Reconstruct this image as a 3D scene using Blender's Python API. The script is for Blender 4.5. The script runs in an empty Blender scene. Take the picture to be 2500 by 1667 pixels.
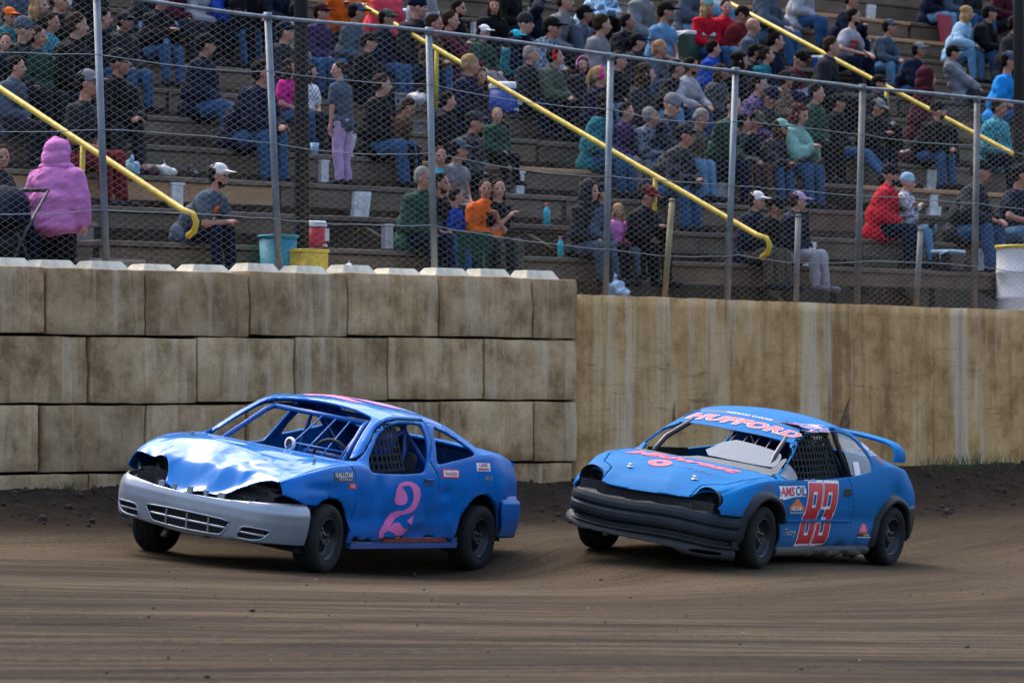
import bpy, bmesh, math, random
import numpy as np
from mathutils import Vector, Matrix
from mathutils.bvhtree import BVHTree
random.seed(7); np.random.seed(7)
SC = bpy.context.scene
COL = SC.collection
# ------------------------------------------------------------------ camera, sky, sun, exposure
CAM_H = 1.4                       # camera height above the track datum
FPX, CX, HY = 10000.0, 1250.0, 983.0   # focal length, principal column and horizon row, in photo pixels
cd = bpy.data.cameras.new('camera'); cam = bpy.data.objects.new('camera', cd); COL.objects.link(cam)
cam.location = (0, 0, CAM_H); cam.rotation_euler = (math.radians(90), 0, 0)
cd.sensor_width = 36; cd.lens = 36 * FPX / 2500; cd.shift_y = (HY - 833.5) / 2500
cd.clip_start = 0.5; cd.clip_end = 2000
cd.dof.use_dof = True; cd.dof.focus_distance = 34.3; cd.dof.aperture_fstop = 4.0
SC.camera = cam
W = bpy.data.worlds.new('World'); SC.world = W; W.use_nodes = True
SUN_EL, SUN_AZ = 56.0, -38.0      # elevation; azimuth measured from +Y (away from camera) towards +X
nt = W.node_tree; bg = nt.nodes['Background']
sky = nt.nodes.new('ShaderNodeTexSky'); sky.sky_type = 'NISHITA'; sky.sun_disc = False
sky.sun_elevation = math.radians(SUN_EL); sky.sun_rotation = math.radians(SUN_AZ)
sky.air_density = 1.0; sky.dust_density = 5.0; sky.ozone_density = 1.2
nt.links.new(sky.outputs[0], bg.inputs[0]); bg.inputs[1].default_value = 0.15
sl = bpy.data.lights.new('sun', 'SUN'); sl.energy = 0.5; sl.angle = math.radians(24); sl.color = (1, 0.90, 0.78)
sun = bpy.data.objects.new('sun', sl); COL.objects.link(sun)
_e, _a = math.radians(SUN_EL), math.radians(SUN_AZ)
_sd = Vector((math.sin(_a) * math.cos(_e), math.cos(_a) * math.cos(_e), math.sin(_e)))
sun.rotation_euler = _sd.to_track_quat('Z', 'Y').to_euler(); sun.location = _sd * 60
SC.view_settings.view_transform = 'Standard'; SC.view_settings.look = 'None'
SC.view_settings.exposure = 1.68; SC.view_settings.gamma = 1.0; SC.view_settings.use_curve_mapping = False
SC.render.engine = 'CYCLES'
SC.cycles.use_denoising = True; SC.cycles.max_bounces = 6; SC.cycles.diffuse_bounces = 3; SC.cycles.glossy_bounces = 3
SC.cycles.transparent_max_bounces = 8; SC.cycles.caustics_reflective = False; SC.cycles.caustics_refractive = False

# ------------------------------------------------------------------ helpers
def link(o, parent=None):
    COL.objects.link(o)
    if parent is not None: o.parent = parent
    return o
def mesh(name, V, F, mats=(), smooth=False, mi=None):
    me = bpy.data.meshes.new(name)
    me.from_pydata([tuple(map(float, v)) for v in V], [], [tuple(f) for f in F])
    for m in (mats if isinstance(mats, (list, tuple)) else [mats]): me.materials.append(m)
    if smooth: me.polygons.foreach_set('use_smooth', [True] * len(me.polygons))
    if mi is not None: me.polygons.foreach_set('material_index', mi)
    me.update(); return me
def obj(name, me, parent=None, loc=None, rot=None, scale=None):
    o = bpy.data.objects.new(name, me); link(o, parent)
    if loc is not None: o.location = loc
    if rot is not None: o.rotation_euler = rot
    if scale is not None: o.scale = scale
    return o
def tag(o, label, cat, group=None, kind=None):
    o['label'] = label; o['category'] = cat
    if group: o['group'] = group
    if kind: o['kind'] = kind
    return o
def thing(name, label, cat, loc=(0, 0, 0), rz=0, group=None):
    o = bpy.data.objects.new(name, None); link(o); o.location = loc; o.rotation_euler = (0, 0, rz)
    o.empty_display_size = 0.2
    return tag(o, label, cat, group)
class MB:
    """collects simple shapes into one vertex / face list"""
    def __init__(s): s.V = []; s.F = []; s.M = []
    def add(s, V, F, m=0):
        n = len(s.V); s.V += [tuple(v) for v in V]; s.F += [tuple(i + n for i in f) for f in F]; s.M += [m] * len(F); return s
    def box(s, c, d, m=0, R=None):
        V = []
        for dx in (-1, 1):
            for dy in (-1, 1):
                for dz in (-1, 1):
                    p = Vector((dx * d[0] / 2, dy * d[1] / 2, dz * d[2] / 2))
                    if R is not None: p = R @ p
                    V.append((p.x + c[0], p.y + c[1], p.z + c[2]))
        return s.add(V, [(0, 1, 3, 2), (4, 6, 7, 5), (0, 4, 5, 1), (2, 3, 7, 6), (0, 2, 6, 4), (1, 5, 7, 3)], m)
    def tube(s, P, r, n=10, m=0, caps=True, closed=False):
        P = [Vector(p) for p in P]; k = len(P); rr = r if isinstance(r, (list, tuple)) else [r] * k
        V = []; F = []; up = None
        for i in range(k):
            if closed: d = (P[(i + 1) % k] - P[i - 1])
            else: d = (P[min(i + 1, k - 1)] - P[max(i - 1, 0)])
            d.normalize()
            if up is None:
                up = Vector((0, 0, 1)) if abs(d.z) < .9 else Vector((1, 0, 0))
            a = d.cross(up); a.normalize(); b = a.cross(d); b.normalize(); up = b
            for j in range(n):
                t = 2 * math.pi * j / n; q = P[i] + (a * math.cos(t) + b * math.sin(t)) * rr[i]; V.append(q[:])
        for i in range(k if closed else k - 1):
            i2 = (i + 1) % k
            for j in range(n):
                F.append((i * n + j, i * n + (j + 1) % n, i2 * n + (j + 1) % n, i2 * n + j))
        if caps and not closed:
            F.append(tuple(range(n))[::-1]); F.append(tuple((k - 1) * n + j for j in range(n)))
        return s.add(V, F, m)
    def lathe(s, prof, axis_m=None, n=32, m=0, closed=False):
        """prof: list of (radius, height); spun about local z, placed by the 4x4 axis_m"""
        V = []; F = []; k = len(prof)
        for i in range(n):
            t = 2 * math.pi * i / n
            for (r, h) in prof:
                p = Vector((r * math.cos(t), r * math.sin(t), h))
                V.append((axis_m @ p)[:] if axis_m is not None else p[:])
        for i in range(n):
            i2 = (i + 1) % n
            for j in range(k if closed else k - 1):
                j2 = (j + 1) % k
                F.append((i * k + j, i2 * k + j, i2 * k + j2, i * k + j2))
        return s.add(V, F, m)
    def prism(s, poly, h0, h1, fn, m=0):
        """poly of (a, b); fn(a, b, h) -> xyz"""
        n = len(poly); V = [fn(a, b, h0) for a, b in poly] + [fn(a, b, h1) for a, b in poly]
        F = [tuple(range(n))[::-1], tuple(range(n, 2 * n))] + [(i, (i + 1) % n, n + (i + 1) % n, n + i) for i in range(n)]
        return s.add(V, F, m)
    def build(s, name, mats, parent=None, smooth=False, bevel=0):
        me = mesh(name, s.V, s.F, mats, smooth, s.M)
        o = obj(name, me, parent)
        if bevel:
            b = o.modifiers.new('bevel', 'BEVEL'); b.width = bevel; b.segments = 2; b.limit_method = 'ANGLE'; b.angle_limit = math.radians(40)
        return o
def shade_auto(me, ang=35):
    bm = bmesh.new(); bm.from_mesh(me); bm.normal_update()
    for f in bm.faces: f.smooth = True
    for e in bm.edges:
        if len(e.link_faces) == 2 and e.calc_face_angle(0) > math.radians(ang): e.smooth = False
    bm.to_mesh(me); bm.free()
def copy_tree(o, parent=None):
    c = o.copy(); link(c)
    if parent is not None: c.parent = parent
    for ch in list(o.children): copy_tree(ch, c)
    return c

# ------------------------------------------------------------------ materials
class NT:
    def __init__(s, name):
        s.m = bpy.data.materials.new(name); s.m.use_nodes = True; s.t = s.m.node_tree; s.n = s.t.nodes
        s.b = s.n['Principled BSDF']; s.b.inputs['Specular IOR Level'].default_value = 0.4
    def node(s, k, **kw):
        n = s.n.new(k)
        for a, v in kw.items(): setattr(n, a, v)
        return n
    def L(s, a, b): s.t.links.new(a, b)
    def coord(s, kind='Object', scale=(1, 1, 1), rot=(0, 0, 0)):
        c = s.node('ShaderNodeTexCoord'); m = s.node('ShaderNodeMapping')
        m.inputs['Scale'].default_value = scale; m.inputs['Rotation'].default_value = rot
        s.L(c.outputs[kind], m.inputs[0]); return m.outputs[0]
    def geo(s, scale=(1, 1, 1), rot=(0, 0, 0)):
        c = s.node('ShaderNodeNewGeometry'); m = s.node('ShaderNodeMapping')
        m.inputs['Scale'].default_value = scale; m.inputs['Rotation'].default_value = rot
        s.L(c.outputs['Position'], m.inputs[0]); return m.outputs[0]
    def noise(s, vec, scale=5, detail=4, rough=.55, out='Fac'):
        n = s.node('ShaderNodeTexNoise'); n.inputs['Scale'].default_value = scale; n.inputs['Detail'].default_value = detail
        n.inputs['Roughness'].default_value = rough
        if vec is not None: s.L(vec, n.inputs['Vector'])
        return n.outputs[out]
    def ramp(s, fac, stops):
        r = s.node('ShaderNodeValToRGB'); e = r.color_ramp.elements
        while len(e) < len(stops): e.new(.5)
        for i, (p, c) in enumerate(stops):
            e[i].position = p; e[i].color = (c, c, c, 1) if isinstance(c, (int, float)) else (c[0], c[1], c[2], 1)
        s.L(fac, r.inputs[0]); return r.outputs[0]
    def mix(s, fac, a, b, mode='MIX'):
        n = s.node('ShaderNodeMix'); n.data_type = 'RGBA'; n.blend_type = mode
        for i, v in ((0, fac), (6, a), (7, b)):
            if isinstance(v, (int, float)): n.inputs[i].default_value = v
            elif isinstance(v, (tuple, list)): n.inputs[i].default_value = (v[0], v[1], v[2], 1)
            else: s.L(v, n.inputs[i])
        return n.outputs[2]
    def math(s, op, a, b=0.0):
        n = s.node('ShaderNodeMath', operation=op)
        for i, v in ((0, a), (1, b)):
            if isinstance(v, (int, float)): n.inputs[i].default_value = v
            else: s.L(v, n.inputs[i])
        return n.outputs[0]
    def rand(s): return s.node('ShaderNodeObjectInfo').outputs['Random']
    def base(s, v):
        if isinstance(v, (tuple, list)): s.b.inputs['Base Color'].default_value = (v[0], v[1], v[2], 1)
        else: s.L(v, s.b.inputs['Base Color'])
    def set(s, **kw):
        for k, v in kw.items():
            i = s.b.inputs[k.replace('_', ' ')]
            if isinstance(v, (int, float)): i.default_value = v
            elif isinstance(v, (tuple, list)): i.default_value = (*v[:3], 1)
            else: s.L(v, i)
        return s
    def bump(s, h, strength=.3, dist=.02):
        n = s.node('ShaderNodeBump'); n.inputs['Strength'].default_value = strength; n.inputs['Distance'].default_value = dist
        s.L(h, n.inputs['Height']); s.L(n.outputs[0], s.b.inputs['Normal'])
MATS = {}
def flat(name, col, rough=.7, metal=0, var=.18, scale=6, spec=.4, bump=0):
    """one-colour material with slight mottling and object-to-object variation"""
    if name in MATS: return MATS[name]
    n = NT(name); c = n.coord('Object')
    f = n.noise(c, scale, 5)
    lo = tuple(x * (1 - var) for x in col); hi = tuple(min(1, x * (1 + var)) for x in col)
    n.base(n.ramp(f, [(.3, lo), (.7, hi)])); n.set(Roughness=rough, Metallic=metal, Specular_IOR_Level=spec)
    if bump: n.bump(n.noise(c, scale * 8, 4), bump, .01)
    MATS[name] = n.m; return n.m
# photo pixel -> direction / points on planes parallel to the wall
O_W = np.array([-4.475, 35.8]); _ps = math.radians(44.7)
D_W = np.array([math.cos(_ps), math.sin(_ps)]); NB = np.array([-math.sin(_ps), math.cos(_ps)])   # along the wall / away behind it
def cross2(a, b): return a[0] * b[1] - a[1] * b[0]
def wall_t(px, q=0.0):
    u = np.array([(px - CX) / FPX, 1.0]); Y = cross2(O_W + q * NB, D_W) / cross2(u, D_W)
    P = u * Y; return float((P - O_W) @ D_W), float(Y)
def wp(t, q, z):                  # wall frame -> world (z is relative to the camera's height)
    P = O_W + D_W * t + NB * q; return Vector((P[0], P[1], z + CAM_H))
def px_z(py, Y): return (HY - py) / FPX * Y
WALL_RZ = _ps
# ------------------------------------------------------------------ ground
_cp = [(-1.548, 33.003, -1.370), (-.343, 35.357, -1.439), (-2.962, 33.732, -1.214), (-1.757, 36.086, -1.283),
       (2.095, 35.088, -1.4175), (3.413, 37.38, -1.484), (.757, 35.861, -1.2695), (2.075, 38.153, -1.336),
       (-7, 30, -.95), (0, 26, -1.40), (-3, 21, -1.28), (3, 21, -1.52), (7, 30, -1.72), (6, 36, -1.62)]
for _t, _z in ((-5, -.95), (0, -1.03), (3, -1.17), (8, -1.2), (13, -1.12), (18, -1.08), (25, -1.05)):
    _P = O_W + D_W * _t - NB * 1.4; _cp.append((_P[0], _P[1], _z))
_cp = np.array(_cp)
def _tk(r2): return np.where(r2 > 1e-9, r2 * np.log(np.maximum(r2, 1e-9)) * .5, 0)
_n = len(_cp); _K = _tk(((_cp[:, None, :2] - _cp[None, :, :2]) ** 2).sum(-1)) + np.eye(_n) * 0.0
_A = np.zeros((_n + 3, _n + 3)); _A[:_n, :_n] = _K; _A[:_n, _n] = 1; _A[:_n, _n + 1:] = _cp[:, :2]; _A[_n:, :_n] = _A[:_n, _n:].T
_w = np.linalg.solve(_A, np.r_[_cp[:, 2], 0, 0, 0])
def smooth01(x): x = np.clip(x, 0, 1); return x * x * (3 - 2 * x)
def wq(X, Y): return (X - O_W[0]) * NB[0] + (Y - O_W[1]) * NB[1]
def wt(X, Y): return (X - O_W[0]) * D_W[0] + (Y - O_W[1]) * D_W[1]
def ground_rel(X, Y):
    X = np.asarray(X, float); Y = np.asarray(Y, float)
    Xc = np.clip(X, -12, 14); Yc = np.clip(Y, 16, 60)
    r2 = (Xc[..., None] - _cp[:, 0]) ** 2 + (Yc[..., None] - _cp[:, 1]) ** 2
    z = _tk(r2) @ _w[:_n] + _w[_n] + _w[_n + 1] * Xc + _w[_n + 2] * Yc
    q = wq(X, Y); t = wt(X, Y)
    z = np.where(q > -1.2, np.minimum(z, -.95), z)
    berm = np.interp(t, [-6, 0, 6, 9, 13, 18], [.15, .18, .25, .27, .29, .31])
    z = z + berm * smooth01((q + 1.5) / 1.35)
    far = smooth01((np.hypot(X, Y - 33) - 14) / 20)
    return z * (1 - far) + (-1.45) * far
def vnoise(x, y, seed=0):
    """smooth value noise"""
    xi = np.floor(x).astype(int); yi = np.floor(y).astype(int); xf = x - xi; yf = y - yi
    def h(a, b):
        v = np.sin(a * 127.1 + b * 311.7 + seed * 74.7) * 43758.5453; return v - np.floor(v)
    u = xf * xf * (3 - 2 * xf); v = yf * yf * (3 - 2 * yf)
    return (h(xi, yi) * (1 - u) + h(xi + 1, yi) * u) * (1 - v) + (h(xi, yi + 1) * (1 - u) + h(xi + 1, yi + 1) * u) * v
HDG = np.array([-.476, -.879])    # direction of travel
def ground_detail(X, Y):
    a = Y; Yp = np.clip(Y - 22, -6, 12); c = X - (1.67 * Yp - .0463 * Yp ** 2) - .556 * np.maximum(Y - 34, 0)      # across / along the racing line
    q = wq(X, Y)
    near = smooth01((30 - Y) / 8)
    z = (.2 + .8 * near) * (.010 * (vnoise(a * .25, c * 2.4, 1) - .5) + .006 * (vnoise(a * .7, c * 7, 2) - .5))
    z += near * (.040 * (vnoise(a * .12, c * 1.1, 3) - .5) + .026 * (vnoise(a * .5, c * 3.6, 4) - .5) + .014 * (vnoise(a * 2.2, c * 9, 14) - .5))
    b = smooth01((q + 1.7) / .6)
    z += b * (.07 * (vnoise(X * 2.3, Y * 2.3, 5) - .5) + .035 * (vnoise(X * 6.1, Y * 6.1, 6) - .5) + .02 * (vnoise(X * 15, Y * 15, 7) - .5))
    for (cx, cy) in ((-.95, 34.2), (-2.4, 34.9), (2.75, 36.2), (1.4, 37.0)):       # rolled flat where the cars run
        z *= 1 - .6 * np.exp(-((X - cx) ** 2 + (Y - cy) ** 2) / 4)
    return z
def ground_z(X, Y): return float(ground_rel(X, Y)) + CAM_H
xs = np.r_[np.linspace(-400, -12, 14)[:-1], np.linspace(-12, -6.5, 24)[:-1], np.arange(-6.5, 8.5, .045), np.linspace(8.5, 14, 20)[1:], np.linspace(14, 400, 14)[1:]]
ys = np.r_[np.linspace(-300, 8, 10)[:-1], np.linspace(8, 17, 16)[:-1], np.arange(17, 47, .09), np.linspace(47, 55, 12)[1:], np.linspace(55, 600, 14)[1:]]
GX, GY = np.meshgrid(xs, ys)
GZ = ground_rel(GX, GY) + ground_detail(GX, GY) * (np.hypot(GX, GY - 33) < 22) + CAM_H
nx, ny = len(xs), len(ys)
me = bpy.data.meshes.new('track_ground')
me.vertices.add(nx * ny); me.vertices.foreach_set('co', np.stack([GX, GY, GZ], -1).astype(np.float32).ravel())
ii = (np.arange(ny - 1)[:, None] * nx + np.arange(nx - 1)[None]).ravel()
quads = np.stack([ii, ii + 1, ii + 1 + nx, ii + nx], -1).astype(np.int32)
me.loops.add(quads.size); me.loops.foreach_set('vertex_index', quads.ravel())
me.polygons.add(len(quads)); me.polygons.foreach_set('loop_start', np.arange(0, quads.size, 4, dtype=np.int32))
me.polygons.foreach_set('use_smooth', np.ones(len(quads), bool)); me.update(); me.validate()
n = NT('packed_dirt')
rz = math.atan2(HDG[1], HDG[0])
sp0 = n.node('ShaderNodeSeparateXYZ'); n.L(n.geo(), sp0.inputs[0])
yp = n.math('MINIMUM', n.math('MAXIMUM', n.math('SUBTRACT', sp0.outputs[1], 22.0), -6.0), 12.0)
cc_ = n.math('SUBTRACT', sp0.outputs[0], n.math('SUBTRACT', n.math('MULTIPLY', yp, 1.67), n.math('MULTIPLY', n.math('MULTIPLY', yp, yp), .0463)))
cc_ = n.math('SUBTRACT', cc_, n.math('MULTIPLY', n.math('MAXIMUM', n.math('SUBTRACT', sp0.outputs[1], 34.0), 0.0), .556))
def stretched(sa, sc, dz=0.0):
    cb = n.node('ShaderNodeCombineXYZ'); n.L(n.math('MULTIPLY', sp0.outputs[1], sa), cb.inputs[0]); n.L(n.math('MULTIPLY', cc_, sc), cb.inputs[1]); cb.inputs[2].default_value = dz; return cb.outputs[0]
st1 = n.noise(stretched(.10, .55), 1.0, 4, .6); st2 = n.noise(stretched(.45, 3.2, 3.0), 1.0, 6, .65); st3 = n.noise(n.geo(), .8, 4); st4 = n.noise(stretched(1.6, 9.0, 7.0), 1.0, 5, .7)
fine = n.noise(n.geo(), 34, 5, .75)
c1 = n.ramp(st1, [(.36, (.032, .020, .009)), (.50, (.062, .042, .022)), (.62, (.096, .070, .041))])
fade = n.ramp(n.math('MULTIPLY', n.math('SUBTRACT', sp0.outputs[1], 24.0), .1), [(0, 1.0), (.95, .22)])
c1 = n.mix(fade, c1, n.ramp(st2, [(.38, .34), (.50, .95), (.60, 1.55)]), 'MULTIPLY')
c1 = n.mix(fade, c1, n.ramp(st4, [(.36, .40), (.50, 1.0), (.64, 1.5)]), 'MULTIPLY')
c1 = n.mix(1.0, c1, n.ramp(fine, [(.34, .50), (.52, 1.0), (.68, 1.6)]), 'MULTIPLY')
# loose dark soil thrown up against the wall, and churned soil on the inside of the turn
sep = n.node('ShaderNodeSeparateXYZ'); n.L(n.geo(), sep.inputs[0])
dq = n.math('ADD', n.math('MULTIPLY', n.math('SUBTRACT', sep.outputs[0], float(O_W[0])), float(NB[0])),
            n.math('MULTIPLY', n.math('SUBTRACT', sep.outputs[1], float(O_W[1])), float(NB[1])))
dq = n.math('ADD', dq, n.math('MULTIPLY', n.math('SUBTRACT', n.noise(n.geo(), 1.6, 5), .5), 1.1))
bm_ = n.ramp(n.math('MULTIPLY_ADD', dq, .5), [(0, 0), (1, 1)])
dqs = n.math('ADD', n.math('MULTIPLY', dq, .6), 1.22)
bmask = n.ramp(dqs, [(.12, 0), (.5, 1)])
c1 = n.mix(bmask, c1, n.ramp(n.noise(n.geo(), 7, 6, .7), [(.3, (.016, .010, .006)), (.7, (.050, .032, .020))]))
inn = n.math('ADD', n.math('MULTIPLY', sep.outputs[1], -.085), n.math('MULTIPLY', st1, 1.1))
c1 = n.mix(n.ramp(n.math('ADD', inn, 2.22), [(.50, 0), (.85, .72)]), c1, n.mix(1.0, n.ramp(st2, [(.40, (.012, .007, .004)), (.52, (.044, .028, .015)), (.62, (.095, .066, .039))]), n.ramp(fine, [(.28, .55), (.78, 1.5)]), 'MULTIPLY'))
n.base(c1); n.set(Roughness=.95, Specular_IOR_Level=.15)
n.bump(n.math('ADD', n.math('MULTIPLY', st4, .9), n.math('MULTIPLY', n.noise(n.geo(), 14, 7, .75), 1.1)), 1.0, .06)
me.materials.append(n.m); MATS['dirt'] = n.m
g = obj('ground', me); g['kind'] = 'structure'; g['label'] = 'brown packed dirt race track with streaks and a dark berm along the wall'
# loose clods lying on the track
_ic = bmesh.new(); bmesh.ops.create_icosphere(_ic, subdivisions=1, radius=1); _iv = np.array([v.co[:] for v in _ic.verts]); _if = [[v.index for v in f.verts] for f in _ic.faces]; _ic.free()
mb = MB(); rs = np.random.RandomState(3)
for i in range(3200):
    if i < 1500:
        t_, q_ = rs.uniform(-4, 22), -1.7 + 1.65 * rs.beta(2, 1.3); P = O_W + D_W * t_ + NB * q_; X, Y = P; r = rs.gamma(1.5, .0065) + .004
    else:
        Y = rs.uniform(18, 37); X = rs.uniform(-.15, .15) * Y; r = rs.gamma(1.2, .0022) + .0015
        if wq(X, Y) > -1.2 or i % 4: continue
    z = float(ground_rel(X, Y) + ground_detail(np.float64(X), np.float64(Y))) + CAM_H
    sc = r * (1 + .5 * rs.rand(3)); a = rs.rand() * 6.28; vv = _iv * sc * (1 + .35 * (rs.rand(len(_iv), 1) - .5))
    ca, sa = math.cos(a), math.sin(a)
    vv = np.c_[vv[:, 0] * ca - vv[:, 1] * sa, vv[:, 0] * sa + vv[:, 1] * ca, vv[:, 2]] + (X, Y, z + .3 * r)
    mb.add(vv.tolist(), _if, 0 if i < 1500 else (2 if rs.rand() < .05 else 1))
o = mb.build('dirt_clods', [flat('dark_clod', (.034, .022, .014), .95), flat('brown_clod', (.055, .038, .024), .95), flat('pale_stone', (.20, .18, .15), .9)])
o['kind'] = 'stuff'; o['label'] = 'loose dirt clods and small stones scattered on the track and berm'

# ------------------------------------------------------------------ wall of big concrete blocks
def concrete(name, dark, mid, light, streak, rnd=True, k=.8):
    n = NT(name); w = n.geo((1, 1, 1), (0, 0, -WALL_RZ))
    m = n.node('ShaderNodeMapping'); m.inputs['Scale'].default_value = (5.5 if rnd else 3.4, 1, .45 if rnd else .28); n.L(w, m.inputs[0])
    if rnd:
        cb = n.node('ShaderNodeCombineXYZ'); n.L(n.math('MULTIPLY', n.rand(), 37.0), cb.inputs[0]); n.L(n.math('MULTIPLY', n.rand(), 11.0), cb.inputs[2]); n.L(cb.outputs[0], m.inputs['Location'])
    s1 = n.noise(m.outputs[0], 1.0, 4, .6)
    m2 = n.node('ShaderNodeMapping'); m2.inputs['Scale'].default_value = (17 if rnd else 10, 1, .22); n.L(w, m2.inputs[0]); s2 = n.noise(m2.outputs[0], 1, 3)
    blot = n.noise(n.geo(), 2.6, 7, .68); grain = n.noise(n.geo(), 55, 4, .7)
    c = n.ramp(blot, [(.36, dark), (.5, mid), (.66, light)])
    if rnd: c = n.mix(n.ramp(n.rand(), [(.0, .0), (.55, .15), (1.0, .75)]), c, n.ramp(blot, [(.35, (.16, .10, .05)), (.65, (.34, .225, .12))]))
    c = n.mix(n.ramp(s1, [(.54, 0), (.68, .75 * k)]), c, streak[0])
    c = n.mix(n.ramp(s2, [(.54, 0), (.72, .6 * k if rnd else .42)]), c, streak[1])
    c = n.mix(n.ramp(s1, [(.28, .65 * k), (.42, 0)]), c, streak[2])
    c = n.mix(.35, c, n.mix(1, c, n.ramp(grain, [(.3, .35), (.7, 1.0)]), 'MULTIPLY'))
    n.base(c); n.set(Roughness=.93, Specular_IOR_Level=.2)
    n.bump(n.math('ADD', n.math('MULTIPLY', grain, .5), n.noise(n.geo(), 9, 6, .65)), .55, .02)
    return n
nb_ = concrete('block_concrete', (.26, .155, .072), (.50, .320, .160), (.66, .46, .26), ((.66, .52, .35), (.40, .19, .07), (.15, .085, .04)))
M_BLOCK = nb_.m
M_KEY = flat('key_concrete', (.52, .50, .40), .9, var=.25, scale=9, bump=.4)
def block_mesh(name, L, H, seed, rough=.010):
    """a cast block with chipped, rounded arrises and a slightly uneven face"""
    r = np.random.RandomState(seed)
    bm = bmesh.new(); bmesh.ops.create_cube(bm, size=1)
    for v in bm.verts: v.co = (v.co.x * L, v.co.y * .61, v.co.z * H)
    bmesh.ops.bevel(bm, geom=bm.edges[:], offset=.014, segments=2, affect='EDGES', profile=.6)
    bmesh.ops.subdivide_edges(bm, edges=[e for e in bm.edges if e.calc_length() > .2], cuts=6, use_grid_fill=True)
    for v in bm.verts:
        c = v.co; k = vnoise(np.array(c.x * 5 + seed * 3.1), np.array(c.z * 5 + c.y * 3), seed)
        edge = min(abs(abs(c.x) - L / 2), abs(abs(c.z) - H / 2)); e = max(0, 1 - edge / .10)
        v.co.y += float((k - .5) * .022 * (1 if c.y < 0 else 0) + (e * .016 * vnoise(np.array(c.x * 14), np.array(c.z * 14), seed + 9) if c.y < 0 else 0))
        v.co.x -= math.copysign(1, c.x) * e * .012 * float(k) * (abs(abs(c.x) - L / 2) < .05)
        v.co.z -= math.copysign(1, c.z) * e * .014 * float(k) * (abs(abs(c.z) - H / 2) < .05)
    me = bpy.data.meshes.new(name); bm.to_mesh(me); bm.free(); me.materials.append(M_BLOCK); shade_auto(me, 40); return me
BM_FULL = [block_mesh('block', 1.2, .602, s) for s in range(5)]
BM_HALF = [block_mesh('half_block', .6, .602, s + 20) for s in range(2)]
def key_mesh():
    mb = MB(); L0, L1 = .46, .34
    V = [(-L0 / 2, -.14, 0), (L0 / 2, -.14, 0), (L0 / 2, .14, 0), (-L0 / 2, .14, 0), (-L1 / 2, -.09, .075), (L1 / 2, -.09, .075), (L1 / 2, .09, .075), (-L1 / 2, .09, .075)]
    mb.add(V, [(0, 1, 5, 4), (1, 2, 6, 5), (2, 3, 7, 6), (3, 0, 4, 7), (4, 5, 6, 7), (3, 2, 1, 0)])
    return mesh('key', mb.V, mb.F, M_KEY)
KEY = key_mesh()
bw = thing('block_wall', 'stacked wall of big stained concrete blocks beside the track, behind the battered car', 'wall', wp(0, 0, -1.3), WALL_RZ)
courses = [(.61, [-400, -135, 110, 355, 611, 849.5, 1074, 1303.5, 1411]), (0, [-300, -40, 218, 481, 721, 949, 1185, 1410]),
           (-.61, [-400, -155, 99.5, 357, 605, 843, 1075, 1303, 1410]), (-1.22, [-300, -40, 218, 481, 721, 949, 1185, 1402])]
settle = lambda t: -.012 * math.sin(t * .9) + .004 * t - .01
for ci, (z0, ed) in enumerate(courses):
    tt = [wall_t(p)[0] for p in ed]
    for i in range(len(tt) - 1):
        L = tt[i + 1] - tt[i]; half = L < .9; tm = (tt[i] + tt[i + 1]) / 2
        me = random.choice(BM_HALF if half else BM_FULL); sx = (L - .012) / (.6 if half else 1.2)
        b = obj('block', me, bw, (tm, .305 + random.uniform(-.018, .012), z0 + .305 + settle(tm) + 1.3), (0, random.uniform(-.004, .004), random.uniform(-.008, .008)), (sx, 1, 1))
        if ci == 0:
            for kx in ((0,) if half else (-.3, .3)):
                k = obj('key', KEY, b, (kx / sx, .01 + random.uniform(-.02, .02), .298), None, (1 / sx * random.uniform(.85, 1.1), 1, random.uniform(.8, 1.15)))
# ------------------------------------------------------------------ poured concrete wall
nw = concrete('poured_concrete', (.36, .195, .075), (.56, .335, .140), (.67, .43, .20), ((.68, .52, .33), (.26, .135, .052), (.22, .115, .048)), False, 1.1)
cc = nw.b.inputs['Base Color'].links[0].from_socket
wv = nw.geo((1, 1, 1), (0, 0, -WALL_RZ)); mm = nw.node('ShaderNodeMapping'); mm.inputs['Scale'].default_value = (1.3, 1, 16); nw.L(wv, mm.inputs[0])
scr = nw.noise(mm.outputs[0], 1.4, 6, .72)
sz = nw.node('ShaderNodeSeparateXYZ'); nw.L(nw.geo(), sz.inputs[0])
hz = nw.math('SUBTRACT', 1.0, nw.math('MULTIPLY', nw.math('ABSOLUTE', nw.math('SUBTRACT', sz.outputs[2], 1.55)), 1.35))
scm = nw.math('MULTIPLY', nw.ramp(scr, [(.57, 0), (.68, .55)]), nw.ramp(hz, [(.1, 0), (.7, 1)]))
cc = nw.mix(scm, cc, (.10, .058, .03)); mm3 = nw.node('ShaderNodeMapping'); mm3.inputs['Scale'].default_value = (2.1, 1, .12); nw.L(wv, mm3.inputs[0])
cc = nw.mix(nw.ramp(nw.noise(mm3.outputs[0], 1.9, 5, .7), [(.56, 0), (.66, .6)]), cc, (.62, .52, .38))
nw.base(cc)
cw = thing('concrete_wall', 'long poured concrete wall streaked with brown and white stains, behind the number eighty-three car', 'wall', wp(wall_t(1416)[0], .1, -1.3), WALL_RZ)
t0 = wall_t(1416, .1)[0]
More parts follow.
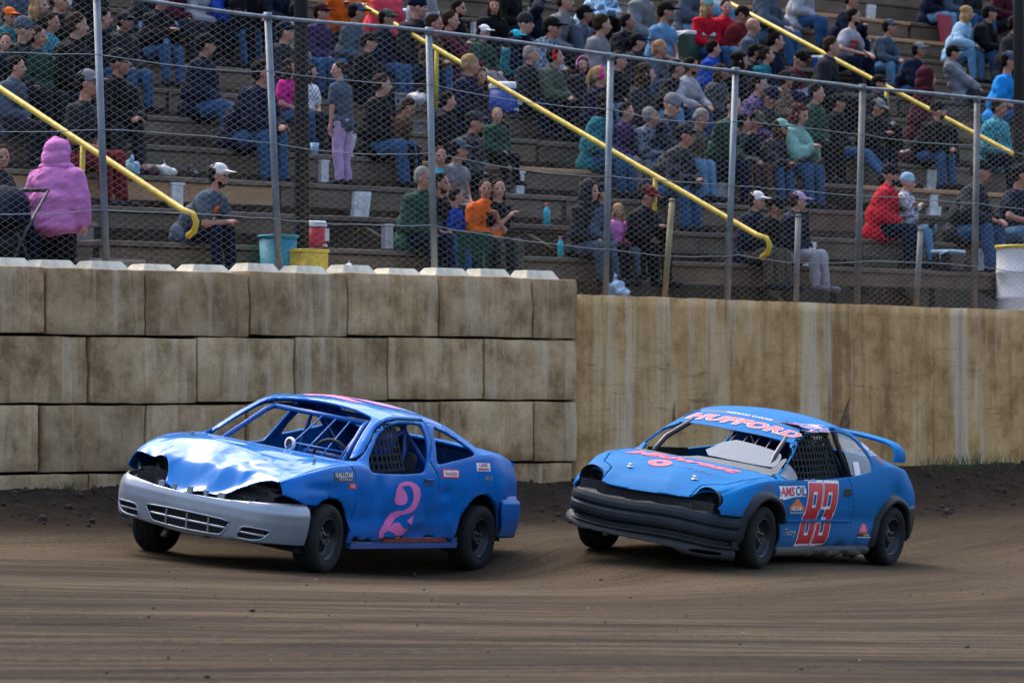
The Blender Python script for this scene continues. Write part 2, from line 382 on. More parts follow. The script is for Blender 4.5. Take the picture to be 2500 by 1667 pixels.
def slab(name, ta, tb, za, zb, seed):
    nxs, nzs = int((tb - ta) / .12) + 1, 22; V = []; F = []
    for side in (0, 1):
        for j in range(nzs + 1):
            for i in range(nxs + 1):
                u = i / nxs; x = ta + (tb - ta) * u; top = za + (zb - za) * u; z = -1.3 + (top + 1.3) * j / nzs
                k = float(vnoise(np.array(x * 2.1), np.array(z * 2.1), seed)) - .5; k2 = float(vnoise(np.array(x * 9.), np.array(z * 9.), seed + 1)) - .5
                rag = .05 * float(vnoise(np.array(z * 7.), np.array(0.), 5)) if (i == 0 and ta == t0) else 0
                zz = z + (.012 * k2 if j == nzs else 0)
                V.append((x - t0 + rag, (.012 * k + .007 * k2 if side == 0 else .34), zz + 1.3))
    N = (nxs + 1) * (nzs + 1); w_ = nxs + 1
    for j in range(nzs):
        for i in range(nxs):
            a = j * w_ + i; F.append((a, a + 1, a + 1 + w_, a + w_)); a += N; F.append((a, a + w_, a + 1 + w_, a + 1))
    for i in range(nxs): a = nzs * w_ + i; F.append((a, a + 1, a + 1 + N, a + N))
    for j in range(nzs):
        a = j * w_; F.append((a + w_, a + w_ + N, a + N, a)); a = j * w_ + nxs; F.append((a, a + N, a + w_ + N, a + w_))
    return obj('wall_panel', mesh(name, V, F, nw.m, True), cw)
tj = wall_t(2359, .1)[0]
slab('wall_panel', t0, tj - .006, 1.086, 1.045, 3); slab('wall_panel', tj + .006, tj + 9, 1.045, 1.0, 8)
# dirt packed into the gap between the two walls
mb = MB(); te = wall_t(1410)[0]
for i in range(26):
    z = -1.0 + 2.1 * i / 25; mb.add((_iv * (np.array([.07, .09, .07]) * random.uniform(.7, 1.4))).tolist(), _if) if False else None
    vv = _iv * (np.array([.055, .10, .075]) * random.uniform(.7, 1.3)) ; p = wp(te + .03 + random.uniform(-.015, .015), .16, z)
    mb.add((vv + np.array(p[:])).tolist(), _if)
o = mb.build('packed_soil', flat('wall_gap_soil', (.10, .078, .055), .95, var=.4, scale=20), None, True); o['kind'] = 'stuff'; o['label'] = 'crumbly soil packed into the gap between block wall and poured wall'
# walkway behind the walls and dim ground under the stand
mb = MB(); mb.box((8, 20, -.35 + CAM_H), (60, 40, 2.5))
o = mb.build('walkway_ground', flat('walkway_dirt', (.085, .078, .072), .95, var=.3, scale=3), None); o['kind'] = 'structure'
o.rotation_euler = (0, 0, WALL_RZ); _p = wp(0, .62, 0); o.location = (_p.x, _p.y, 0)
o['label'] = 'grey packed earth walkway behind the track walls'

M_STAIN = flat('sooty_stain', (.15, .09, .048), .95, var=.4, scale=18)
for (pts) in ([(1659, 1055), (1669, 1055), (1666, 1010), (1665, 975), (1662, 1010)], [(2066, 1062), (2088, 1062), (2092, 1030), (2088, 1000), (2092, 968), (2084, 985), (2070, 1030)]):
    V = []
    for (a, b) in pts: t_, Y_ = wall_t(a, .08); V.append((t_ - t0, -.013, px_z(b, Y_) + 1.3))
    obj('stain', mesh('stain', V, [tuple(range(len(V)))], M_STAIN), cw)
# ------------------------------------------------------------------ grandstand: timber treads, one above the other
RISE, RUN, Q1, Z1, TIERS = .37, .80, 1.2, 1.51, 16
AISLES = (2.55, 10.5, 18.5)
def wood(name, cols, sc=1.0):
    n = NT(name); c = n.coord('Object', (1.2 * sc, 14 * sc, 14 * sc))
    oi = n.rand(); cb = n.node('ShaderNodeCombineXYZ')
    for i, k in enumerate((13.0, 29.0, 7.0)): n.L(n.math('MULTIPLY', oi, k), cb.inputs[i])
    ad = n.node('ShaderNodeVectorMath', operation='ADD'); n.L(c, ad.inputs[0]); n.L(cb.outputs[0], ad.inputs[1])
    g = n.noise(ad.outputs[0], 2.2, 6, .65); blot = n.noise(n.geo(), 2.6, 4)
    col = n.ramp(g, [(.28, cols[0]), (.5, cols[1]), (.75, cols[2])])
    col = n.mix(n.math('MULTIPLY', oi, .6), col, cols[3]); col = n.mix(n.ramp(blot, [(.4, 0), (.7, .6)]), col, cols[0])
    n.base(col); n.set(Roughness=.9, Specular_IOR_Level=.2); n.bump(g, .4, .01); return n.m
M_SEAT = wood('seat_wood', ((.065, .052, .041), (.135, .112, .088), (.21, .178, .145), (.095, .085, .075)))
M_RISER = wood('riser_wood', ((.075, .054, .037), (.16, .122, .086), (.24, .19, .14), (.10, .083, .066)))
M_NEWWOOD = wood('new_lumber', ((.26, .15, .08), (.38, .24, .13), (.45, .30, .17), (.34, .2, .11)))
M_WHITE = flat('chipped_white_paint', (.55, .57, .58), .8, var=.35, scale=14)
M_GREYBOX = flat('grey_step_timber', (.20, .195, .19), .9, var=.25, scale=8)
gs = thing('grandstand', 'stepped timber grandstand full of spectators behind the fence', 'grandstand', wp(0, Q1, Z1 - .61), WALL_RZ)
ZB = .61                            # local z of tier 1's tread top above the walkway
def board(name, t0, t1, q, z, dq, dz, mat, tilt=0.0):
    """one board of its own: centre at q, top at z (grandstand frame)"""
    L = t1 - t0; key = (round(L, 1), dq, dz)
    me = BOARDS.get(key)
    if me is None:
        L0 = key[0]; mb = MB(); mb.box((0, 0, 0), (L0, dq, dz)); me = mesh(name, mb.V, mb.F, mat)
        bm = bmesh.new(); bm.from_mesh(me); bmesh.ops.bevel(bm, geom=bm.edges[:], offset=.006, segments=1, affect='EDGES'); bm.to_mesh(me); bm.free()
        BOARDS[key] = me
    o = obj(name, me, gs, ((t0 + t1) / 2, q, z - dz / 2), (0, tilt, 0), (L / key[0], 1, 1))
    if mat is not me.materials[0]:
        o.material_slots[0].link = 'OBJECT'; o.material_slots[0].material = mat
    return o
BOARDS = {}
rb = random.Random(5)
sup = MB(); sup.box((0, 0, -.12), (.13, .06, .24)); sup.box((0, -.004, -.012), (.16, .07, .024))
SUP = mesh('support', sup.V, sup.F, M_WHITE)
sup2 = MB(); sup2.prism([(-.12, 0), (.12, 0), (.07, -.29), (-.14, -.29)], -.03, .03, lambda a, b, h: (a, h, b)); SUP2 = mesh('support', sup2.V, sup2.F, M_WHITE)
for k in range(TIERS):
    q, z = RUN * k, ZB + RISE * k
    ta, tb = -5.5 - .2 * k, 24 + .75 * k
    brk = [ta]; x = ta + rb.uniform(1.5, 4)
    while x < tb - 1.5: brk.append(x); x += rb.uniform(3.4, 4.9)
    brk.append(tb)
    for a, b in zip(brk[:-1], brk[1:]):
        new = rb.random() < .05
        board('seat_plank', a + .006, b - .006, q + .14 + rb.uniform(-.008, .008), z + rb.uniform(-.006, .006), .28, .05, M_NEWWOOD if new else M_SEAT, rb.uniform(-.0025, .0025))
        board('back_plank', a + .01, b - .01, q + .45, z - .02 + rb.uniform(-.004, .004), .24, .045, M_SEAT)
        if rb.random() < .93:
            hgt = .19 if rb.random() < .75 else .15
            board('riser_board', a + rb.uniform(.01, .05), b - rb.uniform(.01, .05), q + .045 + rb.uniform(-.01, .01), z - .058, .035, hgt, M_NEWWOOD if rb.random() < .04 else M_RISER, rb.uniform(-.003, .003))
        # second thin tread edge seen in the gap under the risers
    x = ta + rb.uniform(0, 2)
    while x < tb:
        if k > 0:
            obj('support', SUP if rb.random() < .6 else SUP2, gs, (x, q - .03 + rb.uniform(-.02, .02) + .06, z - .055), (0, 0, rb.uniform(-.1, .1)), (rb.uniform(.8, 1.15), 1, rb.uniform(.95, 1.08)))
        x += rb.uniform(2.4, 4.2)
    for a in AISLES:                # half steps in the aisles
        if k < 12 and rb.random() < .55:
            st = obj('step_box', None if False else STEP if 'STEP' in globals() else globals().setdefault('STEP', mesh('step_box', *(lambda m: (m.V, m.F))(MB().box((0, 0, 0), (.62, .34, .15)).box((0, -.01, .085), (.66, .38, .03))), M_GREYBOX)), gs, (a - .55 + rb.uniform(-.05, .05), q - .20, z - .37 + .075 + .01), (0, 0, rb.uniform(-.03, .03)))
for t in np.arange(-5, 34, 2.4):    # sloping stringers that carry the treads
    mb = MB(); L = math.hypot(RUN, RISE) * TIERS; an = math.atan2(RISE, RUN)
    R = Matrix.Rotation(an, 3, 'X'); mb.box((float(t), RUN * TIERS / 2 + .2, ZB + RISE * TIERS / 2 - .50), (.07, L, .26), 0, R)
    mb.box((float(t), RUN * TIERS * .5, (ZB + RISE * TIERS * .5 - .5) / 2), (.14, .14, ZB + RISE * TIERS * .5 - .5)); mb.box((float(t), RUN * TIERS * .92, (ZB + RISE * TIERS * .92 - .5) / 2), (.14, .14, ZB + RISE * TIERS * .92 - .5))
    mb.build('stringer', M_RISER, gs)
mb = MB(); mb.box((13, RUN * TIERS + .6, (ZB + RISE * TIERS) / 2 - .2), (46, .1, ZB + RISE * TIERS + .2)); mb.build('back_wall', M_RISER, gs)

# ------------------------------------------------------------------ yellow handrails down the aisles
M_YEL = flat('yellow_paint', (.46, .34, .025), .5, var=.25, scale=10)
_rl = ['yellow pipe handrail beside the pink hooded spectator, hooked at its lower end', 'yellow pipe handrail whose hooked end stops above the bench of three capped spectators',
       'yellow pipe handrail sloping past the spectator in the grey printed tee']
def handrail(t, lab, q0=.5, z0=1.76, top=11.2, posts=(1.55, 5.0, 8.5)):
    h = thing('handrail', lab, 'handrail', wp(t, q0, .9), WALL_RZ, 'yellow aisle handrails')
    sl = RISE / RUN; b = z0 - .9
    P = [(0, -.02, b - .22), (0, -.11, b - .17), (0, -.14, b - .09), (0, -.09, b - .015)] + [(0, q_, b + sl * q_) for q_ in (.05, .4, top / 2, top)]
    mb = MB(); mb.tube(P, .030, 12); mb.build('rail', M_YEL, h, True)
    for p in posts:
        mb = MB(); zb = (Z1 - .9) + RISE * math.floor(max(0, p + q0 - Q1) / RUN + .02); mb.tube([(0, p, zb), (0, p - .02, b + sl * p)], .026, 10); mb.build('post', M_YEL, h, True)
for t, l in zip(AISLES, _rl): handrail(t, l)

# ------------------------------------------------------------------ chain-link fence on the wall
n = NT('galvanised_steel'); c = n.geo((1, 1, .4)); f_ = n.noise(c, 9, 5)
n.base(n.ramp(f_, [(.3, (.13, .155, .175)), (.7, (.25, .29, .32))])); n.set(Roughness=.5, Metallic=.35); M_GALV = n.m
M_WIRE = flat('fence_wire', (.20, .225, .24), .6, .3, var=.2)
M_DARKPOST = flat('weathered_post', (.15, .15, .145), .75, .1, var=.3)
QF = .45
posts = [(-180, 640, -230, -35), (260, 643, 236, -12), (682, 657, 654, 40), (1061, 668, 1047, 76), (1478, 704, 1491, 138), (1775, 724, 1796, 173), (2092, 735, 2106, 214), (2379, 750, 2386, 243), (2690, 765, 2700, 272)]
fn = thing('chain_link_fence', 'tall chain-link fence on galvanised posts along the top of the track walls', 'fence', wp(0, QF, 1.0), WALL_RZ)
tops = []
for (xb, yb, xt, yt) in posts:
    tb_, Yb = wall_t(xb, QF); tt_, Yt = wall_t(xt, QF); zb_ = px_z(yb, Yb) - .06; zt_ = px_z(yt, Yt)
    if xb > 1450: zb_ = min(zb_, 1.02)
    mb = MB(); dark = xb > 1990
    mb.tube([(tb_, 0, zb_ - 1.0), (tt_, 0, zt_ - 1.0 - .02)], .034 if not dark else .036, 12); mb.tube([(tt_, 0, zt_ - 1.04), (tt_, 0, zt_ - .965)], .041, 12)
    mb.build('post', M_DARKPOST if dark else M_GALV, fn, True); tops.append((tt_, zt_, tb_, zb_))
mb = MB(); rail = []
for i in range(len(tops) - 1):
    for u in np.linspace(0, 1, 6)[:-1]:
        rail.append((tops[i][0] * (1 - u) + tops[i + 1][0] * u, -.01, tops[i][1] * (1 - u) + tops[i + 1][1] * u - 1.0 + .012 * math.sin(u * 3.1 + i * 2)))
rail.append((tops[-1][0], -.01, tops[-1][1] - 1.0)); mb.tube(rail, .019, 10); mb.build('top_rail', M_GALV, fn, True)
for (xb, yb, xt, yt, dk) in ((1622, 722, 1641, 492, 0), (1943, 735, 1949, 530, 1), (2236, 745, 2248, 563, 1)):     # short posts bolted to the poured wall
    tb_, Yb = wall_t(xb, QF - .06); tt_, Yt = wall_t(xt, QF - .06); mb = MB()
    mb.tube([(tb_, -.06, px_z(yb, Yb) - 1.0 - .05), (tt_, -.06, px_z(yt, Yt) - 1.0)], .032, 12); mb.tube([(tt_, -.06, px_z(yt, Yt) - 1.0), (tt_, -.06, px_z(yt, Yt) - .97)], [.037, .025], 12); mb.build('short_post', M_DARKPOST if dk else flat('yellowed_post', (.19, .165, .09), .7, var=.3), fn, True)
def ztop(t): return float(np.interp(t, [a[0] for a in tops], [a[1] for a in tops])) - 1.0
def zbot(t): return float(np.interp(t, [a[2] for a in tops], [a[3] for a in tops])) - 1.0 + .05
rw = random.Random(9)
for frac in (.22, .50, .80):          # tension wires between the posts, a little slack
    P = []
    for i in range(len(tops) - 1):
        sag = rw.uniform(-.02, .07)
        for u in np.linspace(0, 1, 9)[:-1]:
            t = tops[i][0] * (1 - u) + tops[i + 1][0] * u; zz = ztop(t) * (1 - frac) + zbot(t) * frac
            P.append((t, -.035, zz - sag * 4 * u * (1 - u) + rw.uniform(-.006, .006)))
    mb = MB(); mb.tube(P, .0048, 5); mb.build('tension_wire', M_GALV, fn, True)
# the woven mesh
p_ = .062; tA, tB = tops[0][0], tops[-1][0]; nW = int((tB - tA) / p_)
VV = []; FF = []; rr = .0021; base = 0
ang = [(math.cos(a) * rr, math.sin(a) * rr) for a in (0, 2.094, 4.189)]
for i in range(nW):
    tc = tA + (i + .5) * p_; z0_, z1_ = zbot(tc) - .02, ztop(tc) + .035; ns = int((z1_ - z0_) / (p_ / 2)); s0 = 1 if i % 2 else -1
    wob = .014 * math.sin(tc * 1.7)
    for j in range(ns + 1):
        zc = z0_ + j * p_ / 2; s_ = 1 if (i + j) % 2 else -1
        tcc = tc + s_ * p_ * .50; qq = -.045 + .004 * s_ + wob * math.sin((zc - z0_) * 1.6)
        for (a, b) in ang: VV.append((tcc + a, qq + b, zc))
    for j in range(ns):
        for e in range(3):
            a = base + j * 3 + e; b = base + j * 3 + (e + 1) % 3; FF.append((a, b, b + 3, a + 3))
    base += (ns + 1) * 3
o = obj('wire_mesh', mesh('wire_mesh', VV, FF, M_WIRE, True), fn); o['kind'] = 'stuff'
# ------------------------------------------------------------------ dark light poles rising from the walkway
M_POLE = flat('dark_pole_paint', (.007, .009, .011), .6, var=.3)
def pole(px, q, r, lab):
    t, Y = wall_t(px, q); h = thing('light_pole', lab, 'pole', wp(t, q, .9), WALL_RZ, 'light poles behind the fence')
    mb = MB(); mb.tube([(0, 0, 0), (-.03, 0, 5.0), (-.05, 0, 11)], [r, r * .95, r * .85], 16); mb.build('shaft', M_POLE, h, True)
    mb = MB(); mb.box((0, 0, .02), (r * 3.4, r * 3.4, .04)); mb.build('base_plate', M_POLE, h)
    mb = MB(); mb.box((-.05, -.25, 10.8), (1.8, .12, .12)); mb.build('cross_arm', M_POLE, h)
    for s in (-.7, 0, .7):
        mb = MB(); mb.tube([(s - .05, -.30, 10.9), (s - .05, -.62, 10.72)], [.11, .24], 14); mb.build('lamp_head', M_POLE, h, True)
pole(738, .95, .070, 'dark metal light pole rising beside the teal bin and yellow box'); pole(2490, 2.6, .070, 'dark metal light pole beside the spectator in the bright blue tee')
# ------------------------------------------------------------------ car tools
def hermite(keys):
    """smooth curve through (x, value) keys (monotone-ish cubic)"""
    k = np.array(sorted(keys), float); x, y = k[:, 0], k[:, 1]; h = np.diff(x); d = np.diff(y) / h
    m = np.zeros(len(x)); m[0] = d[0]; m[-1] = d[-1]
    for i in range(1, len(x) - 1):
        m[i] = 0 if d[i - 1] * d[i] <= 0 else 2 * d[i - 1] * d[i] / (d[i - 1] + d[i])
    def f(q):
        q = np.clip(np.asarray(q, float), x[0], x[-1]); i = np.clip(np.searchsorted(x, q) - 1, 0, len(h) - 1); t = (q - x[i]) / h[i]
        return (2 * t**3 - 3 * t**2 + 1) * y[i] + (t**3 - 2 * t**2 + t) * h[i] * m[i] + (-2 * t**3 + 3 * t**2) * y[i + 1] + (t**3 - t**2) * h[i] * m[i + 1]
    return f
def chaikin(P, n=2, closed=True):
    P = [np.array(p, float) for p in P]
    for _ in range(n):
        Q = []; m = len(P)
        for i in range(m if closed else m - 1):
            a, b = P[i], P[(i + 1) % m]; Q += [a * .75 + b * .25, a * .25 + b * .75]
        P = Q
    return [tuple(p) for p in P]
def sdf(poly, A, B):
    """signed distance (positive inside) of points (A, B) to a closed polygon"""
    P = np.array(poly, float); a = P; b = np.roll(P, -1, 0); d = np.full(A.shape, 1e9); ins = np.zeros(A.shape, bool)
    for (x0, y0), (x1, y1) in zip(a, b):
        ex, ey = x1 - x0, y1 - y0; L = ex * ex + ey * ey + 1e-12
        t = np.clip(((A - x0) * ex + (B - y0) * ey) / L, 0, 1); d = np.minimum(d, (A - x0 - t * ex) ** 2 + (B - y0 - t * ey) ** 2)
        if y1 != y0:
            c = ((y0 > B) != (y1 > B)) & (A < (x1 - x0) * (B - y0) / (y1 - y0) + x0); ins ^= c
    return np.where(ins, 1, -1) * np.sqrt(d)
class Surf:
    """polygon surface that can be cut along the zero line of a function of its vertices"""
    def __init__(s, V, F): s.V = np.asarray(V, float); s.F = F
    def cut(s, f, gap=0.0):
        """-> (inside, outside) of f(V) > 0, leaving out a strip of half-width gap"""
        v = f(s.V); return s._keep(v - gap), s._keep(-v - gap)
    def _keep(s, val):
        if not len(s.F): return Surf(s.V[:0], [])
        pos = val > 0; out = []; newV = []; cache = {}; nV = len(s.V)
        for fc in s.F:
            c = [pos[i] for i in fc]
            if all(c): out.append(fc); continue
            if not any(c): continue
            pl = []
            for k, i in enumerate(fc):
                j = fc[(k + 1) % len(fc)]
                if pos[i]: pl.append(i)
                if pos[i] != pos[j]:
                    e = (i, j) if i < j else (j, i)
                    if e not in cache:
                        t = val[e[0]] / (val[e[0]] - val[e[1]]); cache[e] = nV + len(newV); newV.append(s.V[e[0]] * (1 - t) + s.V[e[1]] * t)
                    pl.append(cache[e])
            if len(pl) > 2: out.append(tuple(pl))
        V = np.vstack([s.V] + ([np.array(newV)] if newV else []))
        used = sorted({i for f in out for i in f}); mp = {u: k for k, u in enumerate(used)}
        return Surf(V[used], [tuple(mp[i] for i in f) for f in out])
    def part(s, name, mat, car, thick=.012, T=None, crease=0):
        if not len(s.F): return None
        V = s.V[:, :3]
        if T is not None: V = shorten(V) @ T[0].T + T[1]
        me = mesh(name, V, s.F, mat, True)
        if sum((p.normal.dot(Vector((p.center.x * .35, p.center.y, p.center.z - .5)))) * p.area for p in me.polygons) < 0: me.flip_normals()
        if crease: shade_auto(me, crease)
        o = obj(name, me, car)
        if thick:
            m = o.modifiers.new('solid', 'SOLIDIFY'); m.thickness = thick; m.offset = -1; m.use_rim = True
        return o
def join(a, b):
    n = len(a.V); return Surf(np.vstack([a.V, b.V]), list(a.F) + [tuple(i + n for i in f) for f in b.F])
TH = math.radians(-4.0)             # body roll on its springs
RT = np.array([[1, 0, 0], [0, math.cos(TH), -math.sin(TH)], [0, math.sin(TH), math.cos(TH)]])
PIV = np.array([0, 0, .45]); ROLL = (RT, PIV - RT @ PIV)
NOSE = [1.45, .86]
def shorten(V):
    V = np.array(V, float); m = V[:, 0] > NOSE[0]; V[m, 0] = NOSE[0] + (V[m, 0] - NOSE[0]) * NOSE[1]; return V
def rolled(V): return shorten(V) @ ROLL[0].T + ROLL[1]
class RMB(MB):
    """MB whose shapes ride on the rolled body"""
    def build(s, name, mats, parent=None, smooth=False, bevel=0):
        s.V = [tuple(v) for v in rolled(s.V)] if s.V else s.V; return MB.build(s, name, mats, parent, smooth, bevel)
class Body:
    def __init__(s, c, x0, x1, dx=.014):
        xs = np.arange(x0, x1 + 1e-6, dx); rows = []
        zb, ys, zm, yb, zbelt, yr, zr, zt = [c[k](xs) for k in ('zb', 'ys', 'zm', 'yb', 'zbelt', 'yr', 'zr', 'zt')]
        def put(y, z, v): rows.append((y, z, np.full_like(xs, v)))
        n1, n2, n3 = 22, 12, 30
        for i in range(n1):                         # sill to belt: flat flank with a tucked sill and a rounded shoulder
            u = i / n1; z = zb + (zbelt - zb) * u
            y = ys - (ys - yb) * np.clip((z - zm) / (zbelt - zm), 0, 1) ** 2.2 - .055 * np.clip((zb + .16 - z) / .16, 0, 1) ** 2 - .012 * np.exp(-((z - zm + .08) / .05) ** 2)
            put(y, z, u)
        for i in range(n2):                         # belt to roof rail, slightly bowed
            u = i / n2; put(yb + (yr - yb) * u + .022 * np.sin(math.pi * u) * np.clip((zr - zbelt) / .3, 0, 1), zbelt + (zr - zbelt) * u, 1 + u)
        for i in range(n3 + 1):                     # rail to centre line
            u = i / n3; e = 1 - u; put(yr * e, zr + (zt - zr) * (1 - e ** 2.3), 2 + u)
        Y = np.array([r[0] for r in rows]); Z = np.array([r[1] for r in rows]); Vv = np.array([r[2] for r in rows])
        Y = np.vstack([Y, -Y[-2::-1]]); Z = np.vstack([Z, Z[-2::-1]]); Vv = np.vstack([Vv, Vv[-2::-1]])
        X = np.tile(xs, (len(Y), 1)); nr, nc = X.shape
        V = np.stack([X, Y, Z, Vv], -1).reshape(-1, 4)
        F = [(r * nc + k, r * nc + k + 1, (r + 1) * nc + k + 1, (r + 1) * nc + k) for r in range(nr - 1) for k in range(nc - 1)]
        s.s = Surf(V, F)
def facets(A, B, seed, n, sc, x0, x1, y0, y1):
    """crumpled sheet metal: lower envelope of cones, a net of sharp creases"""
    r = np.random.RandomState(seed); px = r.uniform(x0, x1, n); py = r.uniform(y0, y1, n); ph = r.uniform(0, .25, n)
    d = np.min(np.hypot(A[:, None] - px, B[:, None] - py) + ph, 1); return d * sc
def folds(A, B, seed, n, amp, x0, x1, y0, y1):
    """flat facets between random points, as in folded sheet metal"""
    from mathutils.geometry import delaunay_2d_cdt
    r = np.random.RandomState(seed); P = np.c_[r.uniform(x0, x1, n), r.uniform(y0, y1, n)]; P = np.vstack([P, [(x0 - .5, y0 - .5), (x1 + .5, y0 - .5), (x1 + .5, y1 + .5), (x0 - .5, y1 + .5)]]); H = r.uniform(-1, 1, len(P)) * amp
    vs, _, fs, ov, _, _ = delaunay_2d_cdt([Vector(p) for p in P], [], [], 0, 1e-6); Z = np.zeros_like(A)
    vs = np.array([v[:] for v in vs]); hh = np.array([H[o[0]] for o in ov])
    for f in fs:
        (xa, ya), (xb, yb), (xc, yc) = vs[list(f)]; d = (yb - yc) * (xa - xc) + (xc - xb) * (ya - yc)
        if abs(d) < 1e-12: continue
        u = ((yb - yc) * (A - xc) + (xc - xb) * (B - yc)) / d; v = ((yc - ya) * (A - xc) + (xa - xc) * (B - yc)) / d; w = 1 - u - v; m = (u >= -1e-6) & (v >= -1e-6) & (w >= -1e-6)
        Z[m] = (u * hh[f[0]] + v * hh[f[1]] + w * hh[f[2]])[m]
    return Z
def bumper_surf(plan, prof, ny=90, zs=None):
    """front bumper skin: plan(y)->x of the widest line, prof(z)->set-back; wraps round the corners"""
    yy = np.sin(np.linspace(-math.pi / 2, math.pi / 2, ny)) * plan['w']; V = []; F = []
    nose = lambda y: plan['x'] - plan['bow'] * (np.abs(y) / plan['w']) ** 2.0 - plan['cor'] * np.clip((np.abs(y) / plan['w'] - .72) / .28, 0, 1) ** 2.6
    pts = [(float(nose(y)), float(y)) for y in yy]
    tail = np.linspace(0, 1, 14)[1:]
    xe, ye = pts[0]; L = [(xe + (plan['xe'] - xe) * t, -plan['w'] - .03 * math.sin(t * 1.5)) for t in tail][::-1]; xe, ye = pts[-1]
    R = [(xe + (plan['xe'] - xe) * t, plan['w'] + .03 * math.sin(t * 1.5)) for t in tail]
    pts = L + pts + R; P = np.array(pts); tg = np.gradient(P, axis=0); nrm = np.stack([tg[:, 1], -tg[:, 0]], 1); nrm /= np.linalg.norm(nrm, axis=1)[:, None]
    for z in zs:
        o = prof(z)
        for p, nn in zip(P, nrm): V.append((p[0] + nn[0] * o, p[1] + nn[1] * o, z, 0))
    m = len(P)
    for j in range(len(zs) - 1):
        for i in range(m - 1): a = j * m + i; F.append((a, a + 1, a + 1 + m, a + m))
    return Surf(np.array(V), F)
def text_poly(body, size=1.0, shear=0.0, offset=0.0, spacing=1.0):
    cu = bpy.data.curves.new('txt', 'FONT'); cu.body = body; cu.size = size; cu.shear = shear; cu.offset = offset; cu.space_character = spacing
    cu.align_x = 'CENTER'; cu.align_y = 'CENTER'; cu.fill_mode = 'FRONT'; cu.resolution_u = 3
    o = bpy.data.objects.new('txt', cu); COL.objects.link(o); dg = bpy.context.evaluated_depsgraph_get(); me = bpy.data.meshes.new_from_object(o.evaluated_get(dg))
    bpy.data.objects.remove(o); return me
def poly_mesh(polys):
    bm = bmesh.new()
    for P in polys: bm.faces.new([bm.verts.new((p[0], p[1], 0)) for p in P])
    bmesh.ops.triangulate(bm, faces=bm.faces[:]); me = bpy.data.meshes.new('poly'); bm.to_mesh(me); bm.free(); return me
def decal(name, me, mat, car, bvh, place, ray, off=.004, step=.035, sub=True):
    """press flat artwork onto the bodywork: place(a, b) -> ray start, ray -> direction (body frame)"""
    bm = bmesh.new(); bm.from_mesh(me)
    if sub:
        bb = [v.co.copy() for v in bm.verts]; mnx, mxx = min(v.x for v in bb), max(v.x for v in bb); mny, mxy = min(v.y for v in bb), max(v.y for v in bb)
        for ax, lo, hi in ((0, mnx, mxx), (1, mny, mxy)):
            for q in np.arange(lo + step, hi, step):
                co = [0, 0, 0]; no = [0, 0, 0]; co[ax] = q; no[ax] = 1
                bmesh.ops.bisect_plane(bm, geom=bm.verts[:] + bm.edges[:] + bm.faces[:], plane_co=co, plane_no=no)
    V = []; bm.verts.ensure_lookup_table(); rd = Vector(ray).normalized()
    for v in bm.verts:
        p = Vector(place(v.co.x, v.co.y)); h = bvh.ray_cast(p, rd)
        q = (h[0] - rd * off) if h[0] is not None else p + rd * .5; V.append(q)
    F = [[v.index for v in f.verts] for f in bm.faces]; bm.free()
    bpy.data.meshes.remove(me)
    return obj(name, mesh(name, rolled(np.array([v[:] for v in V])), F, mat), car)
def bvh_of(*surfs):
    V = []; F = []
    for s in surfs:
        n = len(V); V += [tuple(v[:3]) for v in s.V]; F += [tuple(i + n for i in f) for f in s.F]
    return BVHTree.FromPolygons(V, F)
def paint(name, col, rough, coat, dust, dirt_top, seed=0, scuff=.0, spec=.25):
    n = NT(name); o = n.coord('Object')
    big = n.noise(o, 3.1, 5, .6); c = n.mix(n.ramp(big, [(.3, 0), (.7, 1)]), tuple(x * .86 for x in col), tuple(min(1, x * 1.1) for x in col))
    sp = n.node('ShaderNodeSeparateXYZ'); n.L(o, sp.inputs[0])
    hz = n.math('ADD', sp.outputs[2], n.math('MULTIPLY', n.math('SUBTRACT', n.noise(o, 5, 6, .65), .5), .5))
    dm = n.ramp(hz, [(dirt_top * .45, dust), (dirt_top, dust * .12)])
    grit = n.ramp(n.noise(o, 60, 4, .7), [(.35, .35), (.65, 1)])
    dm2 = n.math('MULTIPLY', dm, grit); c = n.mix(dm2, c, (.15, .115, .08))
    if scuff:
        m = n.node('ShaderNodeMapping'); m.inputs['Scale'].default_value = (.8, 6, 30); n.L(o, m.inputs[0])
        c = n.mix(n.math('MULTIPLY', n.ramp(n.noise(m.outputs[0], 1.6, 5, .75), [(.62, 0), (.7, 1)]), scuff), c, (.10, .16, .24))
    n.base(c); n.set(Roughness=n.math('ADD', n.math('MULTIPLY', dm2, .5), rough), Coat_Weight=coat, Coat_Roughness=.10, Specular_IOR_Level=spec)
    n.bump(n.noise(o, 3.3, 3), .12, .03); return n.m
M_BLACK = flat('matt_black', (.012, .013, .015), .75, var=.3)
M_DARKBAY = flat('dark_engine_bay', (.010, .011, .014), .8, var=.5, scale=12)
M_RUBBER = NT('tyre_rubber'); _o = M_RUBBER.coord('Object'); _dn = M_RUBBER.noise(_o, 9, 5)
M_RUBBER.base(M_RUBBER.mix(M_RUBBER.ramp(_dn, [(.4, .05), (.8, .5)]), (.010, .011, .013), (.035, .031, .027))); M_RUBBER.set(Roughness=.85, Specular_IOR_Level=.25); M_RUBBER = M_RUBBER.m
M_RIM = flat('black_steel_rim', (.020, .022, .026), .45, .3, var=.4, scale=12)
M_YMARK = flat('yellow_mark', (.75, .55, .03), .6); M_LUG = flat('lug_steel', (.30, .28, .25), .4, .7)
M_NET = flat('net_webbing', (.010, .014, .016), .9); M_GLASS = None
M_WHITEV = flat('white_vinyl', (.72, .72, .74), .5, var=.1); M_REDV = flat('red_vinyl', (.55, .02, .03), .5, var=.12); M_PINKV = flat('pink_paint', (.72, .16, .42), .5, var=.1)
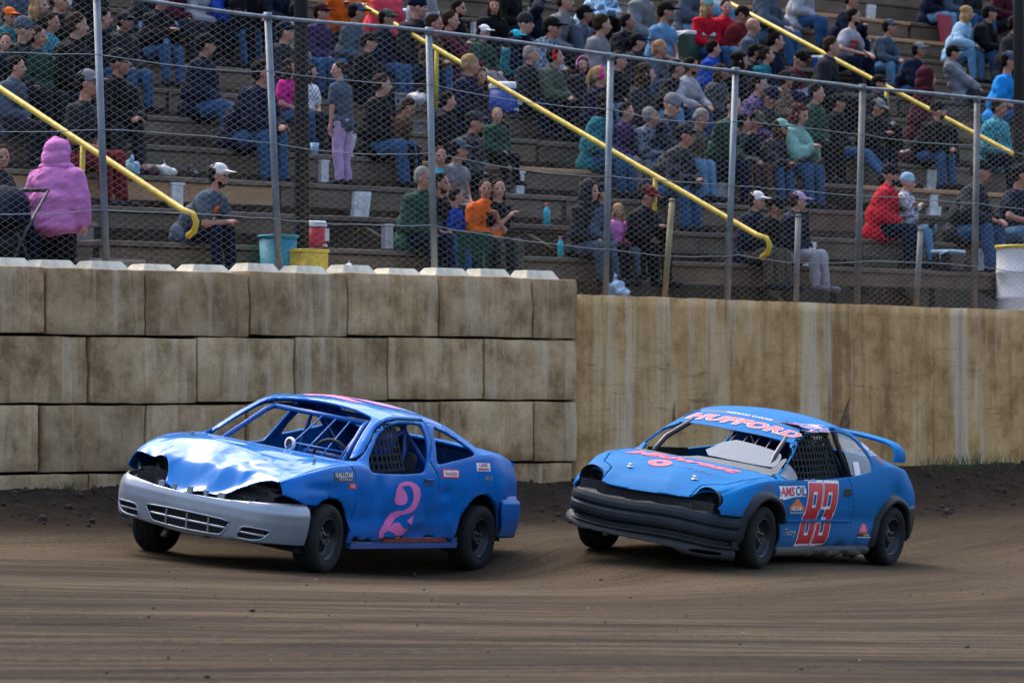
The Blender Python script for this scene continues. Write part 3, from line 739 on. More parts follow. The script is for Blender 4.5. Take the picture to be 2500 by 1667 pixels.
M_SILVER = flat('silver_plastic', (.28, .315, .365), .34, .45, var=.12, scale=3, spec=.5); M_ORANGEV = flat('orange_vinyl', (.75, .16, .03), .5); M_NAVYV = flat('navy_vinyl', (.02, .04, .12), .5)
M_BLACKV = flat('black_vinyl', (.02, .025, .035), .5); M_RUST = flat('rusty_sill', (.20, .035, .025), .85, var=.5, scale=20); M_PALEB = flat('pale_blue_vinyl', (.45, .52, .66), .5)
def wheel(car, x, y, r, w, side, steer=0, mark=True):
    """tyre on a steel rim; side +1 = left. Axis along body y"""
    A = Matrix.Translation((x, y, r - .004)) @ Matrix.Rotation(steer, 4, 'Z') @ Matrix.Rotation(-math.pi / 2 * side, 4, 'X')
    h = w / 2; R = .168
    wh = thing_part('wheel', car)
    prof = [(R, -h + .015), (R + .02, -h + .004), (r * .80, -h - .012), (r * .93, -h + .002), (r * .985, -h + .024), (r, -h + .05)]
    for g in (-.045, -.015, .015, .045): prof += [(r, g - .012), (r - .0, g - .010), (r - .006, g - .008), (r - .006, g + .002), (r, g + .004)]
    prof += [(r, h - .05), (r * .985, h - .024), (r * .93, h - .002), (r * .80, h + .012), (R + .02, h - .004), (R, h - .015)]
    mb = MB(); mb.lathe(prof, A, 64); t = mb.build('tyre', M_RUBBER, wh, True)
    mb = MB(); mb.lathe([(R + .001, -h + .015), (R - .012, -h + .03), (R - .015, h - .06), (R + .004, h - .022), (R + .006, h - .012), (R - .004, h - .010), (R - .018, h - .045), (R - .03, h - .07), (R * .72, h - .078)], A, 48)
    n_ = 8; V = []; F = []                      # pierced disc with eight windows between the spokes
    z_ = h - .078; z2 = h - .055; hub = R * .34
    for i in range(n_):
        a0 = 2 * math.pi * i / n_; sp = .19
        pts = [(R * .72, a0 - sp), (R * .72, a0 + sp), (hub, a0 + sp * 1.5), (hub, a0 - sp * 1.5)]
        V4 = [A @ Vector((p[0] * math.cos(p[1]), p[0] * math.sin(p[1]), z_ if k < 2 else z2)) for k, p in enumerate(pts)]
        mb.add([v[:] for v in V4], [(0, 1, 2, 3)])
    mb.lathe([(hub + .004, z2), (hub * .8, z2 + .012), (hub * .55, z2 + .012), (hub * .5, z2 - .03), (.0, z2 - .03)], A, 24)
    mb.lathe([(R * .70, z_ - .05), (0.001, z_ - .06)], A, 20)
    rim = mb.build('rim', M_RIM, wh, True)
    mb = MB()
    for i in range(5):
        a = 2 * math.pi * i / 5 + .3; c = A @ Vector((hub * .75 * math.cos(a), hub * .75 * math.sin(a), z2 + .012)); d = A @ Vector((hub * .75 * math.cos(a), hub * .75 * math.sin(a), z2 + .032)); mb.tube([c, d], .009, 6)
    mb.build('lug_nuts', M_LUG, wh)['kind'] = 'stuff'
    if mark:
        mb = MB(); a = {1: -.9, -1: 1}[side] + x * .2
        V = []
        for t_ in np.linspace(-.16, .16, 5):
            for rr_ in (R - .002, R - .016): V.append((A @ Vector((rr_ * math.cos(a + t_), rr_ * math.sin(a + t_), h - .012 - (R - .002 - rr_) * 1.6 + .003)))[:])
        mb.add(V, [(2 * i, 2 * i + 1, 2 * i + 3, 2 * i + 2) for i in range(4)]); mb.build('yellow_mark', M_YMARK, wh)
def thing_part(name, parent):
    o = bpy.data.objects.new(name, None); link(o, parent); o.empty_display_size = .1; return o
def car_root(name, label, PN, PR, PF):
    PN, PR, PF = map(np.array, (PN, PR, PF)); fw = (PN - PR) / np.linalg.norm(PN - PR); lat = PF - PN; lat = lat - fw * (lat @ fw); left = -lat / np.linalg.norm(lat); up = np.cross(fw, left)
    C = (PN + PR) / 2 - left * .80; o = bpy.data.objects.new(name, None); link(o); o.empty_display_size = .3
    M = Matrix(((fw[0], left[0], up[0], C[0]), (fw[1], left[1], up[1], C[1]), (fw[2], left[2], up[2], C[2] + CAM_H), (0, 0, 0, 1))); o.matrix_world = M
    return tag(o, label, 'race car')
def side_place(x0, z0, sc, flip=1, y=1.2):
    return lambda a, b: (x0 - a * sc, y, z0 + b * sc)
def window_net(car, poly, ysurf, nx_, nz_, lean=0, clip=None):
    """webbing straps woven across the driver's window"""
    mb = RMB(); P = np.array(poly); x0, x1, z0, z1 = P[:, 0].min(), P[:, 0].max(), P[:, 1].min(), P[:, 1].max()
    def strap(a, b, w):
        a, b = Vector(a), Vector(b)
        if clip is not None:
            ts = np.linspace(0, 1, 60); xx = a.x + (b.x - a.x) * ts; zz = a.z + (b.z - a.z) * ts; ok = ts[sdf(clip, xx, zz) > -.035]
            if len(ok) < 4: return
            a, b = a.lerp(b, float(ok[0])), a.lerp(b, float(ok[-1]))
        d = (b - a).normalized(); s_ = d.cross(Vector((0, 1, 0))).normalized() * w / 2; V = []; n = 9
        for i in range(n):
            p = a.lerp(b, i / (n - 1)); p.y = ysurf(p.x, p.z) + .012 * math.sin(p.x * 9 + p.z * 5)
            V += [(p - s_)[:], (p + s_)[:]]
        mb.add(V, [(2 * i, 2 * i + 1, 2 * i + 3, 2 * i + 2) for i in range(n - 1)])
    for i in range(nx_): t = i / (nx_ - 1); x = x0 + (x1 - x0) * t; strap((x, 0, z0), (x + lean * (.5 - t), 0, z1), .020)
    for j in range(nz_): t = j / (nz_ - 1); z = z0 + (z1 - z0) * t; strap((x0, 0, z + .012), (x1, 0, z - .008), .020)
    o = mb.build('window_net', M_NET, car); m = o.modifiers.new('solid', 'SOLIDIFY'); m.thickness = .004; o['kind'] = 'stuff' if False else 'thing'
    del o['kind']; return o
def cage(car, mat, specs, r=.022):
    for P in specs:
        mb = RMB(); mb.tube(P, r, 10); mb.build('roll_cage_tube', mat, car, True)

def shape_mesh(f, a0, a1, b0, b1, n=40):
    """flat artwork cut out of a fine sheet along f(a, b) > 0"""
    A, Bq = np.meshgrid(np.linspace(a0, a1, n + 1), np.linspace(b0, b1, n + 1)); V = np.stack([A.ravel(), Bq.ravel(), 0 * A.ravel(), 0 * A.ravel()], -1)
    F = [(j * (n + 1) + i, j * (n + 1) + i + 1, (j + 1) * (n + 1) + i + 1, (j + 1) * (n + 1) + i) for j in range(n) for i in range(n)]
    s = Surf(V, F).cut(lambda V: f(V[:, 0], V[:, 1]))[0]; me = bpy.data.meshes.new('shape'); me.from_pydata([tuple(v[:3]) for v in s.V], [], s.F); return me
def rects(R, e=0.0):
    def f(a, b):
        d = None
        for (x0, y0, x1, y1) in R:
            q = np.minimum(np.minimum(a - x0 + e, x1 + e - a), np.minimum(b - y0 + e, y1 + e - b)); d = q if d is None else np.maximum(d, q)
        return d
    return f
# ------------------------------------------------------------------ battered blue car, number 2
C1 = car_root('race_car', 'battered blue coupe race car with crumpled hood, silver front bumper and a pink number 2', (-1.54785, 33.0033, -1.36964), (-.34296, 35.3569, -1.43903), (-2.96164, 33.73164, -1.21434))
P1 = paint('worn_blue_paint', (.0003, .128, .45), .28, .06, .34, .45, scuff=.8, spec=.10)
P1H = paint('glossy_blue_hood_paint', (.001, .15, .48), .15, .22, .06, .3, spec=.35)
P1B = paint('dull_blue_paint', (.001, .085, .34), .42, .1, .5, .5)
K = hermite
cv = dict(zb=K([(-2.2, .36), (-1.8, .34), (-.9, .24), (1.1, .24), (2.1, .34)]),
          ys=K([(-2.2, .70), (-2.0, .80), (-1.5, .855), (-.8, .85), (.8, .85), (1.4, .86), (1.8, .83), (2.05, .76), (2.2, .66)]),
          zm=K([(-2.2, .62), (0, .60), (2.2, .55)]),
          yb=K([(-2.2, .60), (-1.9, .72), (-1.4, .78), (0, .80), (.85, .80), (1.4, .79), (1.8, .74), (2.05, .68), (2.2, .60)]),
          zbelt=K([(-2.2, .93), (-1.9, 1.00), (-1.45, 1.055), (-1.1, 1.03), (-.6, .955), (-.2, .90), (.3, .885), (.6, .89), (.9, .935), (1.2, .925), (1.6, .865), (1.9, .80), (2.1, .73), (2.2, .68)]),
          yr=K([(-2.2, .54), (-1.9, .64), (-1.5, .68), (-1.2, .64), (-.8, .585), (-.3, .57), (.15, .565), (.35, .58), (.6, .645), (.88, .715), (1.0, .74), (1.4, .73), (1.8, .68), (2.05, .62), (2.2, .54)]),
          zr=K([(-2.2, .95), (-2.0, .995), (-1.85, 1.04), (-1.6, 1.062), (-1.45, 1.07), (-1.2, 1.152), (-.8, 1.275), (-.4, 1.325), (0, 1.325), (.25, 1.285), (.5, 1.175), (.7, 1.055), (.88, .955), (1.0, .945), (1.4, .905), (1.8, .83), (2.05, .76), (2.2, .70)]),
          zt=K([(-2.2, .98), (-1.95, 1.055), (-1.75, 1.08), (-1.5, 1.088), (-1.3, 1.148), (-.9, 1.315), (-.6, 1.37), (-.2, 1.385), (.1, 1.365), (.28, 1.325), (.55, 1.185), (.8, 1.04), (.97, .955), (1.08, .95), (1.4, .93), (1.8, .86), (2.05, .77), (2.2, .69)]))
B = Body(cv, -2.2, 2.2)
S = B.s
# dents pushed into the metal before the panels are cut
V = S.V; x, y, z, v = V.T
hood_w = smooth01((x - .98) / .25) * (v > 1.55)
fo = folds(x, y, 4, 34, .030, 1.0, 2.2, -.75, .75) * (.35 + .65 * smooth01((x - 1.05) / .4)) + folds(x, y, 9, 120, .014, 1.0, 2.2, -.75, .75) * smooth01((x - 1.45) / .4)
V[:, 2] += hood_w * fo
V[:, 2] -= hood_w * (.135 * smooth01((x - 1.93) / .18) * np.exp(-(y / .40) ** 4) + .02 * smooth01((x - 1.7) / .4))
V[:, 2] += hood_w * (.035 * np.exp(-((x - 1.55) / .12) ** 2 - ((y + .15) / .5) ** 2) - .03 * np.exp(-((x - 1.85) / .10) ** 2 - ((y - .25) / .3) ** 2))
side = (v < 1.02) & (y > 0)
sd = folds(x, z, 11, 40, .022, -1.9, 1.9, .2, 1.0); V[:, 1] -= side * smooth01((.92 - z) / .35) * (sd + .006) * np.where(x > .95, 1.3, 1)
V[:, 1] -= side * (.05 * np.exp(-((x + .25) / .35) ** 2 - ((z - .36) / .09) ** 2) + .03 * np.exp(-((x - .55) / .08) ** 2 - ((z - .72) / .16) ** 2) + .028 * np.exp(-((x + .62) / .12) ** 2 - ((z - .72) / .05) ** 2) + .03 * np.exp(-((x - 1.15) / .10) ** 2 - ((z - .5) / .12) ** 2) + .02 * np.exp(-((x - 1.5) / .3) ** 2 - ((z - .74) / .03) ** 2))
V[:, 2] -= .008 * (v > 2) * (np.abs(x) < .6) * vnoise(x * 4, y * 4, 3)
XZ = lambda poly: (lambda V: np.where(np.abs(V[:, 1]) > .40, sdf(poly, V[:, 0], V[:, 2]), -1))
win = chaikin([(.72, .90), (.69, .965), (.60, 1.035), (.48, 1.11), (.34, 1.19), (.18, 1.245), (.0, 1.272), (-.36, 1.272), (-.40, 1.25), (-.37, 1.09), (-.26, .905), (-.20, .885), (.1, .870), (.66, .872)], 2)
qw = chaikin([(-.56, 1.262), (-.72, 1.232), (-.90, 1.185), (-1.04, 1.13), (-1.13, 1.085), (-1.16, 1.055), (-1.08, 1.035), (-.70, .985), (-.47, .955), (-.45, .985)], 1)
body = S
winS = lambda V: np.where(V[:, 3] > 1.0, XZ(win)(V), -1)
for P in (win, qw): body = body.cut(XZ(P))[1]
ws = chaikin([(.98, -.60), (.92, -.69), (.60, -.585), (.27, -.505), (.235, -.46), (.21, -.25), (.205, 0), (.21, .25), (.235, .46), (.27, .505), (.60, .585), (.92, .69), (.98, .60), (1.01, .3), (1.02, 0), (1.01, -.3)], 1)
body = body.cut(lambda V: np.where(V[:, 3] > 2.02, sdf(ws, V[:, 0], V[:, 1]), -1))[1]
rg = chaikin([(-.86, -.50), (-1.42, -.57), (-1.48, -.5), (-1.5, 0), (-1.48, .5), (-1.42, .57), (-.86, .50), (-.82, .4), (-.80, 0), (-.82, -.4)], 1)
body = body.cut(lambda V: np.where(V[:, 3] > 2.02, sdf(rg, V[:, 0], V[:, 1]), -1))[1]
def arch(xc, zc, r): return lambda V: np.where(V[:, 3] < 1.0, r - np.hypot((V[:, 0] - xc) * .96, V[:, 2] - zc), -1)
body = body.cut(arch(1.34, .315, .355))[1]; body = body.cut(arch(-1.27, .335, .385))[1]
body = body.cut(lambda V: np.where(np.abs(V[:, 0]) < .9, V[:, 2] - (.33 + .015 * np.sin(V[:, 0] * 9) + .012 * np.sin(V[:, 0] * 23)), V[:, 2] - .30))[0]
# nose: crumpled hood edge over the open headlight bays
nose = [(3, -.9), (3, .9), (1.90, .9), (1.965, .80), (2.02, .74), (2.00, .66), (1.985, .60), (2.015, .50), (2.06, .42), (2.075, .34), (2.13, .28), (2.145, .1), (2.15, -.1), (2.135, -.30), (2.04, -.34), (1.985, -.40), (1.99, -.52), (2.0, -.60), (1.96, -.72), (1.90, -.9)]
body = body.cut(lambda V: sdf(nose, V[:, 0], V[:, 1]))[1]
body = body.cut(lambda V: np.where((V[:, 3] < 1.55) & (V[:, 0] > 1.5), V[:, 2] - np.interp(V[:, 0], [1.55, 1.75, 2.0], [.60, .61, .67]), 1))[0]
full1 = body
hoodp = [(1.02, -.735), (1.05, -.5), (1.06, 0), (1.05, .5), (1.02, .735), (1.4, .745), (1.7, .72), (3, .66), (3, -.66), (1.7, -.72), (1.4, -.745)]
hood, body = body.cut(lambda V: np.where(V[:, 3] > 1.4, sdf(hoodp, V[:, 0], V[:, 1]), -1), .006)
doorp = [(1.06, .95), (.985, .87), (.965, .70), (.965, .49), (1.0, .20), (-.30, .20), (-.42, .55), (-.475, .71), (-.44, .87), (-.36, .955), (-.33, .99), (-.44, 1.12), (-.47, 1.26), (-.43, 1.296), (.0, 1.298), (.20, 1.272), (.37, 1.212), (.52, 1.125), (.68, 1.03), (.84, .965)]
door, body = body.cut(XZ(doorp), .0065)
dl, dr = door.cut(lambda V: V[:, 1])
roof, body = body.cut(lambda V: np.where(V[:, 3] > 1.85, np.minimum(V[:, 0] + .80, .24 - V[:, 0]), -1), .0025)
trunk, body = body.cut(lambda V: np.where(V[:, 3] > 2.1, sdf([(-1.53, -.6), (-1.53, .6), (-3, .56), (-3, -.56)], V[:, 0], V[:, 1]), -1), .004)
front, rear = body.cut(lambda V: V[:, 0] - .3)
fl, fr = front.cut(lambda V: V[:, 1]); ql, qr = rear.cut(lambda V: V[:, 1])
hood.part('hood', P1H, C1, .006, ROLL); roof.part('roof', P1H, C1, .02, ROLL); trunk.part('trunk_lid', P1, C1, .012, ROLL)
for s_, nme in ((dl, 'door'), (dr, 'door'), (fl, 'fender'), (fr, 'fender'), (ql, 'quarter_panel'), (qr, 'quarter_panel')): s_.part(nme, P1, C1, .022 if nme != 'fender' else .012, ROLL)
# tail panel and rear bumper
mb = RMB(); zz = np.linspace(.36, .97, 8)
Vt = []; 
for z_ in zz:
    for y_ in np.linspace(-.66, .66, 9): Vt.append((-2.19 + .06 * (abs(y_) / .66) ** 2 + .03 * (z_ - .6), y_, z_))
mb.add(Vt, [(j * 9 + i, j * 9 + i + 1, (j + 1) * 9 + i + 1, (j + 1) * 9 + i) for j in range(7) for i in range(8)]); mb.build('tail_panel', P1, C1, True)
rbS = bumper_surf(dict(x=2.22, bow=.10, cor=.14, w=.80, xe=1.60), lambda z: .030 + .03 * math.sin(np.clip((z - .28) / .44, 0, 1) * math.pi) - .03 * (z > .675), 60, np.linspace(.34, .70, 16))
rbS.V[:, 0] *= -1; rbS.F = [f[::-1] for f in rbS.F]; rbS = rbS.cut(lambda V: np.hypot(V[:, 0] + 1.27, V[:, 2] - .335) - .39)[0]
rbS.part('rear_bumper', P1, C1, .015, ROLL)
# silver front bumper skin with grille and fog openings
prof1 = lambda z: float(np.interp(z, [.22, .27, .34, .44, .52, .565, .60, .615], [-.035, .005, .02, .03, .028, .012, -.02, -.055]))
bs = bumper_surf(dict(x=2.235, bow=.12, cor=.20, w=.80, xe=1.70), prof1, 110, np.linspace(.225, .612, 26))
bs = bs.cut(lambda V: V[:, 2] - np.interp(np.abs(V[:, 1]), [0, .3, .82], [.225, .25, .285]))[0]
bs = bs.cut(lambda V: np.hypot(V[:, 0] - 1.34, V[:, 2] - .315) - .36)[0]
bs = bs.cut(lambda V: np.interp(np.abs(V[:, 1]), [0, .35, .7, .85], [.55, .565, .60, .62]) + (V[:, 0] < 1.9) * .0 - V[:, 2])[0]
grl = chaikin([(-.40, .405), (-.1, .412), (.1, .412), (.40, .405), (.39, .37), (.33, .285), (.29, .275), (.0, .265), (-.29, .275), (-.33, .285), (-.39, .37)], 1)
fogL = chaikin([(.46, .30), (.49, .372), (.53, .385), (.70, .385), (.72, .37), (.68, .31), (.62, .285), (.47, .28)], 1); fogR = [(-a, b) for a, b in fogL][::-1]
YZ = lambda P: (lambda V: np.where(V[:, 0] > 1.72, sdf(P, V[:, 1], V[:, 2]), -1))
bvb = bvh_of(bs)
for P in (grl, fogL, fogR): bs = bs.cut(YZ(P))[1]
fb = bs.part('front_bumper', M_SILVER, C1, .012, ROLL)
def front_x(y_, z_, bv=bvb):
    h_ = bv.ray_cast(Vector((3, y_, z_)), Vector((-1, 0, 0))); return h_[0].x if h_[0] is not None else 2.0
def bars(P, n_v, n_h, off, rad, name, mat, car, fx):
    A = np.array(P); y0, y1, z0, z1 = A[:, 0].min(), A[:, 0].max(), A[:, 1].min(), A[:, 1].max()
    def clipline(pts):
        pts = np.array(pts); d = sdf(P, pts[:, 0], pts[:, 1]); return pts[d > -.004]
    for i in range(1, n_v + 1):
        yv = y0 + (y1 - y0) * i / (n_v + 1); L = clipline([(yv, q) for q in np.linspace(z0, z1, 14)])
        if len(L) > 1: mb = RMB(); mb.tube([(fx(a, b) - off, a, b) for a, b in L], rad, 6); mb.build(name, mat, car, True)
    for i in range(1, n_h + 1):
        zv = z0 + (z1 - z0) * i / (n_h + 1); L = clipline([(q, zv) for q in np.linspace(y0, y1, 24)])
        if len(L) > 1: mb = RMB(); mb.tube([(fx(a, b) - off, a, b) for a, b in L], rad * 1.15, 6); mb.build(name, mat, car, True)
bars(grl, 3, 1, .018, .0085, 'grille_bar', M_SILVER, C1, front_x); bars(fogL, 0, 1, .016, .007, 'grille_bar', M_SILVER, C1, front_x); bars(fogR, 0, 1, .016, .007, 'grille_bar', M_SILVER, C1, front_x)
for P in (grl, fogL, fogR):          # raised lip round each opening
    mb = RMB(); mb.tube([(front_x(a, b) + .001, a, b) for a, b in P], .0075, 6, closed=True); mb.build('opening_lip', M_SILVER, C1, True)
# dark bay behind the nose, with the radiator, torn brackets and clips
mb = RMB(); mb.box((1.55, 0, .46), (.9, 1.30, .34)); mb.box((1.98, 0, .36), (.20, 1.30, .22)); mb.box((1.92, 0, .62), (.08, 1.1, .10)); mb.build('engine_bay', M_DARKBAY, C1)
mb = RMB(); mb.box((2.00, .02, .555), (.05, .95, .10)); 
for i in range(20): mb.box((2.03, -.42 + i * .046, .555), (.012, .008, .09))
mb.build('radiator', flat('radiator_core', (.035, .035, .036), .6, .3), C1)
for (y_, w_) in ((-.30, .05), (-.17, .03), (-.02, .045), (.13, .03), (.27, .06)):
    mb = RMB(); xx = front_x(y_, .54); mb.box((xx - .04, y_, .575), (.03, w_, .055)); mb.box((xx - .05, y_, .602), (.055, w_ * .7, .008)); mb.build('bumper_clip', M_SILVER, C1)
for s_ in (1, -1):
    mb = RMB(); mb.prism([(-.12, -.06), (.10, -.05), (.13, .05), (-.02, .09), (-.13, .04)], -.02, .02, lambda a, b, h_: (1.93 + h_ + .05 * a, s_ * (.56 + a * .8), .615 + b * .8)); mb.tube([(1.90, s_ * .42, .56), (1.95, s_ * .47, .66), (1.9, s_ * .52, .70)], .018, 7); mb.tube([(1.93, s_ * .60, .55), (1.98, s_ * .64, .64), (1.9, s_ * .7, .68)], .015, 7)
    mb.build('headlight_bracket', M_RIM, C1)
# inner shell: floor, wheel wells, fire wall, dash
mb = RMB(); mb.box((-.2, 0, .255), (3.0, 1.5, .05)); mb.box((-1.7, 0, .42), (.8, 1.3, .30)); mb.build('floor_pan', M_DARKBAY, C1)
mb = RMB(); mb.box((-.03, .80, .275), (1.85, .07, .045)); mb.box((-.55, .79, .315), (.9, .03, .04)); mb.build('sill', P1B, C1)
mb = RMB(); mb.box((-.2, .815, .318), (1.1, .03, .03)); mb.build('torn_sill', M_RUST, C1)
for (xc, s_) in ((1.34, 1), (1.34, -1), (-1.27, 1), (-1.27, -1)):
    mb = RMB(); Vw = []; 
    for a in np.linspace(-.3, math.pi + .3, 15):
        for yy_ in (.45, .825): Vw.append((xc + .40 * math.cos(a), s_ * yy_, .33 + .385 * math.sin(a)))
    mb.add(Vw, [(2 * i, 2 * i + 1, 2 * i + 3, 2 * i + 2) for i in range(14)]); n0 = len(mb.V)
    mb.add([(xc + .40 * math.cos(a), s_ * .45, .33 + .385 * math.sin(a)) for a in np.linspace(-.3, math.pi + .3, 15)], [tuple(range(15))]); mb.build('wheel_well', M_DARKBAY, C1)
mb = RMB(); mb.box((1.0, 0, .66), (.04, 1.4, .5)); mb.build('fire_wall', M_DARKBAY, C1)
mb = RMB(); P_ = [(1.03, .86), (1.03, .93), (.97, .945), (.88, .945), (.84, .90), (.84, .84)]
mb.prism(P_, -.70, .70, lambda a, b, h_: (a - .06 * abs(h_) ** 2, h_, b)); mb.build('cowl', P1B, C1)
mb = RMB(); mb.box((.70, .0, .82), (.22, 1.28, .10)); mb.box((.66, .36, .85), (.2, .34, .10)); mb.build('dashboard', P1B, C1, bevel=.02)
mb = RMB(); mb.tube([(.60 + .03 * math.sin(a), .36 + .175 * math.cos(a), .90 + .175 * math.sin(a)) for a in np.linspace(0, 2 * math.pi, 24, endpoint=False)], .014, 8, closed=True); mb.tube([(.60, .36, .90), (.8, .36, .82)], .02, 8); mb.tube([(.60, .20, .90), (.60, .52, .90)], .011, 6); mb.build('steering_wheel', M_BLACK, C1, True)
GA = Matrix.Translation((.74, .03, .985)) @ Matrix.Rotation(math.pi / 2, 4, 'Y') @ Matrix.Rotation(.35, 4, 'X')
mb = RMB(); mb.lathe([(.052, -.02), (.058, .0), (.055, .012), (.042, .012)], GA, 24); mb.tube([(.74, .03, .94), (.78, .02, .87)], .008, 6); mb.build('gauge', M_WHITEV, C1, True)
mb = RMB(); mb.lathe([(.043, .008), (.001, .008)], GA, 24); mb.build('gauge_face', M_BLACK, C1, True)
seat = RMB(); seat.box((-.05, .36, .29), (.50, .46, .10)); seat.box((-.36, .36, .66), (.12, .46, .72), 0, Matrix.Rotation(-.22, 3, 'Y')); seat.box((-.44, .36, 1.06), (.08, .26, .18)); seat.build('racing_seat', M_BLACK, C1, bevel=.04)
A_ = lambda s: [(.93, s * .60, .42), (.88, s * .60, .88), (.36, s * .47, 1.20), (.26, s * .45, 1.235)]
cage(C1, P1B, [A_(1), A_(-1), [(.26, -.45, 1.235), (.26, .45, 1.235)], [(-.36, .47, .3), (-.38, .50, .95), (-.40, .45, 1.24), (-.40, -.45, 1.24), (-.38, -.50, .95), (-.36, -.47, .3)], [(.26, .45, 1.235), (-.40, .45, 1.24)], [(.26, -.45, 1.235), (-.40, -.45, 1.24)],
     [(-.38, .48, 1.2), (-.38, -.45, .5)], [(-.40, .42, 1.22), (-1.35, .45, .62)], [(-.40, -.42, 1.22), (-1.35, -.45, .62)], [(.80, .66, .52), (-.38, .62, .55)], [(.82, .66, .70), (-.38, .60, .74)], [(.82, -.66, .60), (-.38, -.60, .65)], [(-.38, -.48, .86), (-.38, .48, .86)]])
cage(C1, P1B, [[(.86, .06 + i * .17, .93), (.30, .04 + i * .135, 1.225)] for i in range(4)] + [[(.74, .02, 1.0), (.72, .60, 1.0)]], .0075)
window_net(C1, [(.14, .89), (.58, .89), (.58, 1.25), (.02, 1.25)] if False else [(.62, .89), (.0, .89), (.0, 1.25), (.62, 1.25)], lambda x_, z_: .745 - (z_ - .89) * .42, 9, 7, .1, win)
# door handle, marks and stickers
bv1 = bvh_of(full1)
LEFT = (0, -1, 0)
hp = poly_mesh([[(-.085, -.03), (.085, -.03), (.085, .03), (-.085, .03)]])
decal('door_handle', hp, M_NAVYV, C1, bv1, side_place(-.285, .815, 1), LEFT, .004)
mb = RMB(); _h = bv1.ray_cast(Vector((-.27, 1.2, .828)), Vector((0, -1, 0)))[0]; mb.box((-.29, _h.y + .010, .832), (.13, .018, .022)); mb.build('handle_bar', P1, C1, bevel=.006)
two = [(.300, .643), (.299, .698), (.280, .753), (.237, .795), (.148, .814), (.034, .815), (-.069, .793), (-.135, .756), (-.159, .710), (-.145, .654), (-.096, .598), (-.031, .560), (.058, .542), (.150, .532), (.218, .509), (.277, .458), (.300, .430), (.242, .467), (.149, .472), (.101, .440), (.036, .416), (-.008, .430), (-.010, .393), (.055, .361), (.170, .361), (.256, .394), (.334, .403), (.385, .385), (.382, .345), (.455, .343), (.478, .385), (.453, .421), (.409, .458), (.352, .513), (.308, .550), (.219, .569), (.107, .574), (.022, .607), (-.020, .653), (-.023, .700), (.005, .755), (.041, .778), (.119, .782), (.190, .768), (.110, .727), (.076, .681), (.082, .644), (.141, .620), (.236, .620)]
tri = [(-.086, .542), (.030, .486), (-.057, .453)]
decal('number_two', poly_mesh([[(-a, b) for a, b in two], [(-a, b) for a, b in tri]]), M_PINKV, C1, bv1, side_place(0, 0, 1), LEFT, .004)
# roof number, seen at a glancing angle
decal('roof_number', poly_mesh([[(a * 1.15, b * 1.9) for a, b in [(x_ - .16, (z_ - .58)) for x_, z_ in two]]]), M_PINKV, C1, bv1, lambda a, b: (-.27 - b * .62, .0 + a * -1.0, 2.0), (0, 0, -1), .004)
def plate(car, bv, x0, z0, w, h_, mat, name='sponsor_sticker', ray=LEFT, y=1.2, tilt=0, off=.0035):
    return decal(name, poly_mesh([[(-w / 2, -h_ / 2), (w / 2, -h_ / 2 + tilt), (w / 2, h_ / 2 + tilt), (-w / 2, h_ / 2)]]), mat, car, bv, side_place(x0, z0, 1, 1, y), ray, off)
def words(car, bv, txt, x0, z0, size, mat, shear=0, bold=0, name='sponsor_lettering', y=1.2, ray=LEFT, sx=1.0, off=.0055, spacing=1.0, slope=0):
    return decal(name, text_poly(txt, 1, shear, bold, spacing), mat, car, bv, lambda a, b: (x0 - a * size * sx, y, z0 + b * size + a * size * slope), ray, off, .25)
plate(C1, bv1, 1.17, .842, .30, .075, M_BLACKV); words(C1, bv1, 'ALLSTAR', 1.15, .856, .055, M_WHITEV, .25, .012, sx=1.05); words(C1, bv1, 'PERFORMANCE', 1.15, .822, .030, M_PALEB, .2, .0, sx=1.05); words(C1, bv1, '*', 1.285, .835, .11, M_WHITEV)
plate(C1, bv1, 1.035, .77, .13, .045, M_REDV); words(C1, bv1, 'FUEL', 1.035, .77, .036, M_WHITEV, .2, .01)
plate(C1, bv1, -.665, .89, .30, .075, M_REDV); plate(C1, bv1, -.665, .89, .25, .052, M_WHITEV, off=.005); words(C1, bv1, 'RaceQuip', -.665, .89, .050, M_REDV, .15, .015, off=.0065)
plate(C1, bv1, -1.25, .952, .25, .068, M_WHITEV); words(C1, bv1, 'LANE', -1.25, .966, .045, M_REDV, 0, .015, sx=1.4); plate(C1, bv1, -1.25, .934, .21, .014, M_REDV, off=.005)
plate(C1, bv1, -1.345, .858, .13, .035, M_SILVER); words(C1, bv1, 'Z24', -1.345, .858, .034, M_BLACKV, .2, .01)
for xx in (1.335, -1.3225):
    st = math.radians(4) if xx > 0 else 0
    wheel(C1, xx, .755, .282, .205, 1, st); wheel(C1, xx, -.765, .282, .205, -1, st, False)
mb = MB(); mb.tube([(1.32, -.7, .28), (1.32, .7, .28)], .035, 8); mb.tube([(-1.32, -.7, .28), (-1.32, .7, .28)], .045, 8); mb.build('axle', M_BLACK, C1)
for (hx, hy) in ((1.30, .60), (1.16, -.66)):
    h_ = bv1.ray_cast(Vector((hx, hy, 2)), Vector((0, 0, -1)))[0]
    if h_: mb = RMB(); mb.tube([h_[:], (h_.x, h_.y, h_.z + .03)], .012, 8); mb.tube([(h_.x - .03, h_.y, h_.z + .025), (h_.x + .03, h_.y, h_.z + .02)], .005, 6); mb.build('hood_pin', M_LUG, C1)
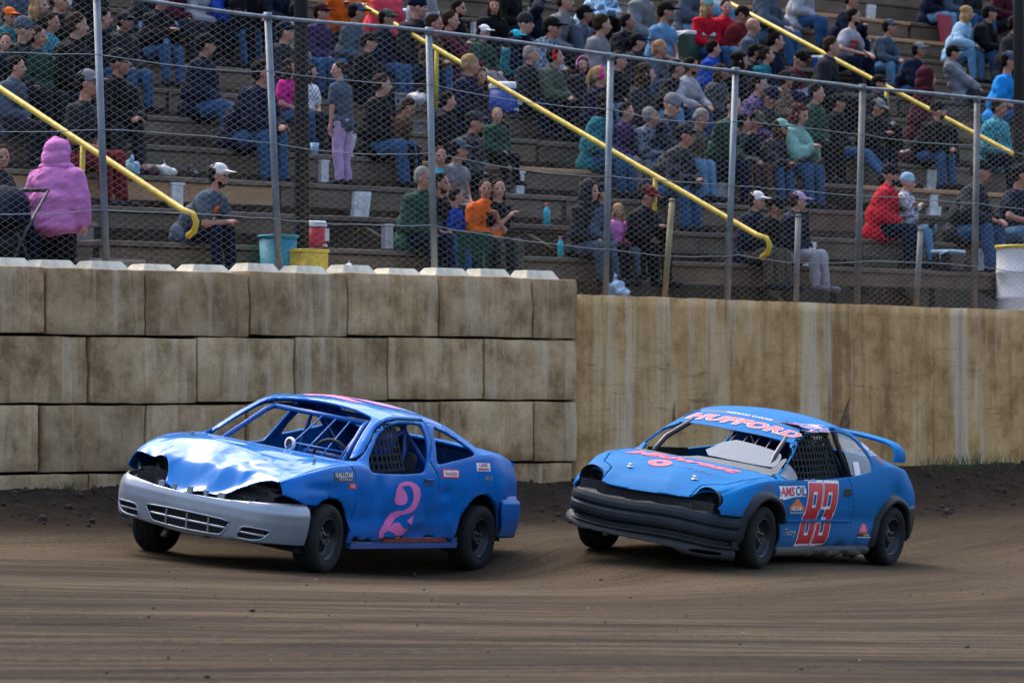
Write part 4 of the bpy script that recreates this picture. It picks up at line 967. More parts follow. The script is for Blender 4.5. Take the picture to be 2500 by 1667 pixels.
# ------------------------------------------------------------------ blue car, number 83
NOSE[:] = [1.5, .93]
C2 = car_root('race_car', 'blue race car with red number 83, black bumper, fender flares and a rear spoiler', (2.09474, 35.08772, -1.41754), (3.41279, 37.37996, -1.48398), (.75668, 35.86141, -1.26949))
P2 = paint('dusty_blue_paint', (.0003, .128, .36), .42, .0, .30, .55, scuff=.6, spec=.03)
P2K = paint('black_bumper_plastic', (.009, .016, .023), .48, .0, .16, .42, spec=.18)
cv = dict(zb=K([(-2.1, .30), (-1.7, .24), (-.9, .17), (1.1, .17), (2.1, .30)]),
          ys=K([(-2.1, .64), (-1.9, .76), (-1.5, .83), (-.8, .84), (.8, .84), (1.4, .85), (1.75, .82), (1.95, .74), (2.1, .62)]),
          zm=K([(-2.1, .56), (0, .56), (2.1, .48)]),
          yb=K([(-2.1, .54), (-1.9, .64), (-1.4, .75), (0, .79), (.95, .79), (1.4, .77), (1.75, .71), (1.95, .63), (2.1, .52)]),
          zbelt=K([(-2.1, .76), (-1.9, .86), (-1.6, .93), (-1.25, .955), (-.85, .90), (-.4, .85), (0, .825), (.5, .81), (.9, .815), (1.2, .81), (1.6, .75), (1.85, .66), (2.0, .585), (2.1, .52)]),
          yr=K([(-2.1, .48), (-1.85, .56), (-1.5, .64), (-1.2, .635), (-.8, .59), (-.3, .57), (.1, .56), (.35, .585), (.6, .65), (.95, .715), (1.05, .735), (1.4, .70), (1.75, .64), (1.95, .56), (2.1, .45)]),
          zr=K([(-2.1, .78), (-1.85, .895), (-1.5, .965), (-1.2, 1.03), (-.9, 1.14), (-.6, 1.235), (-.3, 1.272), (.05, 1.252), (.3, 1.19), (.55, 1.07), (.8, .93), (.96, .84), (1.08, .835), (1.4, .805), (1.7, .735), (1.9, .665), (2.02, .595), (2.1, .53)]),
          zt=K([(-2.1, .80), (-1.9, .91), (-1.55, .985), (-1.35, 1.02), (-1.0, 1.17), (-.75, 1.27), (-.45, 1.325), (-.1, 1.325), (.15, 1.28), (.35, 1.205), (.6, 1.07), (.85, .925), (1.02, .85), (1.12, .86), (1.4, .835), (1.7, .765), (1.9, .685), (2.02, .60), (2.1, .525)]))
S = Body(cv, -2.1, 2.1).s; V = S.V; x, y, z, v = V.T
side = (v < 1.02) & (y > 0)
V[:, 1] -= side * ((folds(x, z, 31, 30, .012, -1.9, 1.9, .15, .9) + .004) * smooth01((.8 - z) / .4) + .022 * np.exp(-((x + .2) / .5) ** 2 - ((z - .22) / .05) ** 2) * (1 + np.sin(x * 17)) + .03 * np.exp(-((x + 1.35) / .15) ** 2 - ((z - .70) / .10) ** 2))
V[:, 2] += smooth01((x - 1.1) / .3) * (v > 1.6) * (.05 * (facets(x, y, 8, 16, 1, 1, 2.1, -.7, .7) - .12) * smooth01((x - 1.2) / .6))
win2 = chaikin([(.95, .835), (.80, .92), (.62, 1.02), (.53, 1.075), (.43, 1.13), (.30, 1.18), (.08, 1.222), (-.24, 1.238), (-.50, 1.225), (-.70, 1.175), (-.82, 1.09), (-.885, 1.0), (-.85, .925), (-.75, .895), (-.36, .862), (.06, .835), (.56, .82), (.90, .818)], 2)
body = S.cut(XZ(win2))[1]
ws2 = chaikin([(1.0, -.58), (.93, -.68), (.60, -.585), (.30, -.51), (.26, -.47), (.235, -.25), (.23, 0), (.235, .25), (.26, .47), (.30, .51), (.60, .585), (.93, .68), (1.0, .58), (1.035, .3), (1.04, 0), (1.035, -.3)], 1)
body = body.cut(lambda V: np.where(V[:, 3] > 2.02, sdf(ws2, V[:, 0], V[:, 1]), -1))[1]
rg2 = chaikin([(-.80, -.49), (-1.30, -.55), (-1.36, -.48), (-1.38, 0), (-1.36, .48), (-1.30, .55), (-.80, .49), (-.76, .4), (-.74, 0), (-.76, -.4)], 1)
body = body.cut(lambda V: np.where(V[:, 3] > 2.02, sdf(rg2, V[:, 0], V[:, 1]), -1))[1]
bvshell = bvh_of(S)
body = body.cut(arch(1.34, .29, .365))[1]; body = body.cut(arch(-1.30, .28, .36))[1]
body = body.cut(lambda V: V[:, 2] - (.185 + .012 * np.sin(V[:, 0] * 11) * (V[:, 0] < .3)))[0]
def hl(s_): return lambda V: np.where((V[:, 0] > 1.7), 1 - np.hypot((V[:, 1] - s_ * .565) / .128, (V[:, 2] - .592) / .088), -1)
for s_ in (1, -1): body = body.cut(hl(s_))[1]
nose2 = [(3, -.9), (3, .9), (1.93, .9), (1.97, .70), (2.03, .45), (2.045, .35), (2.06, .1), (2.06, -.1), (2.05, -.35), (2.03, -.45), (1.97, -.70), (1.93, -.9)]
body = body.cut(lambda V: sdf(nose2, V[:, 0], V[:, 1]))[1]
body = body.cut(lambda V: np.where((V[:, 3] < 1.55) & (V[:, 0] > 1.5), V[:, 2] - .50, 1))[0]
full2 = body
hoodp2 = [(1.06, -.72), (1.085, -.5), (1.10, 0), (1.085, .5), (1.06, .72), (1.4, .70), (1.7, .60), (1.85, .44), (3, .40), (3, -.40), (1.85, -.44), (1.7, -.60), (1.4, -.70)]
hood, body = body.cut(lambda V: np.where(V[:, 3] > 1.4, sdf(hoodp2, V[:, 0], V[:, 1]), -1), .005)
doorp2 = [(1.08, .83), (1.04, .60), (1.06, .14), (-.40, .14), (-.42, .5), (-.375, .74), (-.30, .87), (-.30, 1.245), (.0, 1.258), (.25, 1.215), (.45, 1.14), (.62, 1.04), (.85, .905), (1.0, .84)]
door, body = body.cut(XZ(doorp2), .006); dl, dr = door.cut(lambda V: V[:, 1])
roof, body = body.cut(lambda V: np.where(V[:, 3] > 1.9, np.minimum(V[:, 0] + .745, .245 - V[:, 0]), -1), .002)
trunk, body = body.cut(lambda V: np.where(V[:, 3] > 2.1, sdf([(-1.40, -.56), (-1.40, .56), (-3, .5), (-3, -.5)], V[:, 0], V[:, 1]), -1), .004)
front, rear = body.cut(lambda V: V[:, 0] - .3); fl, fr = front.cut(lambda V: V[:, 1]); ql, qr = rear.cut(lambda V: V[:, 1])
hood.part('hood', P2, C2, .01, ROLL); roof.part('roof', P2, C2, .02, ROLL); trunk.part('trunk_lid', P2, C2, .012, ROLL)
for s_, nme in ((dl, 'door'), (dr, 'door'), (fl, 'fender'), (fr, 'fender'), (ql, 'quarter_panel'), (qr, 'quarter_panel')): s_.part(nme, P2, C2, .02, ROLL)
mb = RMB(); Vt = []
for z_ in np.linspace(.32, .82, 8):
    for y_ in np.linspace(-.62, .62, 9): Vt.append((-2.09 + .07 * (abs(y_) / .62) ** 2, y_, z_))
mb.add(Vt, [(j * 9 + i, j * 9 + i + 1, (j + 1) * 9 + i + 1, (j + 1) * 9 + i) for j in range(7) for i in range(8)]); mb.build('tail_panel', P2, C2, True)
rbS = bumper_surf(dict(x=2.10, bow=.10, cor=.16, w=.76, xe=1.62), lambda z: .02 + .02 * math.sin(np.clip((z - .28) / .34, 0, 1) * math.pi), 60, np.linspace(.30, .60, 12))
rbS.V[:, 0] *= -1; rbS.F = [f[::-1] for f in rbS.F]; rbS = rbS.cut(lambda V: np.hypot(V[:, 0] + 1.30, V[:, 2] - .28) - .37)[0]; rbS.part('rear_bumper', P2K, C2, .015, ROLL)
# black front bumper with ridges, and the battered chin below it
prof2 = lambda z: float(np.interp(z, [.205, .235, .255, .285, .30, .33, .375, .388, .398, .41, .45, .49, .515, .53], [-.02, .012, -.03, -.035, .018, .03, .028, .010, .010, .030, .026, .008, -.025, -.06]))
bs = bumper_surf(dict(x=2.085, bow=.11, cor=.19, w=.79, xe=1.66), prof2, 110, np.linspace(.205, .53, 44))
bs = bs.cut(lambda V: np.hypot(V[:, 0] - 1.34, V[:, 2] - .29) - .37)[0]
bs = bs.cut(lambda V: np.interp(V[:, 1], [-.85, -.55, -.45, 0, .45, .62, .75, .85], [.565, .545, .505, .495, .50, .515, .54, .545]) + .006 * np.sin(V[:, 1] * 21) - V[:, 2])[0]
bv2b = bvh_of(bs); bs.V[:, 2] += .012 * np.sin(bs.V[:, 1] * 5)
bs.part('front_bumper', P2K, C2, .014, ROLL)
ch = bumper_surf(dict(x=2.075, bow=.10, cor=.17, w=.765, xe=1.76), lambda z: float(np.interp(z, [.115, .14, .17, .20, .235, .25], [.0, .02, .022, .008, -.02, -.06])), 100, np.linspace(.115, .25, 14))
ch = ch.cut(lambda V: V[:, 2] - np.interp(V[:, 1], [-.90, -.72, -.60, -.45, .25, .36, .45, .9], [.16, .13, .155, .165, .165, .155, .115, .115]) - .004 * np.sin(V[:, 1] * 37))[0]
ch = ch.cut(lambda V: np.where(V[:, 0] > 1.8, sdf(chaikin([(.47, .15), (.55, .185), (.76, .185), (.74, .15)], 1), V[:, 1], V[:, 2]), -1))[1]
lm = (ch.V[:, 1] < -.5); ch.V[lm, 2] += .05 * smooth01((-.5 - ch.V[lm, 1]) / .3); ch.V[lm, 1] -= .05 * smooth01((-.6 - ch.V[lm, 1]) / .2)
ch = ch.cut(lambda V: np.hypot(V[:, 0] - 1.34, V[:, 2] - .29) - .34)[0]
ch.part('chin_spoiler', P2K, C2, .014, ROLL)
mb = RMB(); mb.box((1.55, 0, .43), (.9, 1.30, .30)); mb.box((1.80, 0, .36), (.22, 1.16, .30)); mb.box((1.90, 0, .47), (.12, .85, .05)); mb.build('engine_bay', M_DARKBAY, C2)
mb = RMB(); mb.box((1.97, -.05, .515), (.03, .78, .05)); mb.box((1.975, .36, .515), (.05, .16, .06)); mb.box((1.97, -.02, .49), (.06, .03, .05)); mb.build('radiator_support', flat('grey_green_steel', (.05, .065, .07), .6, .2, var=.4), C2)
for s_ in (1, -1):                   # empty headlight buckets
    mb = RMB(); A = Matrix.Translation((1.97, s_ * .565, .592)) @ Matrix.Rotation(-math.pi / 2, 4, 'Y')
    mb.lathe([(.12, .0), (.115, .05), (.09, .14), (.04, .17), (.001, .17)], A, 20); mb.build('headlight_bucket', M_BLACK, C2, True)
    mb = RMB(); mb.tube([(1.86, s_ * .60, .60), (1.93, s_ * .58, .58)], .03, 8); mb.build('bulb_socket', M_RIM, C2)
mb = RMB(); mb.box((1.985, .44, .505), (.03, .03, .09)); mb.build('bracket', flat('old_lamp_edge', (.30, .24, .16), .7), C2)
for (xc, zc, r_, s_) in ((1.34, .29, .365, 1), (1.34, .29, .365, -1), (-1.30, .28, .36, 1), (-1.30, .28, .36, -1)):     # flares
    mb = RMB(); Vw = []; aa = np.linspace(-.12 if xc > 0 else -.1, math.pi * (.86 if xc > 0 else 1.0), 26)
    for a in aa:
        for (dr_, dy) in ((.0, -.03), (-.005, .03), (.02, .045), (.055, .03), (.075, -.005)):
            X, Z = xc + (r_ + dr_) * math.cos(a) / .96, zc + (r_ + dr_) * math.sin(a)
            h_ = bvshell.ray_cast(Vector((X, s_ * 1.2, Z)), Vector((0, -s_, 0)))[0]; yb_ = abs(h_.y) if h_ else .80
            Vw.append((X, s_ * (min(max(yb_, .74), .86) + dy), Z))
    mb.add(Vw, [(5 * i + j, 5 * i + j + 1, 5 * i + j + 6, 5 * i + j + 5) for i in range(25) for j in range(4)]); mb.build('fender_flare', P2K, C2, True)
for (xc, s_) in ((1.34, 1), (1.34, -1), (-1.30, 1), (-1.30, -1)):
    mb = RMB(); aa = np.linspace(-.3, math.pi + .3, 15)
    mb.add([(xc + .39 * math.cos(a), s_ * yy_, .29 + .375 * math.sin(a)) for a in aa for yy_ in (.42, .80)], [(2 * i, 2 * i + 1, 2 * i + 3, 2 * i + 2) for i in range(14)])
    mb.add([(xc + .39 * math.cos(a), s_ * .42, .29 + .375 * math.sin(a)) for a in aa], [tuple(range(15))]); mb.build('wheel_well', M_DARKBAY, C2)
for s_ in (1, -1):
    mb = RMB(); mb.prism([(-1.655, .38), (-1.70, .16), (-1.86, .14), (-1.84, .38)], 0, .012, lambda a, b, h_: (a, s_ * (.60 + h_) + .11 * s_ * (a + 1.86) / .2, b)); mb.build('mud_flap', M_BLACK, C2)
mb = RMB(); mb.box((-.2, 0, .205), (3.0, 1.46, .05)); mb.box((-1.6, 0, .36), (.8, 1.2, .30)); mb.build('floor_pan', M_DARKBAY, C2)
# crushed rocker skirt
V_ = []; F_ = []; xs_ = np.linspace(1.02, -.86, 50)
for i, xx in enumerate(xs_):
    w_ = .018 * math.sin(xx * 13) * (xx < .35) + .012 * math.sin(xx * 31) * (xx < .3)
    for (yy_, zz_) in ((.832, .245), (.845 + w_, .215), (.838 - w_, .18), (.80 + w_ * .5, .145 + w_)): V_.append((xx, yy_, zz_))
F_ = [(4 * i + j, 4 * i + j + 1, 4 * i + j + 5, 4 * i + j + 4) for i in range(49) for j in range(3)]
mb = RMB(); mb.add(V_, F_); o = mb.build('rocker_skirt', paint('muddy_rocker', (.03, .05, .075), .6, 0, .8, .3), C2, True); m = o.modifiers.new('s', 'SOLIDIFY'); m.thickness = .012
mb = RMB(); mb.box((.27, .848, .474), (1.30, .012, .022)); mb.build('door_trim', P2, C2, bevel=.004)
mb = RMB(); mb.box((1.03, 0, .58), (.04, 1.36, .5)); mb.build('fire_wall', M_DARKBAY, C2)
mb = RMB(); mb.prism([(1.06, .79), (1.06, .842), (1.0, .850), (.92, .845), (.88, .80), (.88, .75)], -.68, .68, lambda a, b, h_: (a - .07 * abs(h_) ** 2, h_, b)); mb.build('cowl', flat('dusty_cowl', (.11, .10, .085), .8), C2)
mb = RMB(); mb.box((.72, 0, .74), (.25, 1.24, .08)); mb.build('dashboard', M_BLACK, C2)
mb = RMB(); mb.box((-.05, .34, .24), (.50, .46, .08)); mb.box((-.36, .34, .60), (.12, .46, .70), 0, Matrix.Rotation(-.22, 3, 'Y')); mb.box((-.44, .34, 1.0), (.08, .26, .18)); mb.build('racing_seat', M_BLACK, C2, bevel=.04)
mb = RMB(); mb.tube([(.60 + .03 * math.sin(a), .34 + .17 * math.cos(a), .84 + .17 * math.sin(a)) for a in np.linspace(0, 2 * math.pi, 24, endpoint=False)], .014, 8, closed=True); mb.tube([(.60, .34, .84), (.8, .34, .76)], .02, 8); mb.build('steering_wheel', M_BLACK, C2, True)
M_CAGE2 = flat('dark_cage_paint', (.014, .02, .028), .4, var=.2)
cage(C2, M_CAGE2, [[(.96, s_ * .58, .40), (.92, s_ * .58, .80), (.74, s_ * .54, .98), (.42, s_ * .47, 1.14), (.30, s_ * .45, 1.175)] for s_ in (1, -1)] + [[(.30, -.45, 1.175), (.30, .45, 1.175)], [(-.40, .46, .26), (-.42, .50, .85), (-.44, .44, 1.20), (-.44, -.44, 1.20), (-.42, -.50, .85), (-.40, -.46, .26)], [(.30, .45, 1.175), (-.44, .44, 1.2)], [(.30, -.45, 1.175), (-.44, -.44, 1.2)],
     [(-.42, .46, 1.15), (-.42, -.44, .45)], [(-.44, .42, 1.18), (-1.30, .44, .55)], [(-.44, -.42, 1.18), (-1.30, -.44, .55)], [(.82, .66, .45), (-.40, .60, .48)], [(.82, .66, .62), (-.40, .60, .66)], [(.82, -.66, .62), (-.40, -.60, .66)]], .024)
cage(C2, flat('windscreen_bar', (.16, .17, .18), .5, .3), [[(.90, .02 + i * .135, .86), (.36, .0 + i * .11, 1.15)] for i in range(5)], .006)
mb = RMB(); mb.box((.55, -.60, .80), (.75, .012, .16)); mb.build('far_door_card', M_BLACK, C2)
# blue sun strip across the top of the windscreen, and the pale panel in front of the driver
def skin(name, poly_xy, mat, car, bv, off=.004, thick=.004, n_=40):
    """patch that follows the outer shell, given in plan (x, y)"""
    A = np.array(poly_xy); s = shape_mesh(lambda a, b: sdf(poly_xy, a, b), A[:, 0].min() - .01, A[:, 0].max() + .01, A[:, 1].min() - .01, A[:, 1].max() + .01, n_)
    o = decal(name, s, mat, car, bv, lambda a, b: (a, b, 2.0), (0, 0, -1), off, sub=False)
    if thick: m = o.modifiers.new('s', 'SOLIDIFY'); m.thickness = thick
    return o
skin('sun_strip', [(.235, -.50), (.30, -.535), (.47, -.575), (.485, -.56), (.50, 0), (.485, .56), (.47, .575), (.30, .535), (.235, .50), (.225, 0)], P2, C2, bvshell, .004)
skin('windscreen_panel', chaikin([(.90, -.12), (.62, .03), (.63, .30), (.66, .56), (.72, .605), (.84, .62), (.87, .58), (.90, .3)], 1), flat('pale_grey_panel', (.11, .145, .19), .6, var=.08), C2, bvshell, .004)
skin('windscreen_frame', [(1.03, -.30), (.93, -.10), (.91, .3), (.885, .60), (.70, .628), (.72, .66), (.925, .685), (1.0, .59), (1.035, .3)], flat('grey_frame_panel', (.05, .075, .095), .6), C2, bvshell, .003)
decal('sun_strip_outline', text_poly('HUFFORD', 1, .35, .060, 1.12), M_WHITEV, C2, bvshell, lambda a, b: (.372 - b * .15 , -.0 + a * .222, 2.0), (0, 0, -1), .010, .2)
decal('sun_strip_lettering', text_poly('HUFFORD', 1, .35, .030, 1.12), flat('coral_vinyl', (.80, .06, .09), .5), C2, bvshell, lambda a, b: (.372 - b * .15, -.0 + a * .222, 2.0), (0, 0, -1), .012, .2)
decal('visor_stripe', poly_mesh([[(-.50, -.022), (.50, -.022), (.50, .022), (-.50, .022)]]), M_BLACKV, C2, bvshell, lambda a, b: (.215 - b, a, 2.0), (0, 0, -1), .004)
decal('visor_lettering', text_poly('MIDWEST CHASSIS', 1, 0, .0), M_WHITEV, C2, bvshell, lambda a, b: (.213 - b * .05, a * .055 - .02, 2.0), (0, 0, -1), .006, .3)
bv2 = bvh_of(full2)
M_CORAL = flat('coral_vinyl', (.80, .06, .09), .5)
decal('hood_lettering', text_poly('Midwest', 1, .25, .035), M_CORAL, C2, bvshell, lambda a, b: (1.32 - b * .24 + .0 * a, a * .31 - .05, 2.0), (0, 0, -1), .005, .2)
decal('hood_lettering', text_poly('AUTOS', 1, .2, .0, 1.2), M_NAVYV, C2, bvshell, lambda a, b: (1.58 - b * .08, a * .12 + .16, 2.0), (0, 0, -1), .005, .3)
decal('hood_emblem', shape_mesh(lambda a, b: .035 - np.abs(np.hypot(a, b) - .07), -.12, .12, -.12, .12, 30), M_CORAL, C2, bvshell, lambda a, b: (1.58 - b, a - .12, 2.0), (0, 0, -1), .005, sub=False)
for y_ in (-.30, .33):
    h_ = bv2.ray_cast(Vector((1.78, y_, 2)), Vector((0, 0, -1)))[0]
    mb = RMB(); A = Matrix.Translation(h_); mb.lathe([(.001, .006), (.028, .006), (.03, .0)], A, 16); mb.tube([h_[:], (h_.x, h_.y, h_.z + .03)], .007, 8); mb.tube([(h_.x, h_.y - .03, h_.z + .022), (h_.x, h_.y + .03, h_.z + .03)], .004, 6); mb.build('hood_pin', flat('chrome', (.7, .7, .7), .2, 1), C2, True)
# numbers and stickers on the flank
sl_ = .25
def num_place(xl, zb_, w, h_): return lambda a, b: (xl - a * w - (b) * .13 + .0, 1.2, zb_ + b * h_)
R8 = [(0, 0, .36, .47), (.0, .53, .36, 1), (.64, 0, 1, .47), (.64, .53, 1, 1), (.0, .86, 1, 1), (.05, .40, .95, .60), (0, 0, 1, .14)]
R3 = [(.60, 0, 1, .47), (.60, .53, 1, 1), (.0, .86, 1, 1), (.30, .44, .95, .58), (0, 0, 1, .14), (0, .62, .30, 1), (0, 0, .30, .34)]
for R_, xl in ((R8, .635), (R3, .325)):
    decal('number_outline', shape_mesh(rects(R_, .045), -.1, 1.1, -.1, 1.1, 44), M_WHITEV, C2, bv2, num_place(xl, .268, .275, .535), LEFT, .0035, sub=False)
    decal('race_number', shape_mesh(rects(R_, .0), -.1, 1.1, -.1, 1.1, 44), M_REDV, C2, bv2, num_place(xl, .268, .275, .535), LEFT, .0055, sub=False)
decal('sponsor_sticker', poly_mesh([[(-a, b) for a, b in [(1.10, .77), (.60, .777), (.575, .74), (.58, .688), (.79, .682), (1.015, .655), (1.11, .668), (1.08, .72)]]]), M_WHITEV, C2, bv2, side_place(0, 0, 1), LEFT, .0035)
words(C2, bv2, 'AMS', .945, .722, .105, M_REDV, .12, .035, sx=1.35); words(C2, bv2, 'OIL', .685, .728, .105, M_NAVYV, .12, .03, sx=1.25)
decal('sponsor_sticker', poly_mesh([[(-a, b) for a, b in [(.89, .585), (.745, .670), (.59, .585), (.60, .562), (.87, .562)]]]), M_ORANGEV, C2, bv2, side_place(0, 0, 1), LEFT, .0035)
plate(C2, bv2, .74, .583, .17, .035, M_WHITEV, off=.005); words(C2, bv2, 'SERPS', .74, .583, .036, M_ORANGEV, 0, .01, off=.0065, sx=1.3); words(C2, bv2, 'Auto-Restoration', .735, .545, .032, M_WHITEV, .1, .005, sx=1.15)
words(C2, bv2, 'Terry', .80, .37, .085, flat('gold_vinyl', (.42, .33, .20), .5), .35, .01, sx=1.2)
decal('sponsor_sticker', shape_mesh(lambda a, b: np.minimum(.085 - np.hypot(a, b * 1.1), b + .03), -.1, .1, -.1, .1, 24), flat('coral_vinyl', (.80, .06, .09), .5), C2, bv2, side_place(-.68, .37, 1), LEFT, .0035, sub=False)
for i in range(4): plate(C2, bv2, -.68, .385 + i * .016, .13 - i * .03, .005, M_WHITEV, off=.005)
plate(C2, bv2, -.745, .345, .33, .03, M_BLACKV, off=.005); words(C2, bv2, 'RACING', -.75, .345, .030, M_WHITEV, .2, .005, off=.0065); plate(C2, bv2, -.74, .324, .33, .007, M_WHITEV, off=.005)
decal('door_handle', shape_mesh(lambda a, b: .035 - np.hypot(np.maximum(np.abs(a) - .055, 0), b), -.1, .1, -.05, .05, 24), M_BLACK, C2, bv2, side_place(-.265, .722, 1), LEFT, .003, sub=False)
for i in range(3): plate(C2, bv2, 1.34 - i * .06, .735 - i * .004, .035, .07, M_NAVYV, tilt=.03, off=.0035)
plate(C2, bv2, 1.14, .625, .03, .07, M_PINKV, off=.0035)
for i in range(2): decal('roof_sticker', poly_mesh([[(-.095, -.026), (.095, -.026), (.095, .026), (-.095, .026)]]), flat('pink_white_vinyl', (.62, .42, .55), .5), C2, bvshell, lambda a, b, i=i: (.12 - i * .21 - a, 1.2, 1.246 + .006 * i + b), LEFT, .004)
words(C2, bvshell, 'SUNOCO', -1.02, 1.06, .06, M_WHITEV, 0, .01); decal('pillar_sticker', shape_mesh(lambda a, b: 1 - np.hypot(a / .09, b / .045), -.1, .1, -.05, .05, 20), M_PALEB, C2, bvshell, side_place(-.93, 1.13, 1), LEFT, .003, sub=False)
decal('pillar_sticker', shape_mesh(lambda a, b: 1 - np.hypot(a / .13, b / .05), -.15, .15, -.06, .06, 20), M_NAVYV, C2, bvshell, side_place(-1.12, 1.02, 1), LEFT, .003, sub=False)
# side window net and clear plastic quarter panes
n = NT('lexan_sheet'); n.base((.55, .60, .66)); n.set(Roughness=.25, Alpha=.42, Specular_IOR_Level=.5); M_LEXAN = n.m
def pane(name, poly):
    A = np.array(poly); s = shape_mesh(lambda a, b: sdf(poly, -a, b), -A[:, 0].max() - .01, -A[:, 0].min() + .01, A[:, 1].min() - .01, A[:, 1].max() + .01, 24)
    return decal(name, s, M_LEXAN, C2, bvshell, side_place(0, 0, 1), LEFT, -.012, sub=False)
pane('quarter_window', chaikin([(-.30, 1.24), (-.50, 1.23), (-.71, 1.18), (-.83, 1.095), (-.89, 1.0), (-.86, .92), (-.75, .892), (-.42, .862), (-.40, .9)], 1)); pane('vent_window', chaikin([(.95, .825), (.82, .91), (.74, .96), (.70, .90), (.66, .815)], 1))
mb = RMB(); mb.tube([(-.36, .775, .86), (-.33, .66, 1.05), (-.27, .585, 1.235)], .022, 8); mb.build('door_pillar', M_BLACK, C2, True)
window_net(C2, [(.62, .83), (-.22, .83), (-.22, 1.20), (.62, 1.20)], lambda x_, z_: .735 - (z_ - .83) * .42, 13, 8, .1, win2)
plate(C2, bvshell, -.53, .925, .12, .13, M_WHITEV, off=-.006); words(C2, bvshell, 'VP RACE', -.47, 1.08, .05, M_WHITEV, 0, .01, sx=.8, off=-.004)
# spoiler
sp_ = [(.63, .955, .30), (.635, 1.03, .26), (.60, 1.10, .22), (.50, 1.145, .20), (.25, 1.165, .19), (0, 1.17, .19), (-.25, 1.165, .19), (-.50, 1.145, .20), (-.60, 1.10, .22), (-.635, 1.03, .26), (-.63, .955, .30)]
sp_ = [tuple(a) for a in chaikin(sp_, 2, False)]; V_ = []; n_ = 10
for i, (y_, z_, c_) in enumerate(sp_):
    t_ = Vector((0, sp_[min(i + 1, len(sp_) - 1)][0] - sp_[max(i - 1, 0)][0], sp_[min(i + 1, len(sp_) - 1)][1] - sp_[max(i - 1, 0)][1])).normalized(); nn = Vector((0, -t_.z, t_.y))
    for k in range(n_):
        a = 2 * math.pi * k / n_; V_.append((-1.78 + .5 * c_ * math.cos(a) - (z_ - .95) * .25 + .12, y_ + nn.y * .022 * math.sin(a), z_ + nn.z * .022 * math.sin(a)))
mb = RMB(); mb.add(V_, [(i * n_ + k, i * n_ + (k + 1) % n_, (i + 1) * n_ + (k + 1) % n_, (i + 1) * n_ + k) for i in range(len(sp_) - 1) for k in range(n_)]); mb.build('spoiler', P2, C2, True)
for xx in (1.335, -1.3225):
    wheel(C2, xx, .745, .272, .205, 1, math.radians(3) if xx > 0 else 0, False); wheel(C2, xx, -.755, .272, .205, -1, math.radians(3) if xx > 0 else 0, False)
mb = MB(); mb.tube([(1.32, -.7, .27), (1.32, .7, .27)], .035, 8); mb.tube([(-1.32, -.7, .27), (-1.32, .7, .27)], .045, 8); mb.build('axle', M_BLACK, C2)
# ------------------------------------------------------------------ people
def cap_mesh(p0, p1, r0, r1, n=10):
    p0, p1 = Vector(p0), Vector(p1); d = p1 - p0; L = d.length
    if L < 1e-5: d = Vector((0, 0, 1)); L = 1e-5
    d = d / L; a = d.cross(Vector((0, 0, 1)) if abs(d.z) < .9 else Vector((1, 0, 0))).normalized(); b = d.cross(a)
    rings = [(-r0 * .95, r0 * .3), (-r0 * .7, r0 * .72), (0, r0), (L, r1), (L + r1 * .7, r1 * .72), (L + r1 * .95, r1 * .3)]
    V = [(p0 + d * h + (a * math.cos(2 * math.pi * k / n) + b * math.sin(2 * math.pi * k / n)) * r)[:] for h, r in rings for k in range(n)]
    F = [(i * n + k, i * n + (k + 1) % n, (i + 1) * n + (k + 1) % n, (i + 1) * n + k) for i in range(len(rings) - 1) for k in range(n)] + [tuple(range(n))[::-1], tuple((len(rings) - 1) * n + k for k in range(n))]
    return V, F
_bs = bmesh.new(); bmesh.ops.create_uvsphere(_bs, u_segments=16, v_segments=10, radius=1); _sv = [v.co.copy() for v in _bs.verts]; _sf = [[v.index for v in f.verts] for f in _bs.faces]; _bs.free()
def ell_mesh(c, r, R=None):
    R = R or Matrix.Identity(3); c = Vector(c); return [(c + R @ Vector((v.x * r[0], v.y * r[1], v.z * r[2])))[:] for v in _sv], _sf
def fuse(shapes, voxel, smooth=3, ratio=.4, disp=0, seed=0):
    """one continuous skin round a set of overlapping forms"""
    mb = MB()
    for V, F in shapes: mb.add(V, F)
    me = mesh('tmp', mb.V, mb.F); o = bpy.data.objects.new('tmp', me); COL.objects.link(o)
    m = o.modifiers.new('r', 'REMESH'); m.mode = 'VOXEL'; m.voxel_size = voxel; m.use_smooth_shade = True
    if smooth: s = o.modifiers.new('s', 'SMOOTH'); s.factor = .5; s.iterations = smooth
    if ratio < 1: d = o.modifiers.new('d', 'DECIMATE'); d.ratio = ratio
    dg = bpy.context.evaluated_depsgraph_get(); out = bpy.data.meshes.new_from_object(o.evaluated_get(dg)); bpy.data.objects.remove(o); bpy.data.meshes.remove(me)
    if disp:
        co = np.empty(len(out.vertices) * 3, np.float32); out.vertices.foreach_get('co', co); co = co.reshape(-1, 3); no = np.empty_like(co.ravel()); out.vertices.foreach_get('normal', no); no = no.reshape(-1, 3)
        k = (vnoise(co[:, 0] * 11 + co[:, 1] * 4, co[:, 2] * 15, seed) - .5) + .6 * (vnoise(co[:, 0] * 25, co[:, 2] * 29 + co[:, 1] * 17, seed + 3) - .5)
        out.vertices.foreach_set('co', (co + no * (k * disp)[:, None]).astype(np.float32).ravel())
    out.polygons.foreach_set('use_smooth', [True] * len(out.polygons)); out.update(); return out
def ik(S, H, l1, l2, pole):
    S, H = Vector(S), Vector(H); d = H - S; L = min(d.length, (l1 + l2) * .995); d.normalize(); H = S + d * L
    a = (l1 * l1 - l2 * l2 + L * L) / (2 * L); h = math.sqrt(max(0, l1 * l1 - a * a)); p = Vector(pole); p = (p - d * p.dot(d)).normalized()
    return S + d * a + p * h, H
